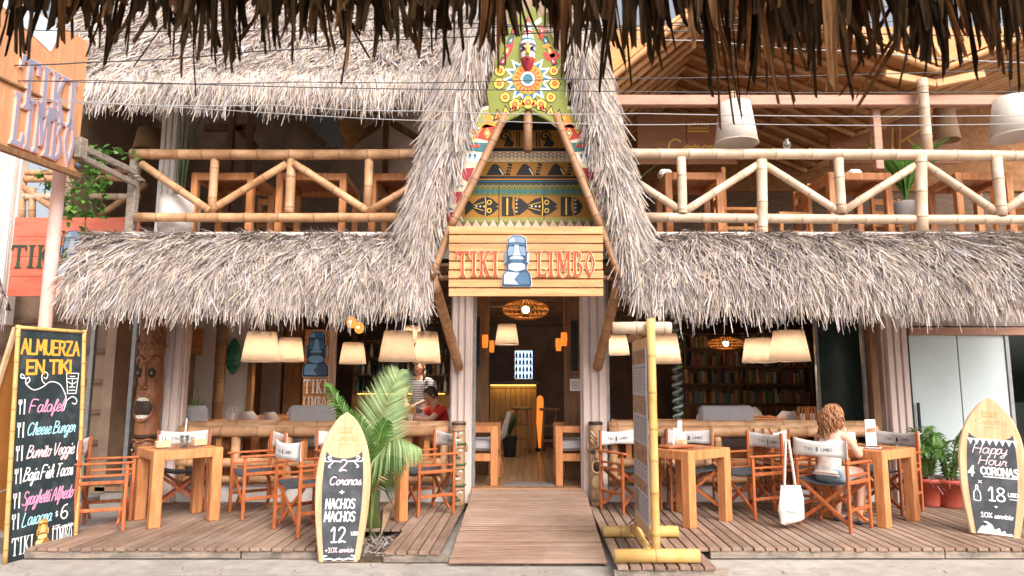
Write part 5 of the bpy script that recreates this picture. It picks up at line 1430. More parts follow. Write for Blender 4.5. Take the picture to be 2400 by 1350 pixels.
# ------------------------------------------------------------------ folding director chairs
def make_chair():
    t = thing('director_chair', 'x', 'chair', group='director chairs around the deck tables')
    W2, D2, w = .265, .205, .028
    for sx in (-1, 1):
        for sy in (-1, 1):
            top_ = .88 if sy > 0 else .635
            MB().box((sx * W2, sy * D2, top_ / 2), (w, w * 1.15, top_), bev=.004).build('leg', 'chair_wood', t)
        MB().box((sx * W2, -.01, .648), (.05, 2 * D2 + .09, .022), bev=.006).build('armrest', 'chair_wood', t)
        MB().box((sx * W2, 0, .465), (w * .85, 2 * D2 - w, .034), bev=.004).build('seat_rail', 'chair_wood', t)
        MB().box((sx * W2, 0, .53), (w * .7, 2 * D2 - w, .02), bev=.003).build('side_rail', 'chair_wood', t)
        MB().box((sx * W2, 0, .21), (w * .85, 2 * D2 - w, .032), bev=.004).build('side_rail', 'chair_wood', t)
    for sy in (-1, 1):
        for sx in (-1, 1):
            yy = sy * (D2 - .035) + sx * .013
            MB().bar((-sx * (W2 - .012), yy, .06), (sx * (W2 - .012), yy, .445), .034, .022, .003, up=(0, 1, 0)).build('cross_leg', 'chair_wood', t)
    n, m = 8, 3; vs, fs = [], []
    for i in range(n + 1):
        u = i / n; x = -W2 + 2 * W2 * u
        for j in range(m + 1):
            v = j / m
            vs.append((x, -D2 + .01 + (2 * D2 - .02) * v, .478 - .055 * math.sin(PI * u) - .004 * math.sin(PI * v)))
    o = len(vs); vs += [(a, b, c - .007) for a, b, c in vs]; q = lambda i, j: i * (m + 1) + j
    for i in range(n):
        for j in range(m):
            fs += [(q(i, j), q(i + 1, j), q(i + 1, j + 1), q(i, j + 1)), (o + q(i, j), o + q(i, j + 1), o + q(i + 1, j + 1), o + q(i + 1, j))]
        fs += [(q(i, 0), o + q(i, 0), o + q(i + 1, 0), q(i + 1, 0)), (q(i, m), q(i + 1, m), o + q(i + 1, m), o + q(i, m))]
    MB().add(vs, fs).build('seat', 'canvas_dark', t, smooth=True)
    vs, fs = [], []; n, m = 10, 4
    for i in range(n + 1):
        u = i / n; x = -W2 - .02 + (2 * W2 + .04) * u
        for j in range(m + 1):
            v = j / m; s_ = math.sin(PI * u)
            vs.append((x, D2 + .018 + .05 * s_ * (1 - .3 * v) + .005 * math.sin(u * 15 + v * 3), .695 + .18 * v - .028 * s_ * v + .012 * s_ * (1 - v)))
    o = len(vs); vs += [(a, b - .007 - (.03 if k_ % (m + 1) == -1 else 0), c) for k_, (a, b, c) in enumerate(vs)]
    for i in range(n):
        for j in range(m):
            fs += [(q2(i, j, m), q2(i, j + 1, m), q2(i + 1, j + 1, m), q2(i + 1, j, m)), (o + q2(i, j, m), o + q2(i + 1, j, m), o + q2(i + 1, j + 1, m), o + q2(i, j + 1, m))]
        fs += [(q2(i, 0, m), q2(i + 1, 0, m), o + q2(i + 1, 0, m), o + q2(i, 0, m)), (q2(i, m, m), o + q2(i, m, m), o + q2(i + 1, m, m), q2(i + 1, m, m))]
    for i in (0, n):
        for j in range(m): fs.append((q2(i, j, m), q2(i, j + 1, m), o + q2(i, j + 1, m), o + q2(i, j, m)))
    bk_ = MB().add(vs, fs).build('backrest', 'canvas_white', t, smooth=True)
    # printed name and small head on both faces
    pr = MB(); up = MB()
    write(up, 'TIKI', -.09, 0, .028, 0, .005, .10, .05, False, center=True); write(up, 'LIMBO', .10, 0, .028, 0, .005, .11, .05, False, center=True)
    up.prism([(-.01, -.012), (.014, -.012), (.012, .036), (-.008, .036)], 0, .0003)
    mat('canvas_print', (.16, .17, .20), .8, .1)
    for face in (-1, 1):
        vv = []
        for a, b, c in up.v:
            u = (a + W2 + .02) / (2 * W2 + .04); s_ = math.sin(PI * u)
            vv.append((a if face < 0 else -a, D2 + .018 + .05 * s_ * .86 + (-.0125 if face < 0 else .006), .768 + c - .012 * s_))
        pr.add(vv, up.f)
    pr.build('canvas_print', 'canvas_print', bk_, kind='stuff')
    return t
def q2(i, j, m): return i * (m + 1) + j
ch0 = make_chair(); first = [True]
def chair(label, x, y, f, rzj=0):
    rz = math.atan2(f[0], -f[1]) + rzj
    if first[0]: o = ch0; first[0] = False; o.location = (x, y, .002); o.rotation_euler = (0, 0, rz)
    else: o = dup(ch0, (x, y, .002), rz)
    o['label'] = label
    return o
chair('director chair seen from its side, leftmost on the deck', -4.27, 7.06, (.92, .4))
chair('director chair tucked behind the leftmost table, facing the street', -3.98, 7.98, (.28, -.61))
chair('director chair at the right side of the leftmost table', -3.02, 7.74, (-.8, -.6))
chair('director chair with its back to the street, just left of the nachos surfboard', -2.2, 6.92, (.72, .69))
chair('director chair peeking out behind the nachos surfboard tip', -2.15, 8.05, (.5, -.75))
chair('director chair between the palm and the left doorway totem', -1.17, 7.87, (-.8, -.5))
chair('director chair behind the menu stand, beside the right doorway totem', 1.13, 8.0, (.5, -.87))
chair('director chair tucked behind the table next to the menu stand', 1.86, 8.08, (-.1, -1))
chair('director chair at the right side of the table next to the menu stand', 2.42, 7.72, (-.9, -.4))
for i, (x_, y_, lb) in enumerate(((2.74, 8.1, 'folded director chair leaning by the balustrade, left one of the folded pair'), (2.90, 8.13, 'folded director chair leaning by the balustrade, right one of the folded pair'))):
    o = chair(lb, x_, y_, (0, -1), R(8 - 12 * i)); o.scale = (.22, 1, 1)
chair('empty director chair behind the woman, left of her hair', 3.04, 7.93, (.7, -.6))
chW = chair('director chair the curly haired woman sits in, seen from behind', 3.053, 7.117, (.78, .62))
chair('director chair at the right side of the woman\'s table, by the striped column', 4.04, 7.97, (-.84, -.54))
chair('director chair at the far right edge, behind the happy hour surfboard', 5.32, 7.35, (-1, .1))

# ------------------------------------------------------------------ things on the tables
mat('glass', (.7, .72, .7), .05, .02, trans=.9, spec=.5); mat('paper_white', (.80, .78, .75), .7, .05); mat('kraft', (.58, .40, .24), .7, .12)
def onto(tb, dx, dy): 
    c, s_ = math.cos(tb.rotation_euler[2]), math.sin(tb.rotation_euler[2])
    return (tb.location.x + dx * c - dy * s_, tb.location.y + dx * s_ + dy * c, .751)
t = thing('drink_glass', 'glass tumbler with a tall white straw on the leftmost table', 'glass', onto(tL1, .02, -.05))
MB().lathe([(.032, 0), (.04, .06), (.044, .12), (.041, .12), (.037, .06), (.028, .008)], 16).build('tumbler', 'glass', t, smooth=True)
MB().tube([(.0, 0, .02), (.012, .0, .30)], .006, 8).build('straw', 'paper_white', t)
for k_, (tb, dx, dy, lb) in enumerate(((tL1, -.16, .05, 'wooden napkin box left of the straw glass'), (tL1, .2, .05, 'wooden napkin box right of the straw glass'), (tR1, .1, .12, 'napkin box with white menus on the table by the menu stand'), (tR2, -.02, .16, 'napkin box with menus in front of the woman'))):
    t = thing('napkin_box', lb, 'napkin box', onto(tb, dx, dy), tb.rotation_euler[2] + .2 * k_)
    MB().box((0, 0, .035), (.14, .09, .07), bev=.005).build('wooden_box', 'kraft', t)
    for j in range(3): MB().box((-.03 + .03 * j, 0, .085 + .006 * j), (.012, .075, .09), bev=.002).build('napkins', 'paper_white', t)
    if k_ > 1: MB().prism([(-.1, 0), (.1, 0), (.07, .17), (-.05, .19)], .055, .065).build('menu_sheet', 'paper_white', t)
t = thing('tent_card', 'tall white menu card standing on the woman\'s table', 'menu card', onto(tR2, .12, .02), tR2.rotation_euler[2] - .25)
MB().box((0, 0, .14), (.145, .012, .28), bev=.002).build('card', 'paper_white', t)
MB().box((0, -.0075, .165), (.13, .002, .05)).build('printed_photo', 'print_photo', t)
mb = MB(); write(mb, 'MENU', 0, .225, .018, -.007, .003, .05, 0, False, center=True); mb.build('printed_title', 'print_ink', t)
t = thing('tent_card', 'narrow menu card standing on the table by the menu stand', 'menu card', onto(tR1, .15, .18), .2)
MB().box((0, 0, .13), (.05, .02, .26), bev=.002).build('card', 'paper_white', t); MB().box((0, -.012, .08), (.046, .003, .08)).build('printed_photo', 'print_photo', t)
t = thing('place_mat', 'red wooden tray lying on the table by the menu stand', 'tray', onto(tR1, -.12, .02), .5)
MB().box((0, 0, .012), (.34, .22, .024), bev=.006).build('tray', 'table_top', t)
t = thing('phone', 'white phone and papers lying before the woman on her table', 'phone', onto(tR2, -.1, -.12), .9)
MB().box((0, 0, .005), (.075, .15, .009), bev=.003).build('phone_body', 'paper_white', t); MB().box((0, 0, .0105), (.066, .13, .001)).build('screen', 'black', t)

# tote bag hanging on the woman's chair
mat('cotton', (.66, .62, .57), .9, .06, 8, bump=.2)
bgp = at(1858, 1165, 6.93)
bag = thing('tote_bag', 'white cotton tote bag hanging from the back of the woman\'s chair', 'bag', (bgp.x, 6.98, .06))
vs, fs = [], []; n = 16; rows = [(0.0, .085, .02), (.02, .12, .035), (.12, .13, .045), (.24, .115, .03), (.36, .095, .012)]
for z, hx, hy in rows:
    for k in range(n):
        a = 2 * PI * k / n; vs.append((hx * math.copysign(abs(math.cos(a)) ** .7, math.cos(a)) + .012 * math.sin(z * 30 + k), hy * math.sin(a) + .006 * math.sin(5 * a + z * 20), z + (.025 * math.cos(a) if z < .03 else 0)))
for i in range(len(rows) - 1):
    for k in range(n): fs.append((i * n + k, i * n + (k + 1) % n, (i + 1) * n + (k + 1) % n, (i + 1) * n + k))
fs.append(tuple(range(n))[::-1]); fs.append(tuple(range((len(rows) - 1) * n, len(rows) * n)))
MB().add(vs, fs).build('bag_body', 'cotton', bag, smooth=True)
for dy in (-.012, .014):
    MB().tube([(-.06, dy, .34), (-.045, dy, .55), (-.02, dy + .02, .80), (.01, dy + .02, .80), (.03, dy, .55), (.05, dy, .34)], .008, 6).build('handle', 'cotton', bag)
mb = MB(); write(mb, 'TIKI', -.02, .10, .025, -.052, .005, .10, 0, False, center=True); mb.build('print', 'print_ink', bag)
# ------------------------------------------------------------------ ground floor room
mat('shade_cloth', (.80, .70, .60), .85, .06, 6, transl=.45); mat('shade_white', (.78, .72, .66), .85, .05, 6, transl=.35); mat('shade_brown', (.30, .17, .09), .85, .1, 6, transl=.3)
mat('bulb', (1, .8, .5), .5, 0, emit=(1, .62, .28), estr=14); mat('wicker', (.50, .27, .09), .7, .3, 14, bump=.3, transl=.3)
mat('bulb_warm', (1, .6, .2), .5, 0, emit=(1, .45, .1), estr=6)
def lamp_shade(label, x0, x1, yt, yb_, Y, lit=16.0, m='shade_cloth', zc=ZC - .05, grp='drum lampshades over the indoor tables', ratio=.74):
    a, b = at(x0, yb_, Y), at(x1, yb_, Y); tp = at((x0 + x1) / 2, yt, Y)
    rb_ = (b.x - a.x) / 2; h = tp.z - a.z; cx_ = (a.x + b.x) / 2
    t = thing('pendant_lamp', label, 'lamp', (cx_, Y, a.z), group=grp)
    n = 28; vs, fs = [], []
    for r_, z in ((rb_, 0), (rb_ * (ratio * .5 + .5), h * .5), (rb_ * ratio, h), (rb_ * ratio - .006, h), (rb_ * (ratio * .5 + .5) - .006, h * .5), (rb_ - .006, 0)):
        for k in range(n):
            q = 2 * PI * k / n; vs.append((r_ * math.cos(q), r_ * math.sin(q), z))
    for i in range(6):
        for k in range(n):
            i2 = (i + 1) % 6; fs.append((i * n + k, i * n + (k + 1) % n, i2 * n + (k + 1) % n, i2 * n + k))
    MB().add(vs, fs).build('lamp_shade', m, t, smooth=True)
    MB().tube([(rb_ * .99, 0, .004)] + [(rb_ * 1.004 * math.cos(2 * PI * k / 28), rb_ * 1.004 * math.sin(2 * PI * k / 28), .004) for k in range(1, 29)], .006, 6).build('hem', m, t)
    MB().tube([(0, 0, h * .6), (0.004, 0, max(h + .02, zc - a.z))], .006, 6).build('cord', 'black', t)
    for k in range(3):
        q = 2 * PI * k / 3; MB().tube([(0, 0, h * .93), (rb_ * ratio * math.cos(q), rb_ * ratio * math.sin(q), h * .97)], .003, 5).build('spider', 'black', t)
    bo = MB().ball((0, 0, h * .5), .035, 10, 7).build('light_bulb', 'bulb' if lit else 'paper_white', t, smooth=True)
    if lit:
        l = bpy.data.lights.new('lamp_glow', 'POINT'); l.energy = lit; l.color = (1, .88, .73); l.shadow_soft_size = .05
        lo = bpy.data.objects.new('lamp_glow', l); COL.objects.link(lo); lo.parent = t; lo.location = (0, 0, h * .42)
    return t
for x0, x1, yt, yb_, Y, lb in ((567, 655, 778, 848, 9.6, 'large cream lampshade in front of the wall with the green mask'), (646, 712, 792, 848, 10.6, 'smaller cream lampshade just left of the hanging blue head sign'),
        (795, 858, 803, 853, 11.2, 'glowing cream lampshade right of the hanging blue head sign'), (888, 976, 776, 847, 9.6, 'large cream lampshade above and left of the waitress'),
        (968, 1033, 778, 852, 10.2, 'cream lampshade directly above the waitress'), (940, 990, 764, 802, 12.2, 'small dim lampshade behind the pair above the waitress'), (1160, 1216, 760, 808, 11.5, 'cream lampshade inside the doorway, below the wicker lamp'),
        (1420, 1476, 785, 832, 10.5, 'cream lampshade between the doorway column and the menu stand'), (1524, 1597, 782, 852, 10.0, 'large cream lampshade right behind the menu stand'),
        (1740, 1818, 793, 850, 10.6, 'glowing lampshade in front of the bookshelves, left of a larger one'), (1804, 1898, 775, 847, 9.6, 'largest cream lampshade at the right, in front of the bookshelves')):
    lamp_shade(lb, x0, x1, yt, yb_, Y)
def wicker_lamp(label, x0, x1, y0, y1, Y, e):
    a, b = at(x0, y1, Y), at(x1, y0, Y); c = (a + b) / 2; rx_, rz_ = (b.x - a.x) / 2, (b.z - a.z) / 2
    t = thing('wicker_lamp', label, 'lamp', (c.x, Y, c.z), group='woven wicker lamps')
    for k in range(14):
        th_ = PI * k / 14
        pts = [(rx_ * math.cos(q) * math.cos(th_), rx_ * math.cos(q) * math.sin(th_), rz_ * math.sin(q)) for q in np.linspace(0, 2 * PI, 25)]
        MB().tube(pts, .007, 5, False).build('hoop', 'wicker', t)
    for q in np.linspace(-1.2, 1.2, 6):
        r_ = rx_ * math.cos(q); MB().tube([(r_ * math.cos(v), r_ * math.sin(v), rz_ * math.sin(q)) for v in np.linspace(0, 2 * PI, 29)], .009, 5, False).build('ring', 'wicker', t)
    MB().ball((0, 0, 0), .05, 10, 7).build('light_bulb', 'bulb', t)
    MB().tube([(0, 0, rz_), (0, 0, max(rz_ + .05, ZC - c.z))], .005, 5).build('cord', 'black', t)
    l = bpy.data.lights.new('lamp_glow', 'POINT'); l.energy = e; l.color = (1, .58, .25); l.shadow_soft_size = .05
    lo = bpy.data.objects.new('lamp_glow', l); COL.objects.link(lo); lo.parent = t; lo.location = (0, 0, -.02)
wicker_lamp('flat oval wicker lamp glowing at the top of the doorway', 1178, 1286, 703, 749, 9.3, 16)
wicker_lamp('flat oval wicker lamp in front of the bookshelves', 1660, 1742, 790, 820, 11.6, 8)
for i, (px, py, Y, lb) in enumerate(((824, 755, 9.4, 'upper amber glass globe lamp of a pair under the left awning'), (842, 768, 9.6, 'lower amber glass globe lamp of a pair under the left awning'))):
    p = at(px, py, Y); t = thing('globe_lamp', lb, 'lamp', p, group='amber globe lamps')
    mat('amber_glass', (.55, .22, .04), .1, .2, 8, emit=(1, .42, .08), estr=.5)
    MB().ball((0, 0, 0), (.07, .07, .085), 14, 10).build('globe', 'amber_glass', t, smooth=True)
    MB().tube([(0, 0, .08), (0, 0, ZC - p.z)], .006, 5).build('cord', 'black', t); MB().ball((0, -.06, .0), .018, 8, 6).build('light_bulb', 'bulb', t)

# partition walls, posts and pictures on the left
def wallpiece(nm, px0, px1, Y, z0, z1, m, th=.08):
    xa, xb = X(px0, Y), X(px1, Y)
    return MB().box(((xa + xb) / 2, Y + th / 2, (z0 + z1) / 2), (xb - xa, th, z1 - z0), bev=.004).build(nm, m, bld)
wallpiece('partition', 436, 500, 10.6, FLZ, ZC - .13, 'plaster'); wallpiece('partition', 522, 578, 10.62, FLZ, ZC - .13, 'plaster')
wallpiece('door_jamb', 578, 590, 10.5, FLZ, ZC - .13, 'brown_wood', .12); wallpiece('curtain', 612, 655, 12.6, FLZ, 2.5, 'plaster_pink'); wallpiece('screen', 664, 700, 11.8, FLZ, 2.6, 'brown_wood', .1)
wallpiece('wall_post', 765, 782, 10.4, FLZ, ZC - .13, 'cladding_white', .1)
wallpiece('side_panel', 690, 760, 13.8, FLZ, 2.6, 'brown_wood'); wallpiece('side_panel', 190, 290, 10.2, FLZ, 2.7, 'room_wall')
wallpiece('vestibule_wall', 1112, 1146, 9.6, FLZ, ZC - .13, 'brown_wood', .05); wallpiece('vestibule_wall', 1322, 1364, 9.3, FLZ, ZC - .13, 'brown_wood', .05)
p = at(513, 900, 9.9)
t = thing('bamboo_post', 'dark bamboo post inside, between the two pale wall panels', 'post', (p.x, 9.9, FLZ)); bamboo('culm', (0, 0, 0), (0, 0, ZC - FLZ - .12), .075, t, 'bamboo_dark', n=14)
p = at(250, 950, 9.2)
t = thing('bamboo_post', 'short bamboo post in the dark corner behind the leftmost chair', 'post', (p.x, 9.2, FLZ)); bamboo('culm', (0, 0, 0), (0, 0, .95), .06, t, 'bamboo', n=14)
for px, py0, py1, Y, w_, lb in ((459, 770, 832, 10.5, .17, 'small orange framed board on the pale wall panel'),):
    a, b = at(px, py1, Y), at(px, py0, Y)
    t = thing('wall_frame', lb, 'picture frame', (a.x, Y, a.z)); MB().box((0, 0, (b.z - a.z) / 2), (w_, .03, b.z - a.z), bev=.004).build('panel', 'pine_shade', t)
# green leaf-shaped mask
a, b = at(545, 880, 10.5), at(545, 792, 10.5); h_ = b.z - a.z
mat('mask_green', (.035, .20, .11), .45, .3, 12, bump=.2); mat('mask_dark', (.01, .06, .04), .6, .2)
t = thing('green_mask', 'green carved leaf shaped mask on the pale wall panel', 'mask', (a.x, 10.5, a.z))
vs, fs = [], []; n, m_ = 14, 12
for i in range(m_ + 1):
    v = i / m_; wd = .125 * math.sin(PI * v) ** .75
    for k in range(n + 1):
        q = PI * k / n; vs.append((-wd * math.cos(q), -.06 * math.sin(q) * math.sin(PI * v) ** .5, h_ * v))
for i in range(m_):
    for k in range(n): fs.append((i * (n + 1) + k, i * (n + 1) + k + 1, (i + 1) * (n + 1) + k + 1, (i + 1) * (n + 1) + k))
mo = MB().add(vs, fs).build('face', 'mask_green', t, smooth=True)
f = MB()
for s in (-1, 1):
    for j in range(3): f.bar((s * .012, -.062, h_ * (.52 + .1 * j)), (s * .085, -.045, h_ * (.60 + .1 * j)), .012, .012)
    f.bar((s * .01, -.064, h_ * .38), (s * .09, -.045, h_ * .40), .022, .014); f.ball((s * .05, -.056, h_ * .22), (.02, .012, .03), 8, 5)
f.build('carved_lines', 'mask_dark', mo)
# hanging plank sign with the blue head
a, b = at(737, 965, 9.9), at(737, 772, 9.9); hw_ = X(766, 9.9) - X(737, 9.9); h_ = b.z - a.z
t = thing('hanging_sign', 'narrow orange plank sign with a bright blue head, hanging inside on the left', 'sign', (a.x, 9.9, a.z))
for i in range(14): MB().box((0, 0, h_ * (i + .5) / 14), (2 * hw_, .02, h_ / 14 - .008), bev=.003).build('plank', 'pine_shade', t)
moai(t, 0, h_ * .42, h_ * .56, -.01, 'bright', .02)
carve('TIKI', -hw_ * .9, h_ * .22, h_ * .17, -.01, .012, 'letter', 'rim_white', t, width=hw_ * 1.8); carve('LIMBO', -hw_ * .9, h_ * .03, h_ * .15, -.01, .012, 'letter', 'rim_white', t, width=hw_ * 1.8)
MB().tube([(0, 0, h_), (0, 0, ZC - a.z - .1)], .008, 5).build('hanger', 'black', t)

# indoor tables and moulded chairs
for i, (px, py, Y, w_, lb) in enumerate(((570, 985, 9.35, .75, 'indoor table with a wire lantern, seen over the left balustrade'), (940, 985, 9.2, .8, 'indoor table where the guest in red sits'), (450, 985, 9.5, .7, 'indoor table at the far left behind the balustrade'), (660, 960, 10.8, .8, 'indoor table in the middle of the left room'),
        (1500, 985, 9.3, .75, 'indoor table behind the menu stand'), (1615, 985, 9.4, .8, 'indoor table left of the grey chairs on the right'), (1910, 985, 9.25, .75, 'indoor table with wooden lanterns behind the woman'), (1760, 965, 10.4, .8, 'indoor table below the bookshelves'))):
    zt_ = .74
    make_table(lb, X(px, Y, py), Y, random.uniform(-6, 6), w_, .74, 'square wooden tables inside', FLZ, 'indoor_table', .08)
mat('shell_white', (.56, .50, .48), .5, .05); mat('sofa_grey', (.42, .40, .41), .9, .06, 8, bump=.1)
def shell_chair():
    t = thing('moulded_chair', 'x', 'chair', group='moulded indoor chairs')
    vs, fs = [], []; n, m_ = 10, 9
    for i in range(m_ + 1):
        v = i / m_
        if v < .5: y, z, w_ = -.2 + .8 * v, .45 - .03 * math.sin(v * 2 * PI), .21
        else: u = (v - .5) * 2; y, z, w_ = .2 + .10 * u + .02, .45 + .38 * u, .21 * (1 - .55 * max(0, u - .45) ** 1.2) if u < .99 else .10
        for k in range(n + 1):
            q = -1 + 2 * k / n; vs.append((w_ * q, y - (.06 * q * q if v > .5 else 0), z + .05 * q * q * (1 if v < .6 else .2)))
    o = len(vs); vs += [(a, b + .008, c - .012) for a, b, c in vs]; Q = lambda i, k: i * (n + 1) + k
    for i in range(m_):
        for k in range(n): fs += [(Q(i, k), Q(i, k + 1), Q(i + 1, k + 1), Q(i + 1, k)), (o + Q(i, k), o + Q(i + 1, k), o + Q(i + 1, k + 1), o + Q(i, k + 1))]
    MB().add(vs, fs).build('shell', 'shell_white', t, smooth=True)
    for sx in (-1, 1):
        for sy in (-1, 1): MB().tube([(sx * .13, sy * .12, .42), (sx * .2, sy * .2, 0)], [.016, .011], 8).build('leg', 'pine_shade', t)
    return t
sc0 = shell_chair(); sf = [True]
def shell(lb, px, Y, rz, py=960):
    loc = (X(px, Y, py), Y, FLZ + .002)
    if sf[0]: o = sc0; sf[0] = False; o.location = loc; o.rotation_euler = (0, 0, rz)
    else: o = dup(sc0, loc, rz)
    o['label'] = lb
for a_ in (('pale moulded chair left of the indoor table below the bookshelves', 1680, 10.3, 2.2), ('pale moulded chair nearest the right balustrade, its back to the street', 1705, 9.9, 3.0), ('pale moulded chair under the glowing lampshade', 1778, 11.2, .2), ('pale moulded chair right of the bookshelf table', 1822, 10.4, 3.4),
           ('pale moulded chair beside the wire lantern', 600, 10.3, 3.0), ('pale moulded chair under the hanging blue head sign', 668, 10.1, 2.6), ('pale moulded chair behind the hanging sign', 700, 11.4, .3), ('pale moulded chair inside the doorway on the left', 1146, 9.9, -1.5), ('pale moulded chair beside the guest in red', 1005, 9.8, 2.8)): shell(*a_)
def bench(lb, px, Y, w_, rz=0, py=990):
    t = thing('sofa_bench', lb, 'bench', (X(px, Y, py), Y, FLZ), rz, group='cushioned wooden benches')
    for sx in (-1, 1):
        for sy in (-1, 1): MB().box((sx * (w_ / 2 - .045), sy * .28, .36), (.09, .09, .72), bev=.006).build('leg', 'table_wood', t)
        MB().box((sx * (w_ / 2 - .045), 0, .68), (.085, .47, .08), bev=.005).build('arm', 'table_wood', t); MB().box((sx * (w_ / 2 - .045), 0, .34), (.085, .47, .09), bev=.005).build('side_rail', 'table_wood', t)
    for sy in (-1, 1): MB().box((0, sy * .28, .36), (w_ - .18, .08, .09), bev=.005).build('front_rail', 'table_wood', t)
    MB().box((0, -.02, .47), (w_ - .2, .5, .13), bev=.04).build('seat_cushion', 'sofa_grey', t); MB().box((0, .22, .75), (w_ - .2, .14, .42), rot=(R(-12), 0, 0), bev=.04).build('back_cushion', 'sofa_grey', t)
bench('wooden bench with pale cushions just inside the doorway on the left', 1112, 9.0, .8, PI / 2); bench('wooden bench with pale cushions just inside the doorway on the right', 1358, 9.0, .8, -PI / 2)
bench('grey cushioned bench behind the left balustrade, below the pale wall panels', 455, 9.1, .75, PI); bench('grey cushioned bench behind the left balustrade, beside the palm', 745, 9.2, .8, PI)
bench('grey cushioned bench behind the right balustrade', 1690, 9.15, .9, PI)
# lanterns
def lantern(lb, px, py, Y, m='pine_shade', wire=False):
    p = at(px, py, Y); t = thing('table_lantern', lb, 'lantern', (p.x, Y, FLZ + .742), group='table lanterns')
    for k in range(10):
        q = 2 * PI * k / 10; r_ = .07
        MB().tube([(r_ * .75 * math.cos(q), r_ * .75 * math.sin(q), .01), (r_ * 1.1 * math.cos(q), r_ * 1.1 * math.sin(q), .09), (r_ * .7 * math.cos(q), r_ * .7 * math.sin(q), .19)], .006, 5).build('rib', 'shell_white' if wire else m, t)
    MB().lathe([(.055, 0), (.055, .012)], 14).build('base', m, t); MB().lathe([(.03, .012), (.03, .10)], 12).build('candle', 'paper_white', t)
lantern('white wire lantern on the indoor table left of the palm', 545, 965, 9.3, wire=True); lantern('wooden lantern in front of the guest in red', 962, 965, 9.1); lantern('larger wooden lantern behind the woman', 1880, 965, 9.2); lantern('smaller wooden lantern right of the one behind the woman', 1903, 965, 9.3)
p = at(462, 925, 9.6)

# bookshelves at the back on the right
mat('shelf_wood', (.17, .10, .06), .6, .25, 4, (.8, 6, 6), bump=.1)
bs = thing('bookshelf', 'long dark wooden bookshelf filled with books at the back of the right room', 'bookshelf', (X(1600, 13.2), 13.2, FLZ))
bl = X(1905, 13.2) - X(1600, 13.2)
sz = [at(1700, y, 13.2).z - FLZ for y in (945, 898, 857, 815, 780)]
for z in sz: MB().box((bl / 2, .15, z - .02), (bl, .3, .035), bev=.003).build('shelf', 'shelf_wood', bs)
for x_ in (0, bl * .5, bl): MB().box((x_, .15, sz[-1] / 2), (.04, .3, sz[-1]), bev=.003).build('upright', 'shelf_wood', bs)
MB().box((bl / 2, .31, sz[-1] / 2), (bl, .02, sz[-1])).build('back_panel', 'room_wall', bs)
for i, c in enumerate(((.35, .08, .05), (.10, .16, .25), (.5, .42, .3), (.1, .2, .1), (.45, .25, .08), (.2, .2, .22))): mat('book%d' % i, c, .6, .15)
rd3 = random.Random(5)
for r_ in range(4):
    x_ = .04; row = MB()
    while x_ < bl - .06:
        w_ = rd3.uniform(.018, .05); hh_ = rd3.uniform(.17, .27)
        if rd3.random() < .12: x_ += rd3.uniform(.03, .14); continue
        row.use('book%d' % rd3.randrange(6)).box((x_ + w_ / 2, .10 + rd3.uniform(-.02, .02), sz[r_] + hh_ / 2), (w_ * .92, .16, hh_), rot=(0, rd3.uniform(-.06, .06), 0)); x_ += w_
    row.build('row_of_books', None, bs, kind='stuff')
for i in range(44): MB().tube([(bl * (i + .5) / 44, -.02, 0), (bl * (i + .5) / 44, -.02, sz[0] - .05)], bl / 92, 7).build('bamboo_slat', 'bamboo_dark', bs)
# twisted glass column lamp
p0_ = at(1590, 990, 11.0); t = thing('spiral_column', 'tall twisted glass column glinting left of the bookshelves', 'column lamp', (p0_.x, 11.0, FLZ))
mat('spiral_glass', (.25, .38, .40), .12, .2, 5, spec=.8, metal=.3)
pts = [(.06 * math.cos(q), .06 * math.sin(q), .4 + q * .0195) for q in np.linspace(0, 32 * PI, 260)]
MB().tube(pts, .03, 7).build('coil', 'spiral_glass', t, smooth=True); MB().lathe([(.16, 0), (.16, .03), (.04, .06), (.04, .4)], 16).build('base', 'black', t)

# ------------------------------------------------------------------ the bar seen through the doorway and on the left
mat('bar_front', (.30, .17, .06), .5, .25, 4, (8, 8, .8), bump=.1); mat('bar_top', (.08, .04, .02), .25, .3, 4, (.8, 6, 6), spec=.6); mat('strip_glow', (1, .7, .2), .5, 0, emit=(1, .6, .12), estr=1.4)
b0, b1 = X(1148, 13.2), X(1258, 13.2)
bar_ = thing('bar_counter', 'bar counter with a glowing yellow strip under its top, at the end of the doorway', 'bar counter', (b0, 13.2, FLZ))
BL = b1 - b0
for i in range(9): MB().box((BL * (i + .5) / 9, 0, .56), (BL / 9 - .006, .06, 1.12), bev=.004).build('front_board', 'bar_front', bar_)
MB().box((BL / 2, .2, 1.235), (BL + .12, .6, .06), bev=.006).build('bar_top', 'bar_top', bar_); MB().box((BL / 2, .12, 1.165), (BL, .3, .06)).build('under_shelf', 'bar_front', bar_)
MB().box((BL / 2, -.05, 1.185), (BL * .96, .02, .02)).build('light_strip', 'strip_glow', bar_)
l = bpy.data.lights.new('strip_light', 'AREA'); l.shape = 'RECTANGLE'; l.size, l.size_y, l.energy, l.color = BL * .9, .05, .9, (1, .65, .2)
lo = bpy.data.objects.new('strip_light', l); COL.objects.link(lo); lo.parent = bar_; lo.location = (BL / 2, -.12, 1.18)
f0 = at(1202, 890, 13.2); f1 = at(1252, 813, 13.2)
fr = thing('drinks_fridge', 'small lit drinks fridge standing on the bar counter', 'fridge', (f0.x, 13.25, FLZ + 1.267))
fw, fh = f1.x - f0.x, f1.z - f0.z
mat('fridge_lit', (.6, .75, .85), .4, .05, emit=(.55, .78, 1), estr=1.1); mat('bottle_blue', (.05, .16, .26), .15, .3, 8, spec=.6); mat('bottle_dark', (.03, .05, .03), .12, .3, 8, spec=.6); mat('bottle_amber', (.3, .12, .02), .12, .3, 8, spec=.6); mat('bottle_clear', (.5, .55, .55), .1, .1, 8, spec=.7)
MB().box((fw / 2, .2, fh / 2), (fw, .02, fh)).build('lit_back', 'fridge_lit', fr)
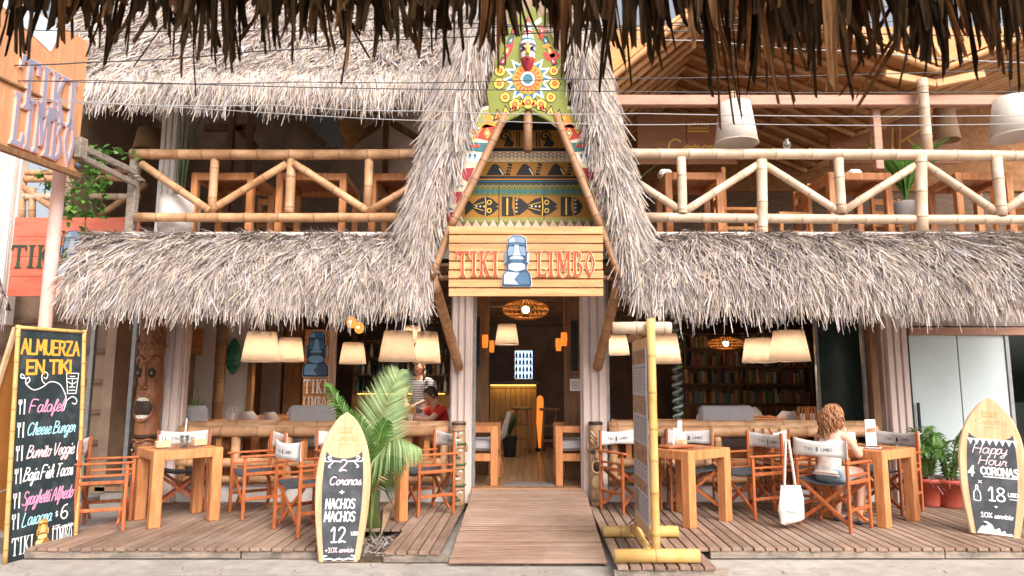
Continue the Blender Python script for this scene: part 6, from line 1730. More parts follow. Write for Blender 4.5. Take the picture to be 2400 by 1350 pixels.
for x_ in (0.015, fw - .015): MB().box((x_, 0, fh / 2), (.04, .42, fh), bev=.004).build('side', 'brown_wood', fr)
for z in (.015, fh - .02): MB().box((fw / 2, 0, z), (fw - .07, .42, .05), bev=.004).build('panel', 'brown_wood', fr)
for r_ in range(4):
    z = .05 + r_ * (fh - .1) / 4
    MB().box((fw / 2, 0, z), (fw - .07, .36, .008)).build('shelf', 'metal_grey', fr)
    for k in range(5):
        x_ = .07 + (fw - .14) * k / 4
        MB().lathe([(.022, 0), (.022, .055), (.009, .08), (.009, .11)], 8, (x_, -.1, z + .005)).build('bottle', 'bottle_blue', fr)
def stool(lb, px, py, Y):
    p = at(px, py, Y); t = thing('bar_stool', lb, 'stool', (p.x, Y, FLZ), group='bar stools')
    MB().lathe([(.17, .76), (.18, .775), (.18, .80), (.0, .81)], 16).build('seat', 'bamboo_dark', t)
    for k in range(4):
        q = PI / 4 + PI / 2 * k; MB().tube([(.13 * math.cos(q), .13 * math.sin(q), .77), (.2 * math.cos(q), .2 * math.sin(q), 0)], .018, 8).build('leg', 'brown_wood', t)
    for z, r_ in ((.25, .185), (.5, .16)): MB().tube([(r_ * math.cos(PI / 4 + PI / 2 * k), r_ * math.sin(PI / 4 + PI / 2 * k), z) for k in range(5)], .012, 6).build('rung', 'brown_wood', t)
stool('bar stool in front of the lit bar counter', 1222, 985, 12.3); stool('bar stool right of the bar counter by the orange glow', 1288, 985, 12.0)
p = at(1266, 960, 12.8); t = thing('glow_column', 'slim orange glowing column lamp right of the bar counter', 'lamp', (p.x, 12.8, FLZ))
mat('orange_glow', (.9, .3, .05), .5, 0, emit=(1, .24, .03), estr=.45)
MB().lathe([(.03, .05), (.07, .5), (.06, .95), (.02, 1.0)], 14).build('shade', 'orange_glow', t, smooth=True); MB().lathe([(.09, 0), (.09, .05)], 14).build('base', 'black', t)
for px, py, Y, lb in ((1137, 800, 9.5, 'left wall sconce nearest the doorway'), (1152, 812, 10.4, 'left wall sconce further inside the doorway'), (1322, 795, 9.2, 'right wall sconce nearest the doorway'), (1309, 808, 9.9, 'right wall sconce further inside the doorway')):
    p = at(px, py, Y); t = thing('wall_sconce', lb + ', glowing orange', 'sconce', p, group='orange wall sconces')
    MB().lathe([(.035, -.09), (.045, 0), (.04, .09)], 12).build('shade', 'orange_glow', t, smooth=True); MB().box((0, .05, 0), (.04, .08, .05)).build('bracket', 'black', t)
for px, py, Y, w_, lb in ((1118, 800, 9.55, .10, 'dark narrow picture on the left vestibule wall'), (1346, 810, 9.26, .12, 'dark narrow picture on the right vestibule wall')):
    p = at(px, py, Y); t = thing('wall_picture', lb, 'picture', (p.x, Y, p.z)); MB().box((0, 0, 0), (w_, .02, .75), bev=.003).build('frame', 'dark_wood', t); MB().box((0, -.0115, 0), (w_ * .8, .002, .68)).build('print', 'black', t)
p = at(1348, 902, 9.25); t = thing('wall_notice', 'white paper notice on the right vestibule wall', 'notice', p); MB().box((0, 0, 0), (.14, .004, .16)).build('paper', 'paper_white', t)
mb = MB(); [mb.box((0, -.0025, .05 - .02 * j), (.10, .001, .006)) for j in range(6)]; mb.build('print_lines', 'print_ink', t)
t = thing('floor_mat', 'grey door mat lying inside the doorway', 'mat', (0, 8.72, FLZ + .002)); MB().box((-.02, 0, .006), (.62, .26, .012), bev=.003).build('mat', 'metal_grey', t)
# back bar: shelves of bottles behind the waitress
k0, k1 = X(830, 13.4), X(1056, 13.4)
bb = thing('back_bar', 'back bar with shelves of bottles behind the waitress', 'bar shelves', (k0, 13.4, FLZ)); KL = k1 - k0
for z in (1.05, 1.38, 1.71, 2.04): MB().box((KL / 2, .1, z), (KL, .26, .03), bev=.003).build('shelf', 'shelf_wood', bb)
for x_ in (0, KL / 2, KL): MB().box((x_, .12, 1.2), (.05, .28, 2.3), bev=.003).build('upright', 'shelf_wood', bb)
MB().box((KL / 2, .1, .5), (KL, .5, 1.0)).build('cabinet', 'bar_front', bb); MB().box((KL / 2, -.1, 1.02), (KL * .9, .02, .015)).build('light_strip', 'strip_glow', bb)
for z in (1.065, 1.395, 1.725):
    x_ = .06
    while x_ < KL - .06:
        hh_ = rd3.uniform(.75, 1.1); MB().lathe([(.036, 0), (.036, .15 * hh_), (.013, .20 * hh_), (.013, .27 * hh_)], 8, (x_, .02 + rd3.uniform(-.03, .05), z)).build('bottle', rd3.choice(('bottle_dark', 'bottle_amber', 'bottle_clear', 'bottle_clear', 'bottle_blue')), bb)
        x_ += rd3.uniform(.08, .15)
l = bpy.data.lights.new('strip_light', 'AREA'); l.shape = 'RECTANGLE'; l.size, l.size_y, l.energy, l.color = KL * .9, .05, 5, (1, .65, .25)
lo = bpy.data.objects.new('strip_light', l); COL.objects.link(lo); lo.parent = bb; lo.location = (KL / 2, -.12, 1.0)

# ------------------------------------------------------------------ frosted shopfront at the right
mat('frosted', (.50, .575, .575), .35, .06, 1.5, spec=.5, dirt=((.55, .61, .61), 1.2, .5)); mat('soffit', (.42, .35, .32), .8, .06)
sf_ = thing('frosted_shopfront', 'pale frosted glass double panel shopfront beside the striped column', 'shopfront', (0, 8.72, 0))
fx0, fx1, fx2 = X(2134, 8.72), X(2250, 8.72), X(2362, 8.72)
zt2 = at(2250, 786, 8.72).z
for a, b in ((fx0, fx1), (fx1, fx2)): MB().box(((a + b) / 2, 0, zt2 / 2 + .02), (b - a - .012, .02, zt2 - .04), bev=.003).build('frosted_pane', 'frosted', sf_)
MB().box(((fx0 + 7) / 2, -.02, zt2 + .05), (7 - fx0, .09, .10), bev=.006).build('lintel', 'beam_wood', sf_)
MB().box(((fx0 + 7) / 2, .06, zt2 + .38), (7 - fx0, .06, .52)).build('fascia_panel', 'soffit', sf_)
MB().box((fx0 - .02, 0, zt2 / 2), (.05, .06, zt2), bev=.004).build('frame_post', 'black', sf_); MB().box((fx2 + .02, 0, zt2 / 2), (.05, .06, zt2), bev=.004).build('frame_post', 'metal_grey', sf_)
MB().box((fx2 + .6, .02, zt2 / 2 + .02), (1.1, .01, zt2 - .04)).build('clear_pane', glass_mat('pane_glass', (.6, .72, .68), .3), sf_)
MB().box((fx0 + .045, -.06, 1.0), (.03, .03, .35), bev=.006).build('door_handle', 'black', sf_)
mat('window_green', (.03, .055, .05), .2, .3, 3, spec=.5)
MB().box((6.0, 9.9, 1.4), (2.4, .05, 2.6)).build('inner_wall', 'window_green', bld)
# tinted window behind the woman
tw_ = thing('tinted_window', 'dark green tinted window pane between the bookshelves and the striped column', 'window', (X(1985, 9.6), 9.6, FLZ))
w_ = X(2050, 9.6) - X(1915, 9.6)
MB().box((0, 0, 1.25), (w_, .012, 2.3)).build('pane', 'window_green', tw_); MB().box((-w_ / 2, 0, 1.25), (.05, .05, 2.4), bev=.004).build('frame', 'metal_grey', tw_)

# ------------------------------------------------------------------ neighbour at the far left: dark shop wall and a scrap of thatch
nb = thing('neighbour_shop', 'dark neighbouring shop at the far left behind the chalk menu board', 'building', (0, 0, 0))
MB().box((-7.6, 9.7, 1.4), (4.6, .1, 3.1)).build('wall', 'room_wall', nb)
for i in range(5): MB().box((-7.6, 9.62, .6 + i * .42), (4.4, .05, .06), bev=.004).build('slat', 'dark_wood', nb)
NAW = [(8.25, 2.86), (8.15, 2.8), (8.02, 2.6), (7.95, 2.38)]
na = thing('thatched_awning', 'scrap of grey thatch awning at the left edge of the view', 'thatched awning', group='thatched awnings over the front')
bed(NAW, -8.5, X(-20, 8.25, 600), .07, na, -8.5, X(20, 7.95, 700)); slope_thatch('palm_leaf_thatch', NAW, -8.5, X(-15, 8.25, 600), 2600, .30, .0135, na, -8.5, X(25, 7.95, 700))
# ------------------------------------------------------------------ upper floor
UZ = ZB - .03
MB().box((-2.9, 11.3, 5.6), (8.0, .1, 5.2)).build('upper_back_wall', 'room_wall', bld)
MB().box((-6.2, 10.1, 4.4), (.1, 2.4, 2.6)).build('upper_side_wall', 'room_wall', bld)
MB().box((5.6, 12.3, 4.35), (9.4, .1, 2.4)).build('upper_back_wall', 'dark_wood', bld)
MB().box((.95, 10.7, 4.1), (.1, 3.2, 1.9)).build('upper_side_wall', 'room_wall', bld)
MB().box((10.2, 10.4, 4.6), (.1, 4.6, 2.0)).build('upper_side_wall', 'room_wall', bld)
# trusses under the left roof
tr = thing('roof_truss', 'dark timber roof truss with diagonal braces inside the left upper floor', 'roof truss')
for a, b in (((205, 300), (318, 365)), ((205, 330), (300, 380)), ((830, 330), (905, 280)), ((905, 280), (980, 325)), ((700, 285), (760, 340)), ((480, 300), (600, 300)), ((905, 280), (905, 345)), ((560, 300), (600, 345))):
    MB().bar(at(*a, 10.2), at(*b, 10.2), .09, .10, .006).build('timber', 'brown_wood', tr)
for px in (583, 905, 540): MB().box((X(px, 10.0, 300), 10.05, 4.4), (.09, .09, 2.4), bev=.006).build('post', 'brown_wood', tr)
mat('grey_panel', (.22, .23, .22), .6, .1)
t = thing('wall_screen', 'grey triangular canvas screen hanging inside the left upper floor', 'screen', (0, 0, 0))
q = [at(*p_, 11.2) for p_ in ((700, 278), (790, 270), (800, 345), (745, 345))]
mb = MB(); mb.add(q + [v + Vector((0, .02, 0)) for v in q], [(0, 1, 2, 3), (7, 6, 5, 4), (0, 4, 5, 1), (1, 5, 6, 2), (2, 6, 7, 3), (3, 7, 4, 0)]); mb.build('canvas', 'grey_panel', t)
# woven hanging lamp and brown shade on the left, white shades on the right
p = at(822, 345, 9.4)
t = thing('woven_pendant', 'tall woven reed pendant hanging in the left upper floor', 'lamp', (p.x, 9.4, p.z))
prof_ = [(.02, 0), (.05, .06), (.14, .22), (.19, .42), (.17, .62)]
for k in range(34):
    q = 2 * PI * k / 34; MB().tube([(r_ * math.cos(q), r_ * math.sin(q), z) for r_, z in prof_], .012, 5).build('reed', 'wicker', t)
MB().tube([(0, 0, .5), (0, 0, 1.4)], .008, 5).build('cord', 'black', t)
mat('shade_dim', (.60, .42, .28), .85, .06, 6, transl=.3)
lamp_shade('brown lampshade at the left end of the upper floor', 314, 384, 304, 355, 9.0, 0, 'shade_brown', 5.3, 'unlit upstairs lampshades')
lamp_shade('white lampshade hanging above the right balcony railing', 1676, 1776, 244, 338, 8.05, 0, 'shade_white', 5.6, 'unlit upstairs lampshades', .72)
lamp_shade('white lampshade cut by the right edge of the view, above the balcony', 2326, 2432, 232, 322, 8.05, 0, 'shade_white', 5.6, 'unlit upstairs lampshades', .72)
lamp_shade('dim orange lampshade behind the bamboo roof post', 2188, 2248, 254, 330, 9.8, 0, 'shade_dim', 5.6, 'unlit upstairs lampshades', .72)

# tables and benches behind the railing
for px, Y, w_, lb, rz in ((552, 8.62, .78, 'upstairs table behind the left railing, left of the zigzag peak', 0), (750, 8.66, .86, 'upstairs table behind the left railing, right of the zigzag peak', 3), (945, 8.6, .70, 'upstairs table behind the left railing, next to the gable thatch', -2),
        (1612, 8.58, .72, 'upstairs table behind the right railing, nearest the gable', 0), (1980, 8.63, .80, 'upstairs table behind the middle of the right railing', 2), (2268, 8.58, .70, 'upstairs table right of the bamboo roof post', -2)):
    make_table(lb, X(px, Y, 450), Y, rz, w_, .84, 'square wooden tables upstairs', ZB - .02, 'upstairs_table', .085)
def simple_chair(lb, px, Y, rz, h=.86, m='pine_shade'):
    t = thing('slat_chair', lb, 'chair', (X(px, Y, 450), Y, ZB - .02), rz, group='wooden upstairs chairs')
    for sx in (-1, 1):
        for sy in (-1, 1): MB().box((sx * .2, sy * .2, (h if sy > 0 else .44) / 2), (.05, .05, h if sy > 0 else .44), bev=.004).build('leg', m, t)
    MB().box((0, 0, .45), (.46, .46, .04), bev=.006).build('seat', m, t)
    for z in (.62, .80): MB().box((0, .2, z), (.36, .025, .09), bev=.004).build('back_slat', m, t)
    for sx in (-1, 1): MB().box((sx * .2, 0, .2), (.03, .36, .04)).build('rail', m, t)
simple_chair('upstairs wooden chair between the left tables', 660, 9.7, 2.9); simple_chair('upstairs wooden chair left of the tall right railing post', 1720, 8.75, 1.6, 1.0); simple_chair('upstairs wooden chair right of the tall right railing post', 1845, 9.0, -1.5)
simple_chair('upstairs wooden chair at the right edge of the view', 2385, 8.75, .5, 1.0); simple_chair('upstairs wooden chair behind the middle right table', 2050, 9.75, 3.3)
for i, (px, py, Y, lb) in enumerate(((1557, 395, 8.5, 'white cushion on the upstairs table nearest the gable'), (1998, 395, 8.5, 'white cushion on the middle upstairs table'))):
    p = at(px, py, Y); t = thing('white_cushion', lb, 'cushion', (p.x, Y, ZB - .02 + .842)); MB().box((0, 0, .05), (.16, .2, .10), bev=.03).build('cushion', 'canvas_white', t)
# gold lettered wooden panels at the back right
mat('panel_wood', (.30, .115, .04), .5, .2, 3, (.7, 6, 6), bump=.08); mat('gold', (.62, .36, .04), .4, .15)
for (x0, x1, y0, y1, lb, txt) in ((1494, 1722, 264, 386, 'brown wooden panel with a gold crown and lettering, nearest the gable', 'Corona'), (1946, 2246, 270, 384, 'brown wooden panel with gold lettering behind the upstairs plant', 'TIKI')):
    Y = 10.4; a, b = at(x0, y1, Y), at(x1, y0, Y)
    t = thing('lettered_panel', lb, 'panel', (a.x, Y, a.z), group='gold lettered panels'); w_, h_ = b.x - a.x, b.z - a.z
    for i in range(2): MB().box((w_ * (i + .5) / 2, 0, h_ / 2), (w_ / 2 - .006, .04, h_), bev=.004).build('board', 'panel_wood', t)
    mb = MB()
    write(mb, txt, w_ * (.62 if txt != 'TIKI' else .5), h_ * .18, h_ * (.30 if txt != 'TIKI' else .55), -.022, .03, w_ * (.62 if txt != 'TIKI' else .6), .1, txt != 'TIKI', center=True)
    mb.build('gold_letters', 'gold', t)
    if txt != 'TIKI':
        c = MB(); cx_ = w_ * .62
        for k in range(7): c.ball((cx_ - .15 + .05 * k, -.022, h_ * (.74 + .05 * math.sin(PI * k / 6))), (.014, .004, .03), 6, 4)
        c.box((cx_, -.022, h_ * .63), (.34, .006, .03)); c.box((cx_, -.022, h_ * .69), (.30, .006, .02)); c.build('gold_crown', 'gold', t)
# shelf things on the rail: little jar and box
p = at(1803, 348, 8.6); t = thing('glass_jar', 'small glass jar on the balcony rail under the hanging leaf strips', 'jar', (p.x, 8.0, at(1803, 349, 8.0).z)); MB().lathe([(.03, 0), (.045, .03), (.045, .08), (.02, .10), (.03, .12)], 14).build('jar', 'glass', t, smooth=True)
# concrete planters
mat('planter_grey', (.40, .37, .36), .85, .12, 8, bump=.15); mat('planter_white', (.62, .58, .55), .8, .08, 6, bump=.1)
def planter(lb, px, py, Y, r_, h_, m, z0=None):
    p = at(px, py, Y); t = thing('planter', lb, 'planter', (p.x, Y, z0 if z0 is not None else ZB - .02), group='upstairs planters')
    MB().lathe([(r_ * .8, 0), (r_, h_ * .25), (r_, h_ * .9), (r_ * .97, h_), (r_ * .85, h_), (r_ * .8, h_ * .8)], 20).build('pot', m, t, smooth=True); MB().lathe([(r_ * .82, h_ * .85), (0, h_ * .87)], 16).build('soil', 'soil', t)
    return t
planter('large white round planter behind the left railing', 420, 520, 8.32, .24, .52, 'planter_white')
pg = planter('grey planter on wooden legs beside the bamboo roof post', 2118, 440, 9.25, .17, .28, 'planter_grey', ZB + .42)
for k in range(3):
    q = 2 * PI * k / 3 + .4; MB().tube([(.14 * math.cos(q), .14 * math.sin(q), .05), (.2 * math.cos(q), .2 * math.sin(q), -.44)], .022, 7).build('leg', 'table_wood', pg)

# ------------------------------------------------------------------ cables strung across the street front
mat('cable', (.06, .06, .065), .6, .1); mat('cable_pale', (.34, .33, .34), .6, .1)
CB = [([(-80, 66), (600, 72), (1200, 62), (2480, 40)], .006, 'uppermost cable crossing the left roof'), ([(-80, 150), (205, 146), (600, 120), (860, 95), (1500, 60)], .008, 'rising cable crossing the left roof'), ([(-80, 182), (205, 188), (1200, 211), (2480, 214)], .006, 'cable across the letters of the projecting sign'),
      ([(180, 192), (700, 192), (1300, 186), (2480, 160)], .006, 'cable passing the sun on the gable'), ([(180, 240), (640, 246), (1000, 260), (1500, 266), (2480, 270)], .0065, 'cable just under the left roof fringe'), ([(690, 268), (1200, 285), (1700, 290), (2480, 288)], .006, 'lowest cable, crossing below the painted sun'),
      ([(1380, 66), (1800, 70), (2480, 84)], .008, 'upper cable crossing the bamboo roof'), ([(1380, 80), (1650, 95), (2000, 120), (2480, 150)], .008, 'slanting cable crossing the bamboo roof')]
for i, (pts, r_, lb) in enumerate(CB):
    P_ = [at(px, py, 6.0 + .05 * i) for px, py in pts]
    sm = []
    for k in range(len(P_) - 1):
        a, b = P_[k], P_[k + 1]
        for j in range(8):
            t_ = j / 8; sm.append(a.lerp(b, t_) - Vector((0, 0, .02 * math.sin(PI * t_))))
    sm.append(P_[-1])
    a, b = sm[0], sm[-1]
    sm = [a + (a - sm[1]) * 12] + sm + [b + (b - sm[-2]) * 12]
    t = thing('overhead_cable', lb, 'cable', group='overhead cables'); MB().tube(sm, r_ * .8, 5).build('wire', 'cable_pale' if i in (4, 5, 7) else 'cable', t)
# ------------------------------------------------------------------ carved totems
mat('totem_wood', (.20, .07, .03), .5, .4, 5, (4, 4, 1), bump=.25, col2=(.34, .14, .06)); mat('totem_dark', (.035, .018, .012), .6, .3); mat('totem_pale', (.55, .36, .20), .6, .2, 8); mat('totem_white', (.62, .58, .50), .6, .1)
mat('small_totem', (.34, .19, .105), .6, .3, 7, (3, 3, 1), bump=.3, col2=(.46, .29, .17)); mat('totem_green', (.06, .10, .05), .6, .2)
def trunk(mb, r, h, n=18, rows=26, wob=.05, seed=0, grooves=()):
    vs, fs, cs = [], [], []
    for i in range(rows + 1):
        v = i / rows; k_ = 1 + wob * math.sin(v * 21 + seed) + .5 * wob * math.sin(v * 47 + seed)
        for g_ in grooves: k_ -= .12 * math.exp(-((v - g_) / .012) ** 2)
        for k in range(n):
            a = 2 * PI * k / n; vs.append((r * k_ * math.cos(a), r * k_ * math.sin(a), h * v))
    for i in range(rows):
        for k in range(n): fs.append((i * n + k, i * n + (k + 1) % n, (i + 1) * n + (k + 1) % n, (i + 1) * n + k))
    fs += [tuple(range(n))[::-1], tuple(range(rows * n, rows * n + n))]
    return mb.add(vs, fs)
def arcp(r, a, z): return (r * math.sin(a), -r * math.cos(a), z)     # a = 0 faces the street
p = at(338, 1095, 8.28)
T1 = thing('tall_totem', 'tall carved brown totem with open mouths, left of the leftmost table', 'totem', (p.x, 8.28, 0))
TR, TH = .137, 2.3
trunk(MB(), TR, TH, 20, 70, .03, 2, (.335, .62)).build('trunk', 'totem_wood', T1, smooth=True)
def ridge(par, m, pts, rad, nm): MB().tube(pts, rad, 7).build(nm, m, par, smooth=True)
for zc_, sc in ((1.30, 1.0), (.50, .62)):
    for s in (-1, 1):
        ridge(T1, 'totem_wood', [arcp(TR * 1.05, s * a, zc_ + (.36 + .07 * math.sin(a * 2.5)) * sc) for a in np.linspace(.02, 1.25, 9)], .024 * sc, 'brow')
        o = MB().ball(arcp(TR * .98, s * .55, zc_ + .24 * sc), (.045 * sc, .03, .06 * sc), 12, 8).build('eye', 'totem_dark', T1, smooth=True); MB().ball(arcp(TR * 1.10, s * .55, zc_ + .24 * sc), .018, 8, 6).build('pupil', 'totem_pale', o)
        MB().ball(arcp(TR * 1.04, s * .17, zc_ + .07 * sc), (.035 * sc, .035, .028 * sc), 10, 7).build('nostril', 'totem_wood', T1, smooth=True)
    ridge(T1, 'totem_wood', [arcp(TR * (.98 + .16 * v), 0, zc_ + (.36 - .28 * v) * sc) for v in np.linspace(0, 1, 7)], [.022 * sc + .018 * sc * v for v in np.linspace(0, 1, 7)], 'nose')
    pts = [arcp(TR * 1.05, .78 * math.cos(q), zc_ - .17 * sc + .15 * sc * math.sin(q)) for q in np.linspace(0, 2 * PI, 25)]
    ridge(T1, 'totem_wood', pts, .02 * sc, 'lips')
    mo = MB().ball(arcp(TR * .80, 0, zc_ - .17 * sc), (.115 * sc, .055, .135 * sc), 14, 9).build('mouth', 'totem_dark', T1, smooth=True)
    for k in range(5):
        for u in (-1, 1): MB().box(arcp(TR * 1.04, (k - 2) * .2, zc_ - .17 * sc + u * .10 * sc), (.028 * sc, .02, .05 * sc), rot=(0, 0, (k - 2) * .2), bev=.004).build('tooth', 'totem_white', mo)
for zc_ in (2.0, 1.86, 2.14):
    for k in range(-3, 4): MB().box(arcp(TR * 1.01, k * .42 + (.21 if zc_ == 1.86 else 0), zc_), (.07, .022, .085), rot=(0, R(45), k * .42), bev=.008).build('scale', 'totem_wood', T1)
ridge(T1, 'totem_dark', [arcp(TR * 1.03, a, .80) for a in np.linspace(-1.5, 1.5, 15)], .022, 'neck_band')
def small_totem(lb, px, kind):
    p = at(px, 1178, 8.28); t = thing('short_totem', lb, 'totem', (p.x, 8.27, 0.0), group='short totems flanking the doorway')
    r, h = .082, .96
    trunk(MB(), r, h, 16, 48, .03, px, (.2, .44, .62)).build('trunk', 'small_totem', t, smooth=True)
    MB().lathe([(r * 1.05, h - .03), (r * 1.02, h + .004), (0, h + .006)], 16).build('cap', 'totem_dark', t)
    if kind == 0:
        for zc_, hh_ in ((.80, 'totem_white'), (.60, 'totem_green'), (.36, 'totem_white'), (.12, 'totem_green')):
            for s in (-1, 1):
                o = MB().ball(arcp(r * .96, s * .45, zc_ + .03), (.022, .014, .024), 10, 6).build('eye', 'totem_white', t, smooth=True); MB().ball(arcp(r * 1.12, s * .45, zc_ + .03), .008, 6, 5).build('pupil', 'totem_dark', o)
            ridge(t, 'small_totem', [arcp(r * 1.03, a, zc_ + .065 + .012 * abs(a)) for a in np.linspace(-1, 1, 9)], .012, 'brow')
            ridge(t, 'small_totem', [arcp(r * (1.0 + .16 * v), 0, zc_ + .05 - .06 * v) for v in np.linspace(0, 1, 5)], [.010, .012, .014, .017, .018], 'nose')
            MB().box(arcp(r * 1.0, 0, zc_ - .045), (.07, .018, .026), bev=.004).build('mouth', hh_, t)
        for z in (.71, .475, .235): ridge(t, 'totem_green', [arcp(r * 1.03, a, z) for a in np.linspace(-1.6, 1.6, 13)], .015, 'band')
    else:
        for j in range(3): ridge(t, 'totem_pale', [arcp(r * 1.05, a, .78 - .05 * j + .10 * abs(a)) for a in np.linspace(-.8, .8, 9)], .012, 'chevron')
        for s in (-1, 1): MB().ball(arcp(r * .98, s * .5, .62), (.026, .014, .02), 10, 6).build('eye', 'totem_dark', t, smooth=True)
        ridge(t, 'small_totem', [arcp(r * 1.04, a, .655 + .02 * math.cos(a * 3)) for a in np.linspace(-1.1, 1.1, 9)], .014, 'brow')
        ridge(t, 'small_totem', [arcp(r * (1.0 + .2 * v), 0, .64 - .10 * v) for v in np.linspace(0, 1, 5)], [.012, .014, .018, .022, .02], 'nose')
        mo = MB().ball(arcp(r * .86, 0, .45), (.045, .03, .06), 12, 8).build('mouth', 'totem_dark', t, smooth=True)
        ridge(t, 'totem_pale', [arcp(r * 1.06, .62 * math.cos(q), .45 + .07 * math.sin(q)) for q in np.linspace(0, 2 * PI, 21)], .011, 'lips')
        MB().ball(arcp(r * .95, 0, .27), (.06, .03, .08), 12, 8).build('belly', 'totem_pale', t, smooth=True); MB().ball(arcp(r * .9, .3, .10), (.03, .03, .05), 8, 6).build('foot', 'small_totem', t); MB().ball(arcp(r * .9, -.3, .10), (.03, .03, .05), 8, 6).build('foot', 'small_totem', t)
    for s in (-1, 1): MB().ball((s * (r + .012), .0, .66), (.018, .022, .05), 8, 6).build('ear', 'small_totem', t, smooth=True)
small_totem('short painted totem with white eyes and green bands, left of the doorway', 1073, 0); small_totem('short carved totem with a gaping mouth, right of the doorway', 1398, 1)

# ------------------------------------------------------------------ palms
def frond(parent, pts, width, n, tone, droop=.25, nm='frond', wl=.02, hang=0.0, up=Vector((0, 0, 1)), bias=.55, m='leaf', u0=.10):
    """a feather leaf: rib along pts, a leaflet pair at each step; leaflets angle toward the tip"""
    pts = [Vector(p_) for p_ in pts]
    # smooth rib
    P_ = []
    for i in range(len(pts) - 1):
        p0, p1, p2, p3 = pts[max(i - 1, 0)], pts[i], pts[i + 1], pts[min(i + 2, len(pts) - 1)]
        for j in range(6):
            t = j / 6; P_.append(.5 * (2 * p1 + (p2 - p0) * t + (2 * p0 - 5 * p1 + 4 * p2 - p3) * t * t + (3 * p1 - p0 - 3 * p2 + p3) * t ** 3))
    P_.append(pts[-1])
    rib = MB(); rib.tube(P_, [.012 * (1 - .8 * i / len(P_)) for i in range(len(P_))], 6, True, (1.6, 1.5, .9))
    ro = rib.build(nm, 'leaf_pale', parent, smooth=True)
    N = len(P_); lf = MB()
    for i in range(n):
        u = u0 + (1 - u0) * i / n
        k = min(int(u * (N - 1)), N - 2); f = u * (N - 1) - k
        p_ = P_[k].lerp(P_[k + 1], f); d = (P_[k + 1] - P_[k]).normalized()
        L = width * (math.sin(PI * min(1, .16 + .84 * u)) ** .55) * random.uniform(.88, 1.08)
        for s in (-1, 1):
            side = d.cross(up)
            side = side.normalized() if side.length > 1e-3 else Vector((1, 0, 0))
            dr = (side * s + d * (bias + .7 * u) + Vector((0, 0, -hang))).normalized()
            a_ = p_; m1 = p_ + dr * L * .5 + Vector((0, 0, -droop * .12 * L)); e = p_ + dr * L + Vector((random.uniform(-.01, .01), random.uniform(-.02, .02), -droop * L))
            nrm = dr.cross(up).normalized() if abs(dr.z) < .95 else Vector((1, 0, 0)); ww = wl * random.uniform(.8, 1.1) * .5
            wv = dr.cross(Vector((random.gauss(0, .2), -1, random.gauss(0, .2)))).normalized() * ww
            c = tone * random.uniform(.75, 1.25); cc = (c * random.uniform(.9, 1.15), c, c * .9)
            lf.add([a_ - wv * .5, a_ + wv * .5, m1 + wv, m1 - wv, e], [(0, 1, 2, 3), (3, 2, 4)], cc)
    lf.build('leaflets', m, ro, kind='stuff')
pb0 = gnd(872, 1262, -.08)
pm_ = thing('palm_plant', 'young palm with a broad upright frond growing from the deck opening', 'palm', (pb0.x, pb0.y + .1, -.09))
B = Vector((pb0.x, pb0.y + .1, 0))
def rel(px, py, Y): return at(px, py, Y) - Vector(pm_.location)
def fr_(pts, width, n, tone, **k): frond(pm_, [rel(*q) for q in pts], width, n, tone, u0=.34, **k)
fr_([(868, 1255, 6.72), (868, 1120, 6.75), (890, 990, 6.8), (936, 868, 6.9)], .42, 64, 1.7, droop=.06, up=Vector((0, -1, .1)), bias=.45, wl=.018, m='leaf_pale')
fr_([(868, 1250, 6.72), (855, 1120, 6.7), (820, 1000, 6.62), (766, 898, 6.5)], .24, 34, 1.1, droop=.35, up=Vector((.5, -.6, .5)), bias=.5)
fr_([(868, 1250, 6.72), (880, 1090, 6.6), (925, 1030, 6.5), (985, 1050, 6.45)], .27, 40, 2.0, droop=.8, hang=.8, bias=.3, m='leaf_pale', wl=.016)
fr_([(868, 1250, 6.72), (872, 1120, 6.7), (850, 1020, 6.6), (815, 965, 6.5)], .22, 26, .8, droop=.3, up=Vector((.2, -1, .3)))
fr_([(868, 1250, 6.72), (880, 1140, 6.65), (905, 1070, 6.55), (945, 1075, 6.5)], .2, 24, .9, droop=.8, hang=.9, bias=.3)
fr_([(868, 1250, 6.72), (876, 1100, 6.72), (890, 1020, 6.72), (905, 985, 6.7)], .20, 24, .8, droop=.35, up=Vector((0, -1, .3)))
mb = MB()
for k in range(6): mb.tube([(random.uniform(-.05, .05), random.uniform(-.05, .05), 0), (random.uniform(-.04, .04), random.uniform(-.04, .04), .45)], [.035, .012], 7, True, (1.0, .9, .6))
mb.build('stem_base', 'leaf_pale', pm_, smooth=True)
a, b, c = gnd(893, 1255, 0), gnd(905, 1205, .0), gnd(935, 1182, 0)
mat('dry_leaf', (.48, .33, .20), .8, .2, 10)
dl = MB(); dl.add([Vector(a) - B + Vector((0, 0, .04)) + Vector((0, 0, .05)), Vector(b) - B + Vector((-.03, 0, .16)), Vector(c) - B + Vector((0, 0, .22)), Vector(b) - B + Vector((.06, 0, .10))], [(0, 1, 2), (0, 2, 3)]); dl.build('dry_sheath', 'dry_leaf', pm_)
sb = struct(MB().box(((HX - 1.24) / 2 - .0, 6.6, -.105), (abs(HX) - 1.2, .92, .05)).build('planting_soil', 'soil'))
n = 260; bx_ = np.stack([RNG.uniform(HX + .02, -1.25, n), RNG.uniform(6.25, 7.0, n), np.full(n, -.085)], 1)
dd = unit(np.stack([RNG.normal(0, .7, n), RNG.normal(0, .7, n), RNG.uniform(.0, .6, n)], 1)); sd_ = unit(np.cross(dd, RNG.normal(0, 1, (n, 3))))
o = blades(bx_, dd, sd_, RNG.uniform(.03, .12, n), RNG.uniform(.008, .03, n), np.zeros(n), tones(n, .3, 1.0), 2, 'leaf_litter', 'thatch', None)
o['kind'] = 'stuff'; o['label'] = 'dry leaf litter in the planting hole below the palm'; o['category'] = 'leaf litter'

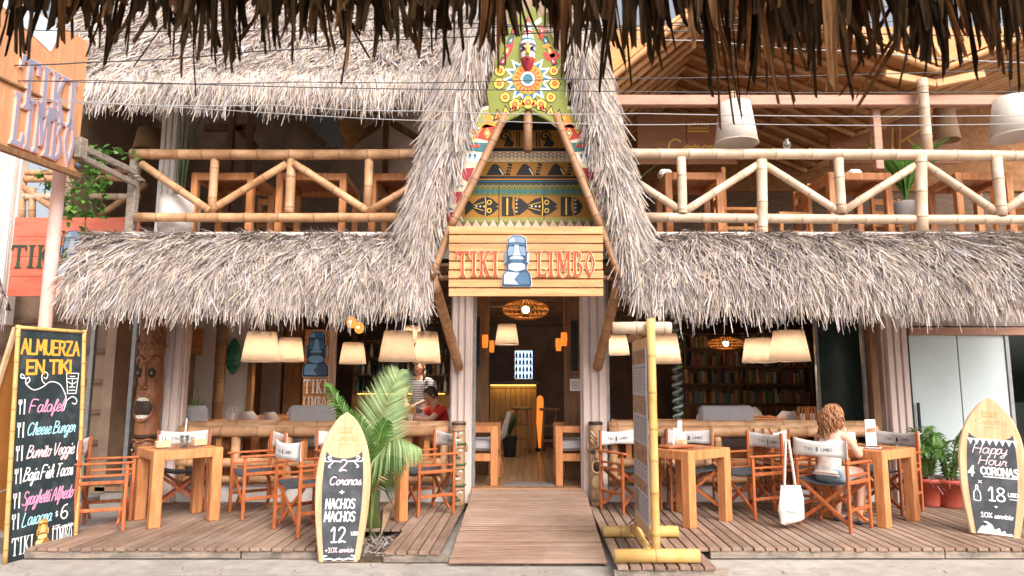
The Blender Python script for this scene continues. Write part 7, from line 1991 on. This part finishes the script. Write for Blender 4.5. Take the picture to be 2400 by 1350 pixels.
# potted palm at the right: red pots
mat('terracotta_red', (.46, .085, .055), .5, .2, 6, bump=.08, dirt=((.55, .22, .15), 5, .5))
for px, py, r_, lb in ((2196, 1190, .17, 'red plastic plant pot with a small palm, left of a similar pot'), (2248, 1194, .16, 'red plastic plant pot half behind the happy hour surfboard')):
    p = gnd(px, py, 0); p.y += .14
    t = thing('potted_palm', lb, 'potted plant', (p.x, p.y, 0), group='potted palms in red pots')
    MB().lathe([(r_ * .68, 0), (r_ * .72, .02), (r_ * .95, .27), (r_ * 1.1, .27), (r_ * 1.12, .32), (r_ * .98, .32), (r_ * .9, .28)], 24).build('pot', 'terracotta_red', t, smooth=True); MB().lathe([(r_ * .93, .28), (0, .285)], 18).build('soil', 'soil', t)
    for k in range(13):
        q = random.uniform(0, 2 * PI); e = random.uniform(.16, .42); hgt = random.uniform(.25, .62)
        frond(t, [(0.03 * math.cos(q), .03 * math.sin(q), .28), (e * .35 * math.cos(q), e * .35 * math.sin(q), .28 + hgt * .7), (e * .75 * math.cos(q), e * .75 * math.sin(q), .28 + hgt), (e * 1.15 * math.cos(q), e * 1.15 * math.sin(q), .28 + hgt * .8)], .16, 18, random.uniform(.7, 1.6), droop=.5, wl=.017)
    # dry skirt
    n = 60; q = RNG.uniform(0, 2 * PI, n); bs_ = np.stack([.05 * np.cos(q), .05 * np.sin(q), np.full(n, .34)], 1); dd = unit(np.stack([np.cos(q), np.sin(q), RNG.uniform(-.8, .3, n)], 1))
    blades(bs_, dd, unit(np.cross(dd, RNG.normal(0, 1, (n, 3)))), RNG.uniform(.1, .25, n), RNG.uniform(.006, .014, n), np.full(n, .04), tones(n, .5, 1.1), 2, 'dry_leaves', 'thatch', t, kind='stuff')

# ------------------------------------------------------------------ climbing vine at the upper left
def leaf_card(mb, p_, d, up_, L, w_, c):
    """a heart-shaped leaf folded along its rib"""
    d = d.normalized(); s = d.cross(up_).normalized(); n_ = s.cross(d)
    mb.add([p_, p_ + d * L * .25 + s * w_ * .5 + n_ * L * .06, p_ + d * L * .7 + s * w_ * .32 + n_ * L * .04, p_ + d * L, p_ + d * L * .7 - s * w_ * .32 + n_ * L * .04, p_ + d * L * .25 - s * w_ * .5 + n_ * L * .06, p_ + d * L * .45],
           [(0, 1, 6), (1, 2, 6), (2, 3, 6), (3, 4, 6), (4, 5, 6), (5, 0, 6)], c)
vp = at(205, 360, 7.85)
vn = thing('climbing_vine', 'green climbing vine trailing over the side railing beside the projecting sign', 'vine', vp)
rd4 = random.Random(21)
strands = [[(150, 385), (170, 430), (165, 480), (185, 510)], [(200, 345), (215, 400), (205, 450), (220, 505)], [(215, 350), (235, 410), (240, 460), (235, 500)], [(190, 420), (160, 450), (150, 490), (170, 520)], [(200, 470), (200, 530), (210, 545)], [(95, 400), (108, 425), (105, 455)], [(150, 540), (140, 590), (150, 620)], [(215, 345), (260, 355), (310, 360)], [(180, 400), (220, 440), (255, 430)], [(225, 380), (215, 430), (190, 470)], [(240, 370), (252, 420), (238, 455)]]
for stn in strands:
    P_ = [at(a, b, 7.85 + rd4.uniform(-.08, .08)) - vp for a, b in stn]
    so = MB().tube(P_, .006, 5).build('stem', 'leaf_pale', vn); lf = MB()
    for k in range(13 * (len(P_) - 1)):
        u = rd4.uniform(0, len(P_) - 1.001); i = int(u); p_ = P_[i].lerp(P_[i + 1], u - i)
        d = Vector((rd4.gauss(0, .7), rd4.gauss(-.4, .5), rd4.gauss(-.5, .5))); c = rd4.uniform(.7, 1.6); pale = rd4.random() < .4
        leaf_card(lf, p_ + Vector((rd4.gauss(0, .035), rd4.gauss(0, .03), rd4.gauss(0, .03))), d, Vector((rd4.gauss(0, .3), rd4.gauss(0, .3), 1)), rd4.uniform(.05, .10), rd4.uniform(.045, .075), (c * 1.9, c * 1.6, c * 1.5) if pale else (c, c, c))
    lf.build('leaves', 'leaf', so, kind='stuff')

# upstairs plants
def strap_plant(parent, n, L, w_, spread, tone, z0=0.0, seed=1, nm='leaf', stem=0.0):
    rd = random.Random(seed)
    for k in range(n):
        q = rd.uniform(0, 2 * PI); e = rd.uniform(.3, 1) * spread; l_ = L * rd.uniform(.7, 1.1)
        base = Vector((.02 * math.cos(q), .02 * math.sin(q), z0)); dirh = Vector((math.cos(q), math.sin(q), 0))
        mb = MB(); vs, fs = [], []; m_ = 7
        for i in range(m_ + 1):
            t = i / m_; p_ = base + Vector((0, 0, 1)) * l_ * (t - .35 * e * t * t) + dirh * l_ * e * t * t
            ww = w_ * (math.sin(PI * min(1, max(0, (t - stem) / (1 - stem)) * .92 + .06)) if t > stem else .06)
            s = Vector((-math.sin(q), math.cos(q), 0)); up_ = Vector((0, 0, .25)) * ww
            vs += [p_ - s * ww + up_, p_, p_ + s * ww + up_]
        for i in range(m_): fs += [(i * 3, i * 3 + 1, i * 3 + 4, i * 3 + 3), (i * 3 + 1, i * 3 + 2, i * 3 + 5, i * 3 + 4)]
        c = tone * rd.uniform(.75, 1.3); mb.add(vs, fs, (c * 1.05, c, c)); mb.build(nm, 'leaf', parent, smooth=True)
p = at(2118, 410, 9.25); t = thing('leafy_plant', 'broad leaved green plant in the grey planter upstairs', 'plant', (p.x, 9.25, ZB + .66)); strap_plant(t, 16, 1.0, .085, .75, 2.4, 0, 4, stem=.25)
p = at(1475, 345, 8.6); t = thing('leafy_plant', 'broad leaved plant peeking out beside the gable thatch on the right balcony', 'plant', (p.x - .25, 8.6, ZB - .02)); strap_plant(t, 7, 1.25, .10, .75, 1.7, 0, 9, stem=.3)
MB().lathe([(.14, 0), (.19, .3), (.17, .3)], 16).build('pot', 'planter_grey', t)
p = at(432, 440, 8.4); t = thing('tall_plant', 'tall thin stemmed plant rising from the white planter', 'plant', (p.x, 8.34, ZB + .45))
for k in range(5):
    q = k * 1.3; MB().tube([(.02 * math.cos(q), .02 * math.sin(q), 0), (.05 * math.cos(q), .05 * math.sin(q), .5), (.1 * math.cos(q) + .04, .1 * math.sin(q), 1.0), (.2 * math.cos(q) + .1, .2 * math.sin(q), 1.35)], [.016, .013, .010, .006], 7).build('stem', 'leaf_pale', t, smooth=True)
p = at(462, 960, 9.2); t = thing('flower_pot', 'potted orchid in front of the pale wall panel', 'potted plant', (p.x, 9.2, FLZ + .742)); MB().lathe([(.05, 0), (.07, .12), (.06, .12)], 14).build('pot', 'pine_shade', t); strap_plant(t, 12, .22, .016, .8, 1.0, .1, 12); MB().tube([(0, 0, .1), (.02, 0, .3), (-.03, 0, .45)], .004, 5).build('flower_stem', 'leaf_pale', t)
p = at(1195, 935, 11.8); t = thing('leafy_plant', 'dark bushy plant in front of the lit bar counter', 'plant', (p.x, 11.8, FLZ)); MB().lathe([(.10, 0), (.13, .35), (.11, .35)], 14).build('pot', 'black', t); strap_plant(t, 22, .45, .02, .8, .4, .35, 31); 

# dark trees behind the right upper floor
bt = thing('background_tree', 'dark tree foliage behind the upstairs panels on the right', 'tree', (3.6, 14.2, 0))
MB().tube([(0, 0, 0), (.1, 0, 2.5), (0, .1, 4.6)], [.2, .15, .07], 9).build('trunk', 'dark_wood', bt)
n = 5000; cs_ = RNG.normal(0, 1, (n, 3)) * np.array([2.6, .6, .75]) + np.array([0, 0, 4.6]); dd = unit(RNG.normal(0, 1, (n, 3)) + np.array([0, 0, -.4]))
blades(cs_, dd, unit(np.cross(dd, RNG.normal(0, 1, (n, 3)))), RNG.uniform(.12, .3, n), RNG.uniform(.03, .08, n), np.zeros(n), np.clip(tones(n, .4, 1.4), 0, 2), 2, 'crown', 'leaf', bt, kind='stuff')
# ------------------------------------------------------------------ people
mat('skin_fair', (.62, .36, .26), .5, .06, 5, spec=.35); mat('skin_tan', (.46, .25, .16), .5, .06, 5, spec=.35)
mat('hair_blond', (.25, .115, .055), .5, .3, 20, attr=True, spec=.4); mat('hair_dark', (.025, .015, .010), .45, .3, 20, attr=True, spec=.4)
mat('top_white', (.68, .56, .51), .9, .1, 9, (1, 1, 2.2), bump=.9); mat('denim_pale', (.36, .44, .52), .9, .2, 14, bump=.7); mat('shirt_red', (.55, .03, .03), .85, .1, 8, bump=.8); mat('trouser_dark', (.05, .05, .06), .85, .15, 9)
mat('shirt_striped', (.42, .42, .45), .85, .05, 9, stripes=('Z', 9, 0.4, .75)); mat('lip', (.42, .12, .10), .4, .05); mat('eye_white', (.75, .73, .7), .3, .02)
def skin_mesh(name, J, E, m, parent, sub=2):
    """a continuous body: joints J {name: ((x,y,z), radius or (rx, ry))}, edges E; the first joint is the root"""
    ks = list(J); me = bpy.data.meshes.new(name)
    me.from_pydata([J[k][0] for k in ks], [(ks.index(a), ks.index(b)) for a, b in E], [])
    o = bpy.data.objects.new(name, me); COL.objects.link(o)
    o.modifiers.new('skin', 'SKIN'); sm = o.modifiers.new('smooth', 'SUBSURF'); sm.levels = sm.render_levels = sub
    sv = me.skin_vertices[0].data
    for i, k in enumerate(ks):
        r_ = J[k][1]; sv[i].radius = (r_, r_) if not hasattr(r_, '__len__') else r_
        sv[i].use_root = (i == 0)
    bpy.context.view_layer.update()
    dg = bpy.context.evaluated_depsgraph_get()
    m2 = bpy.data.meshes.new_from_object(o.evaluated_get(dg))
    bpy.data.objects.remove(o); bpy.data.meshes.remove(me)
    m2.name = name; m2.materials.clear(); m2.materials.append(MATS[m]); m2.polygons.foreach_set('use_smooth', [True] * len(m2.polygons))
    m2.polygons.foreach_set('material_index', [0] * len(m2.polygons))
    ca = m2.color_attributes.new('tint', 'FLOAT_COLOR', 'POINT'); ca.data.foreach_set('color', np.ones(len(m2.vertices) * 4, dtype=np.float32))
    return obj(name, m2, parent)
def hand_joints(J, E, s, wrist, d, palm_dir, k=1.0):
    """palm and five unequal bent fingers rooted in it, reaching along d"""
    d = Vector(d).normalized(); n = Vector(palm_dir).normalized(); side = d.cross(n).normalized() * s
    w_ = Vector(wrist); pm = w_ + d * .05 * k
    J['palm%d' % s] = (tuple(pm), (.026 * k, .016 * k)); E.append(('wrist%d' % s, 'palm%d' % s))
    kn = w_ + d * .085 * k; J['knuckle%d' % s] = (tuple(kn), (.030 * k, .014 * k)); E.append(('palm%d' % s, 'knuckle%d' % s))
    for i, (off, L) in enumerate(((-.027, .058), (-.009, .07), (.009, .066), (.027, .052))):
        a = kn + side * off * k + d * .022 * k; b = a + (d * .8 + n * .45) * L * .5 * k; c = b + (d * .5 + n * .85) * L * .45 * k
        for nm, q, r_ in (('a', a, .0085), ('b', b, .008), ('c', c, .0065)): J['f%d%s%d' % (i, nm, s)] = (tuple(q), r_ * k)
        E += [('knuckle%d' % s, 'f%da%d' % (i, s)), ('f%da%d' % (i, s), 'f%db%d' % (i, s)), ('f%db%d' % (i, s), 'f%dc%d' % (i, s))]
    a = pm - side * .034 * k; b = a + (d * .9 - side * .35 + n * .3) * .036 * k; c = b + (d + n * .4) * .024 * k
    for nm, q, r_ in (('a', a, .0105), ('b', b, .009), ('c', c, .007)): J['t%s%d' % (nm, s)] = (tuple(q), r_ * k)
    E += [('palm%d' % s, 'ta%d' % s), ('ta%d' % s, 'tb%d' % s), ('tb%d' % s, 'tc%d' % s)]
def head(parent, pos, rot, skin, hair, k=1.0):
    """a head with a face; the face looks along local -Y"""
    M = Matrix.Translation(pos) @ Euler(rot).to_matrix().to_4x4() @ Matrix.Scale(k, 4)
    h = MB(); vs, fs = [], []; n, m_ = 20, 16
    for i in range(m_ + 1):
        th_ = PI * i / m_; z = .118 * math.cos(th_)
        for kk in range(n):
            a = 2 * PI * kk / n; x, y = math.sin(th_) * math.cos(a), math.sin(th_) * math.sin(a)
            jaw = 1 - .30 * max(0, -z / .118) ** 1.3
            fx, fy = .076 * x * jaw, (.096 * y if y > 0 else .088 * y) * (jaw if y > 0 else 1 - .12 * max(0, -z / .118))
            if y < -.8 and abs(z) < .03: fy *= .96
            vs.append((fx, fy, z))
    for i in range(m_):
        for kk in range(n): fs.append((i * n + kk, (i + 1) * n + kk, (i + 1) * n + (kk + 1) % n, i * n + (kk + 1) % n))
    h.add(vs, fs); h.add([(0, -.084, .012), (-.016, -.086, -.032), (.016, -.086, -.032), (0, -.112, -.026)], [(0, 1, 3), (0, 3, 2), (1, 2, 3)])
    for s in (-1, 1): h.ball((s * .076, .008, -.005), (.010, .018, .028), 8, 6)
    h.tube([(0, .02, -.08), (0, .025, -.17)], [.045, .05], 10)
    ho = h.xf(M).build('head', skin, parent, smooth=True)
    for s in (-1, 1):
        MB().ball((s * .030, -.079, .008), (.014, .008, .008), 8, 6).xf(M).build('eye', 'eye_white', ho); MB().ball((s * .030, -.0865, .008), (.006, .003, .006), 6, 5).xf(M).build('pupil', 'hair_dark', ho)
        MB().bar((s * .014, -.088, .027), (s * .048, -.078, .030), .006, .005).xf(M).build('eyebrow', hair, ho)
    MB().ball((0, -.083, -.058), (.024, .008, .007), 10, 6).xf(M).build('mouth', 'lip', ho)
    return ho, M
def hair_cap(ho, M, m, back=.02, low=-.05, fringe=.045):
    """hair over crown, sides and nape; leaves the face free"""
    vs, fs = [], []; n, m_ = 20, 10
    for i in range(m_ + 1):
        for kk in range(n):
            a = 2 * PI * kk / n; front = max(0, -math.sin(a))
            zmin = low + (fringe - low) * front ** .6 + .02 * math.sin(5 * a)
            thm = math.acos(max(-1, min(1, zmin / .128))); th_ = thm * i / m_
            vs.append((.085 * math.sin(th_) * math.cos(a), (.105 if math.sin(a) > 0 else .094) * math.sin(th_) * math.sin(a) + .006, .128 * math.cos(th_)))
    for i in range(m_):
        for kk in range(n): fs.append((i * n + kk, (i + 1) * n + kk, (i + 1) * n + (kk + 1) % n, i * n + (kk + 1) % n))
    return MB().add(vs, fs).xf(M).build('hair', m, ho, smooth=True)

# ---- the woman at the right table, seen from behind
WS = .95
wm = thing('person', 'curly haired person in white top and pale shorts, seated on the deck', 'person', tuple(chW.location), chW.rotation_euler[2])
wm.scale = (WS, WS, WS)
J = {'pelvis': ((0, .07, .53), (.135, .11)), 'waist': ((0, .05, .66), (.105, .085)), 'chest': ((0, -.01, .83), (.125, .095)), 'collar': ((0, -.06, .95), (.09, .07)), 'neck': ((0, -.085, 1.03), .048), 'skull': ((0, -.10, 1.08), .045)}
E = [('pelvis', 'waist'), ('waist', 'chest'), ('chest', 'collar'), ('collar', 'neck'), ('neck', 'skull')]
for s in (-1, 1):
    J.update({'shoulder%d' % s: ((s * .165, -.055, .93), .052), 'elbow%d' % s: ((s * .225, -.17, .73), .038), 'wrist%d' % s: ((s * .13, -.37, .79), .026),
              'hip%d' % s: ((s * .10, .0, .53), .095), 'thigh%d' % s: ((s * .115, -.2, .545), .08), 'knee%d' % s: ((s * .12, -.40, .53), .057), 'calf%d' % s: ((s * .12, -.36, .34), .052), 'ankle%d' % s: ((s * .12, -.30, .09), .033), 'heel%d' % s: ((s * .12, -.29, .045), .032), 'toe%d' % s: ((s * .125, -.45, .03), (.036, .02))})
    E += [('collar', 'shoulder%d' % s), ('shoulder%d' % s, 'elbow%d' % s), ('elbow%d' % s, 'wrist%d' % s), ('pelvis', 'hip%d' % s), ('hip%d' % s, 'thigh%d' % s), ('thigh%d' % s, 'knee%d' % s), ('knee%d' % s, 'calf%d' % s), ('calf%d' % s, 'ankle%d' % s), ('ankle%d' % s, 'heel%d' % s), ('heel%d' % s, 'toe%d' % s)]
    hand_joints(J, E, s, J['wrist%d' % s][0], (-s * .35, -1, 0), (0, 0, -1))
skin_mesh('body', J, E, 'skin_fair', wm)
skin_mesh('tank_top', {'waist': ((0, .055, .64), (.125, .105)), 'low': ((0, .07, .55), (.14, .118)), 'chest': ((0, -.008, .83), (.142, .11)), 'up': ((0, -.045, .90), (.115, .085)), 'sl': ((-.09, -.055, .965), .03), 'sr': ((.09, -.055, .965), .03)},
          [('waist', 'low'), ('waist', 'chest'), ('chest', 'up'), ('up', 'sl'), ('up', 'sr')], 'top_white', wm)
skin_mesh('shorts', {'pelvis': ((0, .075, .52), (.152, .125)), 'up': ((0, .065, .60), (.128, .11)), 'hl': ((-.105, -.0, .53), .108), 'tl': ((-.115, -.15, .54), .094), 'hr': ((.105, -.0, .53), .108), 'tr': ((.115, -.15, .54), .094)},
          [('pelvis', 'up'), ('pelvis', 'hl'), ('hl', 'tl'), ('pelvis', 'hr'), ('hr', 'tr')], 'denim_pale', wm)
for s in (-1, 1): MB().box((s * .122, -.37, .018), (.085, .23, .022), bev=.01).build('sandal', 'trouser_dark', wm)
ho, M = head(wm, (0, -.115, 1.155), (R(12), 0, R(-20)), 'skin_fair', 'hair_blond', .97)
hair_cap(ho, M, 'hair_blond', low=-.08)
cu = MB(); rd5 = random.Random(8)
for k in range(210):
    a = rd5.uniform(-.25, PI + .25); th_ = rd5.uniform(.25, 1.35)
    st_ = Vector((.086 * math.sin(th_) * math.cos(a), .104 * math.sin(th_) * math.sin(a) + .006, .118 * math.cos(th_)))
    out_ = Vector((math.cos(a), math.sin(a), 0)); L = rd5.uniform(.20, .36); rr_ = rd5.uniform(.008, .016); ph_ = rd5.uniform(0, 6); tw = rd5.uniform(16, 26)
    pts = []
    for i in range(16):
        t = i / 15; ax = st_ + out_ * (.035 * math.sin(PI * min(1, t * 1.3)) + .015) + Vector((rd5.uniform(-.002, .002), .03 * t, -L * t))
        q = ph_ + tw * t; pts.append(ax + Vector((rr_ * math.cos(q), rr_ * math.sin(q), 0)))
    c = rd5.uniform(.7, 1.9); cu.tube(pts, [.0055 * (1 - .6 * i / 15) + .0015 for i in range(16)], 5, True, (c, c * .95, c * .85))
cu.xf(M).build('curls', 'hair_blond', ho, smooth=True, kind='stuff')
MB().tube([M @ Vector((.088 * math.cos(a), -.02 + .05 * math.sin(a) * .3, .125 * math.sin(a) + .01)) for a in np.linspace(.1, PI - .1, 13)], .006, 6).build('hair_band', 'black', ho)

# ---- the waitress
wx = at(985, 880, 10.3); HW = 1.60
wt = thing('person', 'person in a striped grey shirt and dark apron standing beside the indoor table', 'person', (wx.x, 10.3, FLZ), R(-14))
J = {'pelvis': ((0, 0, .86), (.125, .09)), 'waist': ((0, 0, 1.0), (.10, .08)), 'chest': ((0, -.01, 1.17), (.12, .09)), 'collar': ((0, 0, 1.29), (.085, .06)), 'neck': ((0, -.01, 1.36), .045), 'skull': ((0, -.02, 1.42), .045)}
E = [('pelvis', 'waist'), ('waist', 'chest'), ('chest', 'collar'), ('collar', 'neck'), ('neck', 'skull')]
for s in (-1, 1):
    J.update({'shoulder%d' % s: ((s * .165, .0, 1.27), .05), 'elbow%d' % s: ((s * .22, -.06, 1.04), .037), 'wrist%d' % s: ((s * .10, -.25, .95), .025), 'hip%d' % s: ((s * .09, 0, .80), .09), 'knee%d' % s: ((s * .09, -.01, .46), .057), 'ankle%d' % s: ((s * .09, .02, .08), .035), 'toe%d' % s: ((s * .1, -.11, .03), (.038, .022))})
    E += [('collar', 'shoulder%d' % s), ('shoulder%d' % s, 'elbow%d' % s), ('elbow%d' % s, 'wrist%d' % s), ('pelvis', 'hip%d' % s), ('hip%d' % s, 'knee%d' % s), ('knee%d' % s, 'ankle%d' % s), ('ankle%d' % s, 'toe%d' % s)]
    hand_joints(J, E, s, J['wrist%d' % s][0], (-s * .4, -1, -.2), (0, 0, -1))
skin_mesh('body', J, E, 'skin_fair', wt)
JS = {'waist': ((0, 0, 1.0), (.115, .095)), 'low': ((0, 0, .86), (.14, .105)), 'chest': ((0, -.01, 1.17), (.138, .105)), 'up': ((0, 0, 1.275), (.09, .068))}
ES = [('waist', 'low'), ('waist', 'chest'), ('chest', 'up')]
for s in (-1, 1): JS.update({'sh%d' % s: ((s * .165, 0, 1.27), .063), 'sl%d' % s: ((s * .198, -.03, 1.14), .058)}); ES += [('up', 'sh%d' % s), ('sh%d' % s, 'sl%d' % s)]
skin_mesh('shirt', JS, ES, 'shirt_striped', wt)
skin_mesh('apron_skirt', {'a': ((0, -.005, .93), (.135, .108)), 'b': ((0, -.005, .7), (.175, .13)), 'c': ((0, 0, .5), (.18, .13))}, [('a', 'b'), ('b', 'c')], 'trouser_dark', wt)
ho, M = head(wt, (0, -.035, 1.475), (R(10), 0, R(-6)), 'skin_fair', 'hair_dark')
hair_cap(ho, M, 'hair_dark', low=-.07, fringe=.06)
MB().tube([M @ Vector(v) for v in ((.06, .04, -.05), (.09, -.02, -.12), (.085, -.06, -.22), (.07, -.075, -.34))], [.026, .024, .020, .010], 8).build('braid', 'hair_dark', ho, smooth=True)

# ---- the guest in red
gx = at(1032, 925, 9.45)
gs = thing('person', 'person in a red shirt leaning over the indoor table beside the doorway column', 'person', (gx.x + .05, 9.45, FLZ), R(-62))
J = {'pelvis': ((0, .10, .50), (.13, .10)), 'waist': ((0, .06, .63), (.11, .085)), 'chest': ((0, -.04, .80), (.125, .095)), 'collar': ((0, -.11, .91), (.09, .065)), 'neck': ((0, -.15, .98), .048), 'skull': ((0, -.18, 1.03), .045)}
E = [('pelvis', 'waist'), ('waist', 'chest'), ('chest', 'collar'), ('collar', 'neck'), ('neck', 'skull')]
for s in (-1, 1):
    J.update({'shoulder%d' % s: ((s * .17, -.10, .89), .055), 'elbow%d' % s: ((s * .24, -.28, .76), .040), 'wrist%d' % s: ((s * .10, -.50, .795), .027), 'hip%d' % s: ((s * .10, .05, .50), .09), 'knee%d' % s: ((s * .12, -.35, .50), .06), 'ankle%d' % s: ((s * .12, -.30, .08), .035), 'toe%d' % s: ((s * .12, -.42, .03), (.038, .022))})
    E += [('collar', 'shoulder%d' % s), ('shoulder%d' % s, 'elbow%d' % s), ('elbow%d' % s, 'wrist%d' % s), ('pelvis', 'hip%d' % s), ('hip%d' % s, 'knee%d' % s), ('knee%d' % s, 'ankle%d' % s), ('ankle%d' % s, 'toe%d' % s)]
    hand_joints(J, E, s, J['wrist%d' % s][0], (-s * .4, -1, 0), (0, 0, -1))
skin_mesh('body', J, E, 'skin_tan', gs)
JS = {'waist': ((0, .065, .62), (.125, .10)), 'low': ((0, .10, .50), (.145, .115)), 'chest': ((0, -.04, .80), (.142, .11)), 'up': ((0, -.10, .905), (.1, .072))}
ES = [('waist', 'low'), ('waist', 'chest'), ('chest', 'up')]
for s in (-1, 1): JS.update({'sh%d' % s: ((s * .17, -.10, .89), .068), 'sl%d' % s: ((s * .215, -.20, .82), .062)}); ES += [('up', 'sh%d' % s), ('sh%d' % s, 'sl%d' % s)]
skin_mesh('shirt', JS, ES, 'shirt_red', gs)
ho, M = head(gs, (0, -.20, 1.085), (R(22), 0, 0), 'skin_tan', 'hair_dark')
hair_cap(ho, M, 'hair_dark', low=-.05, fringe=.06)
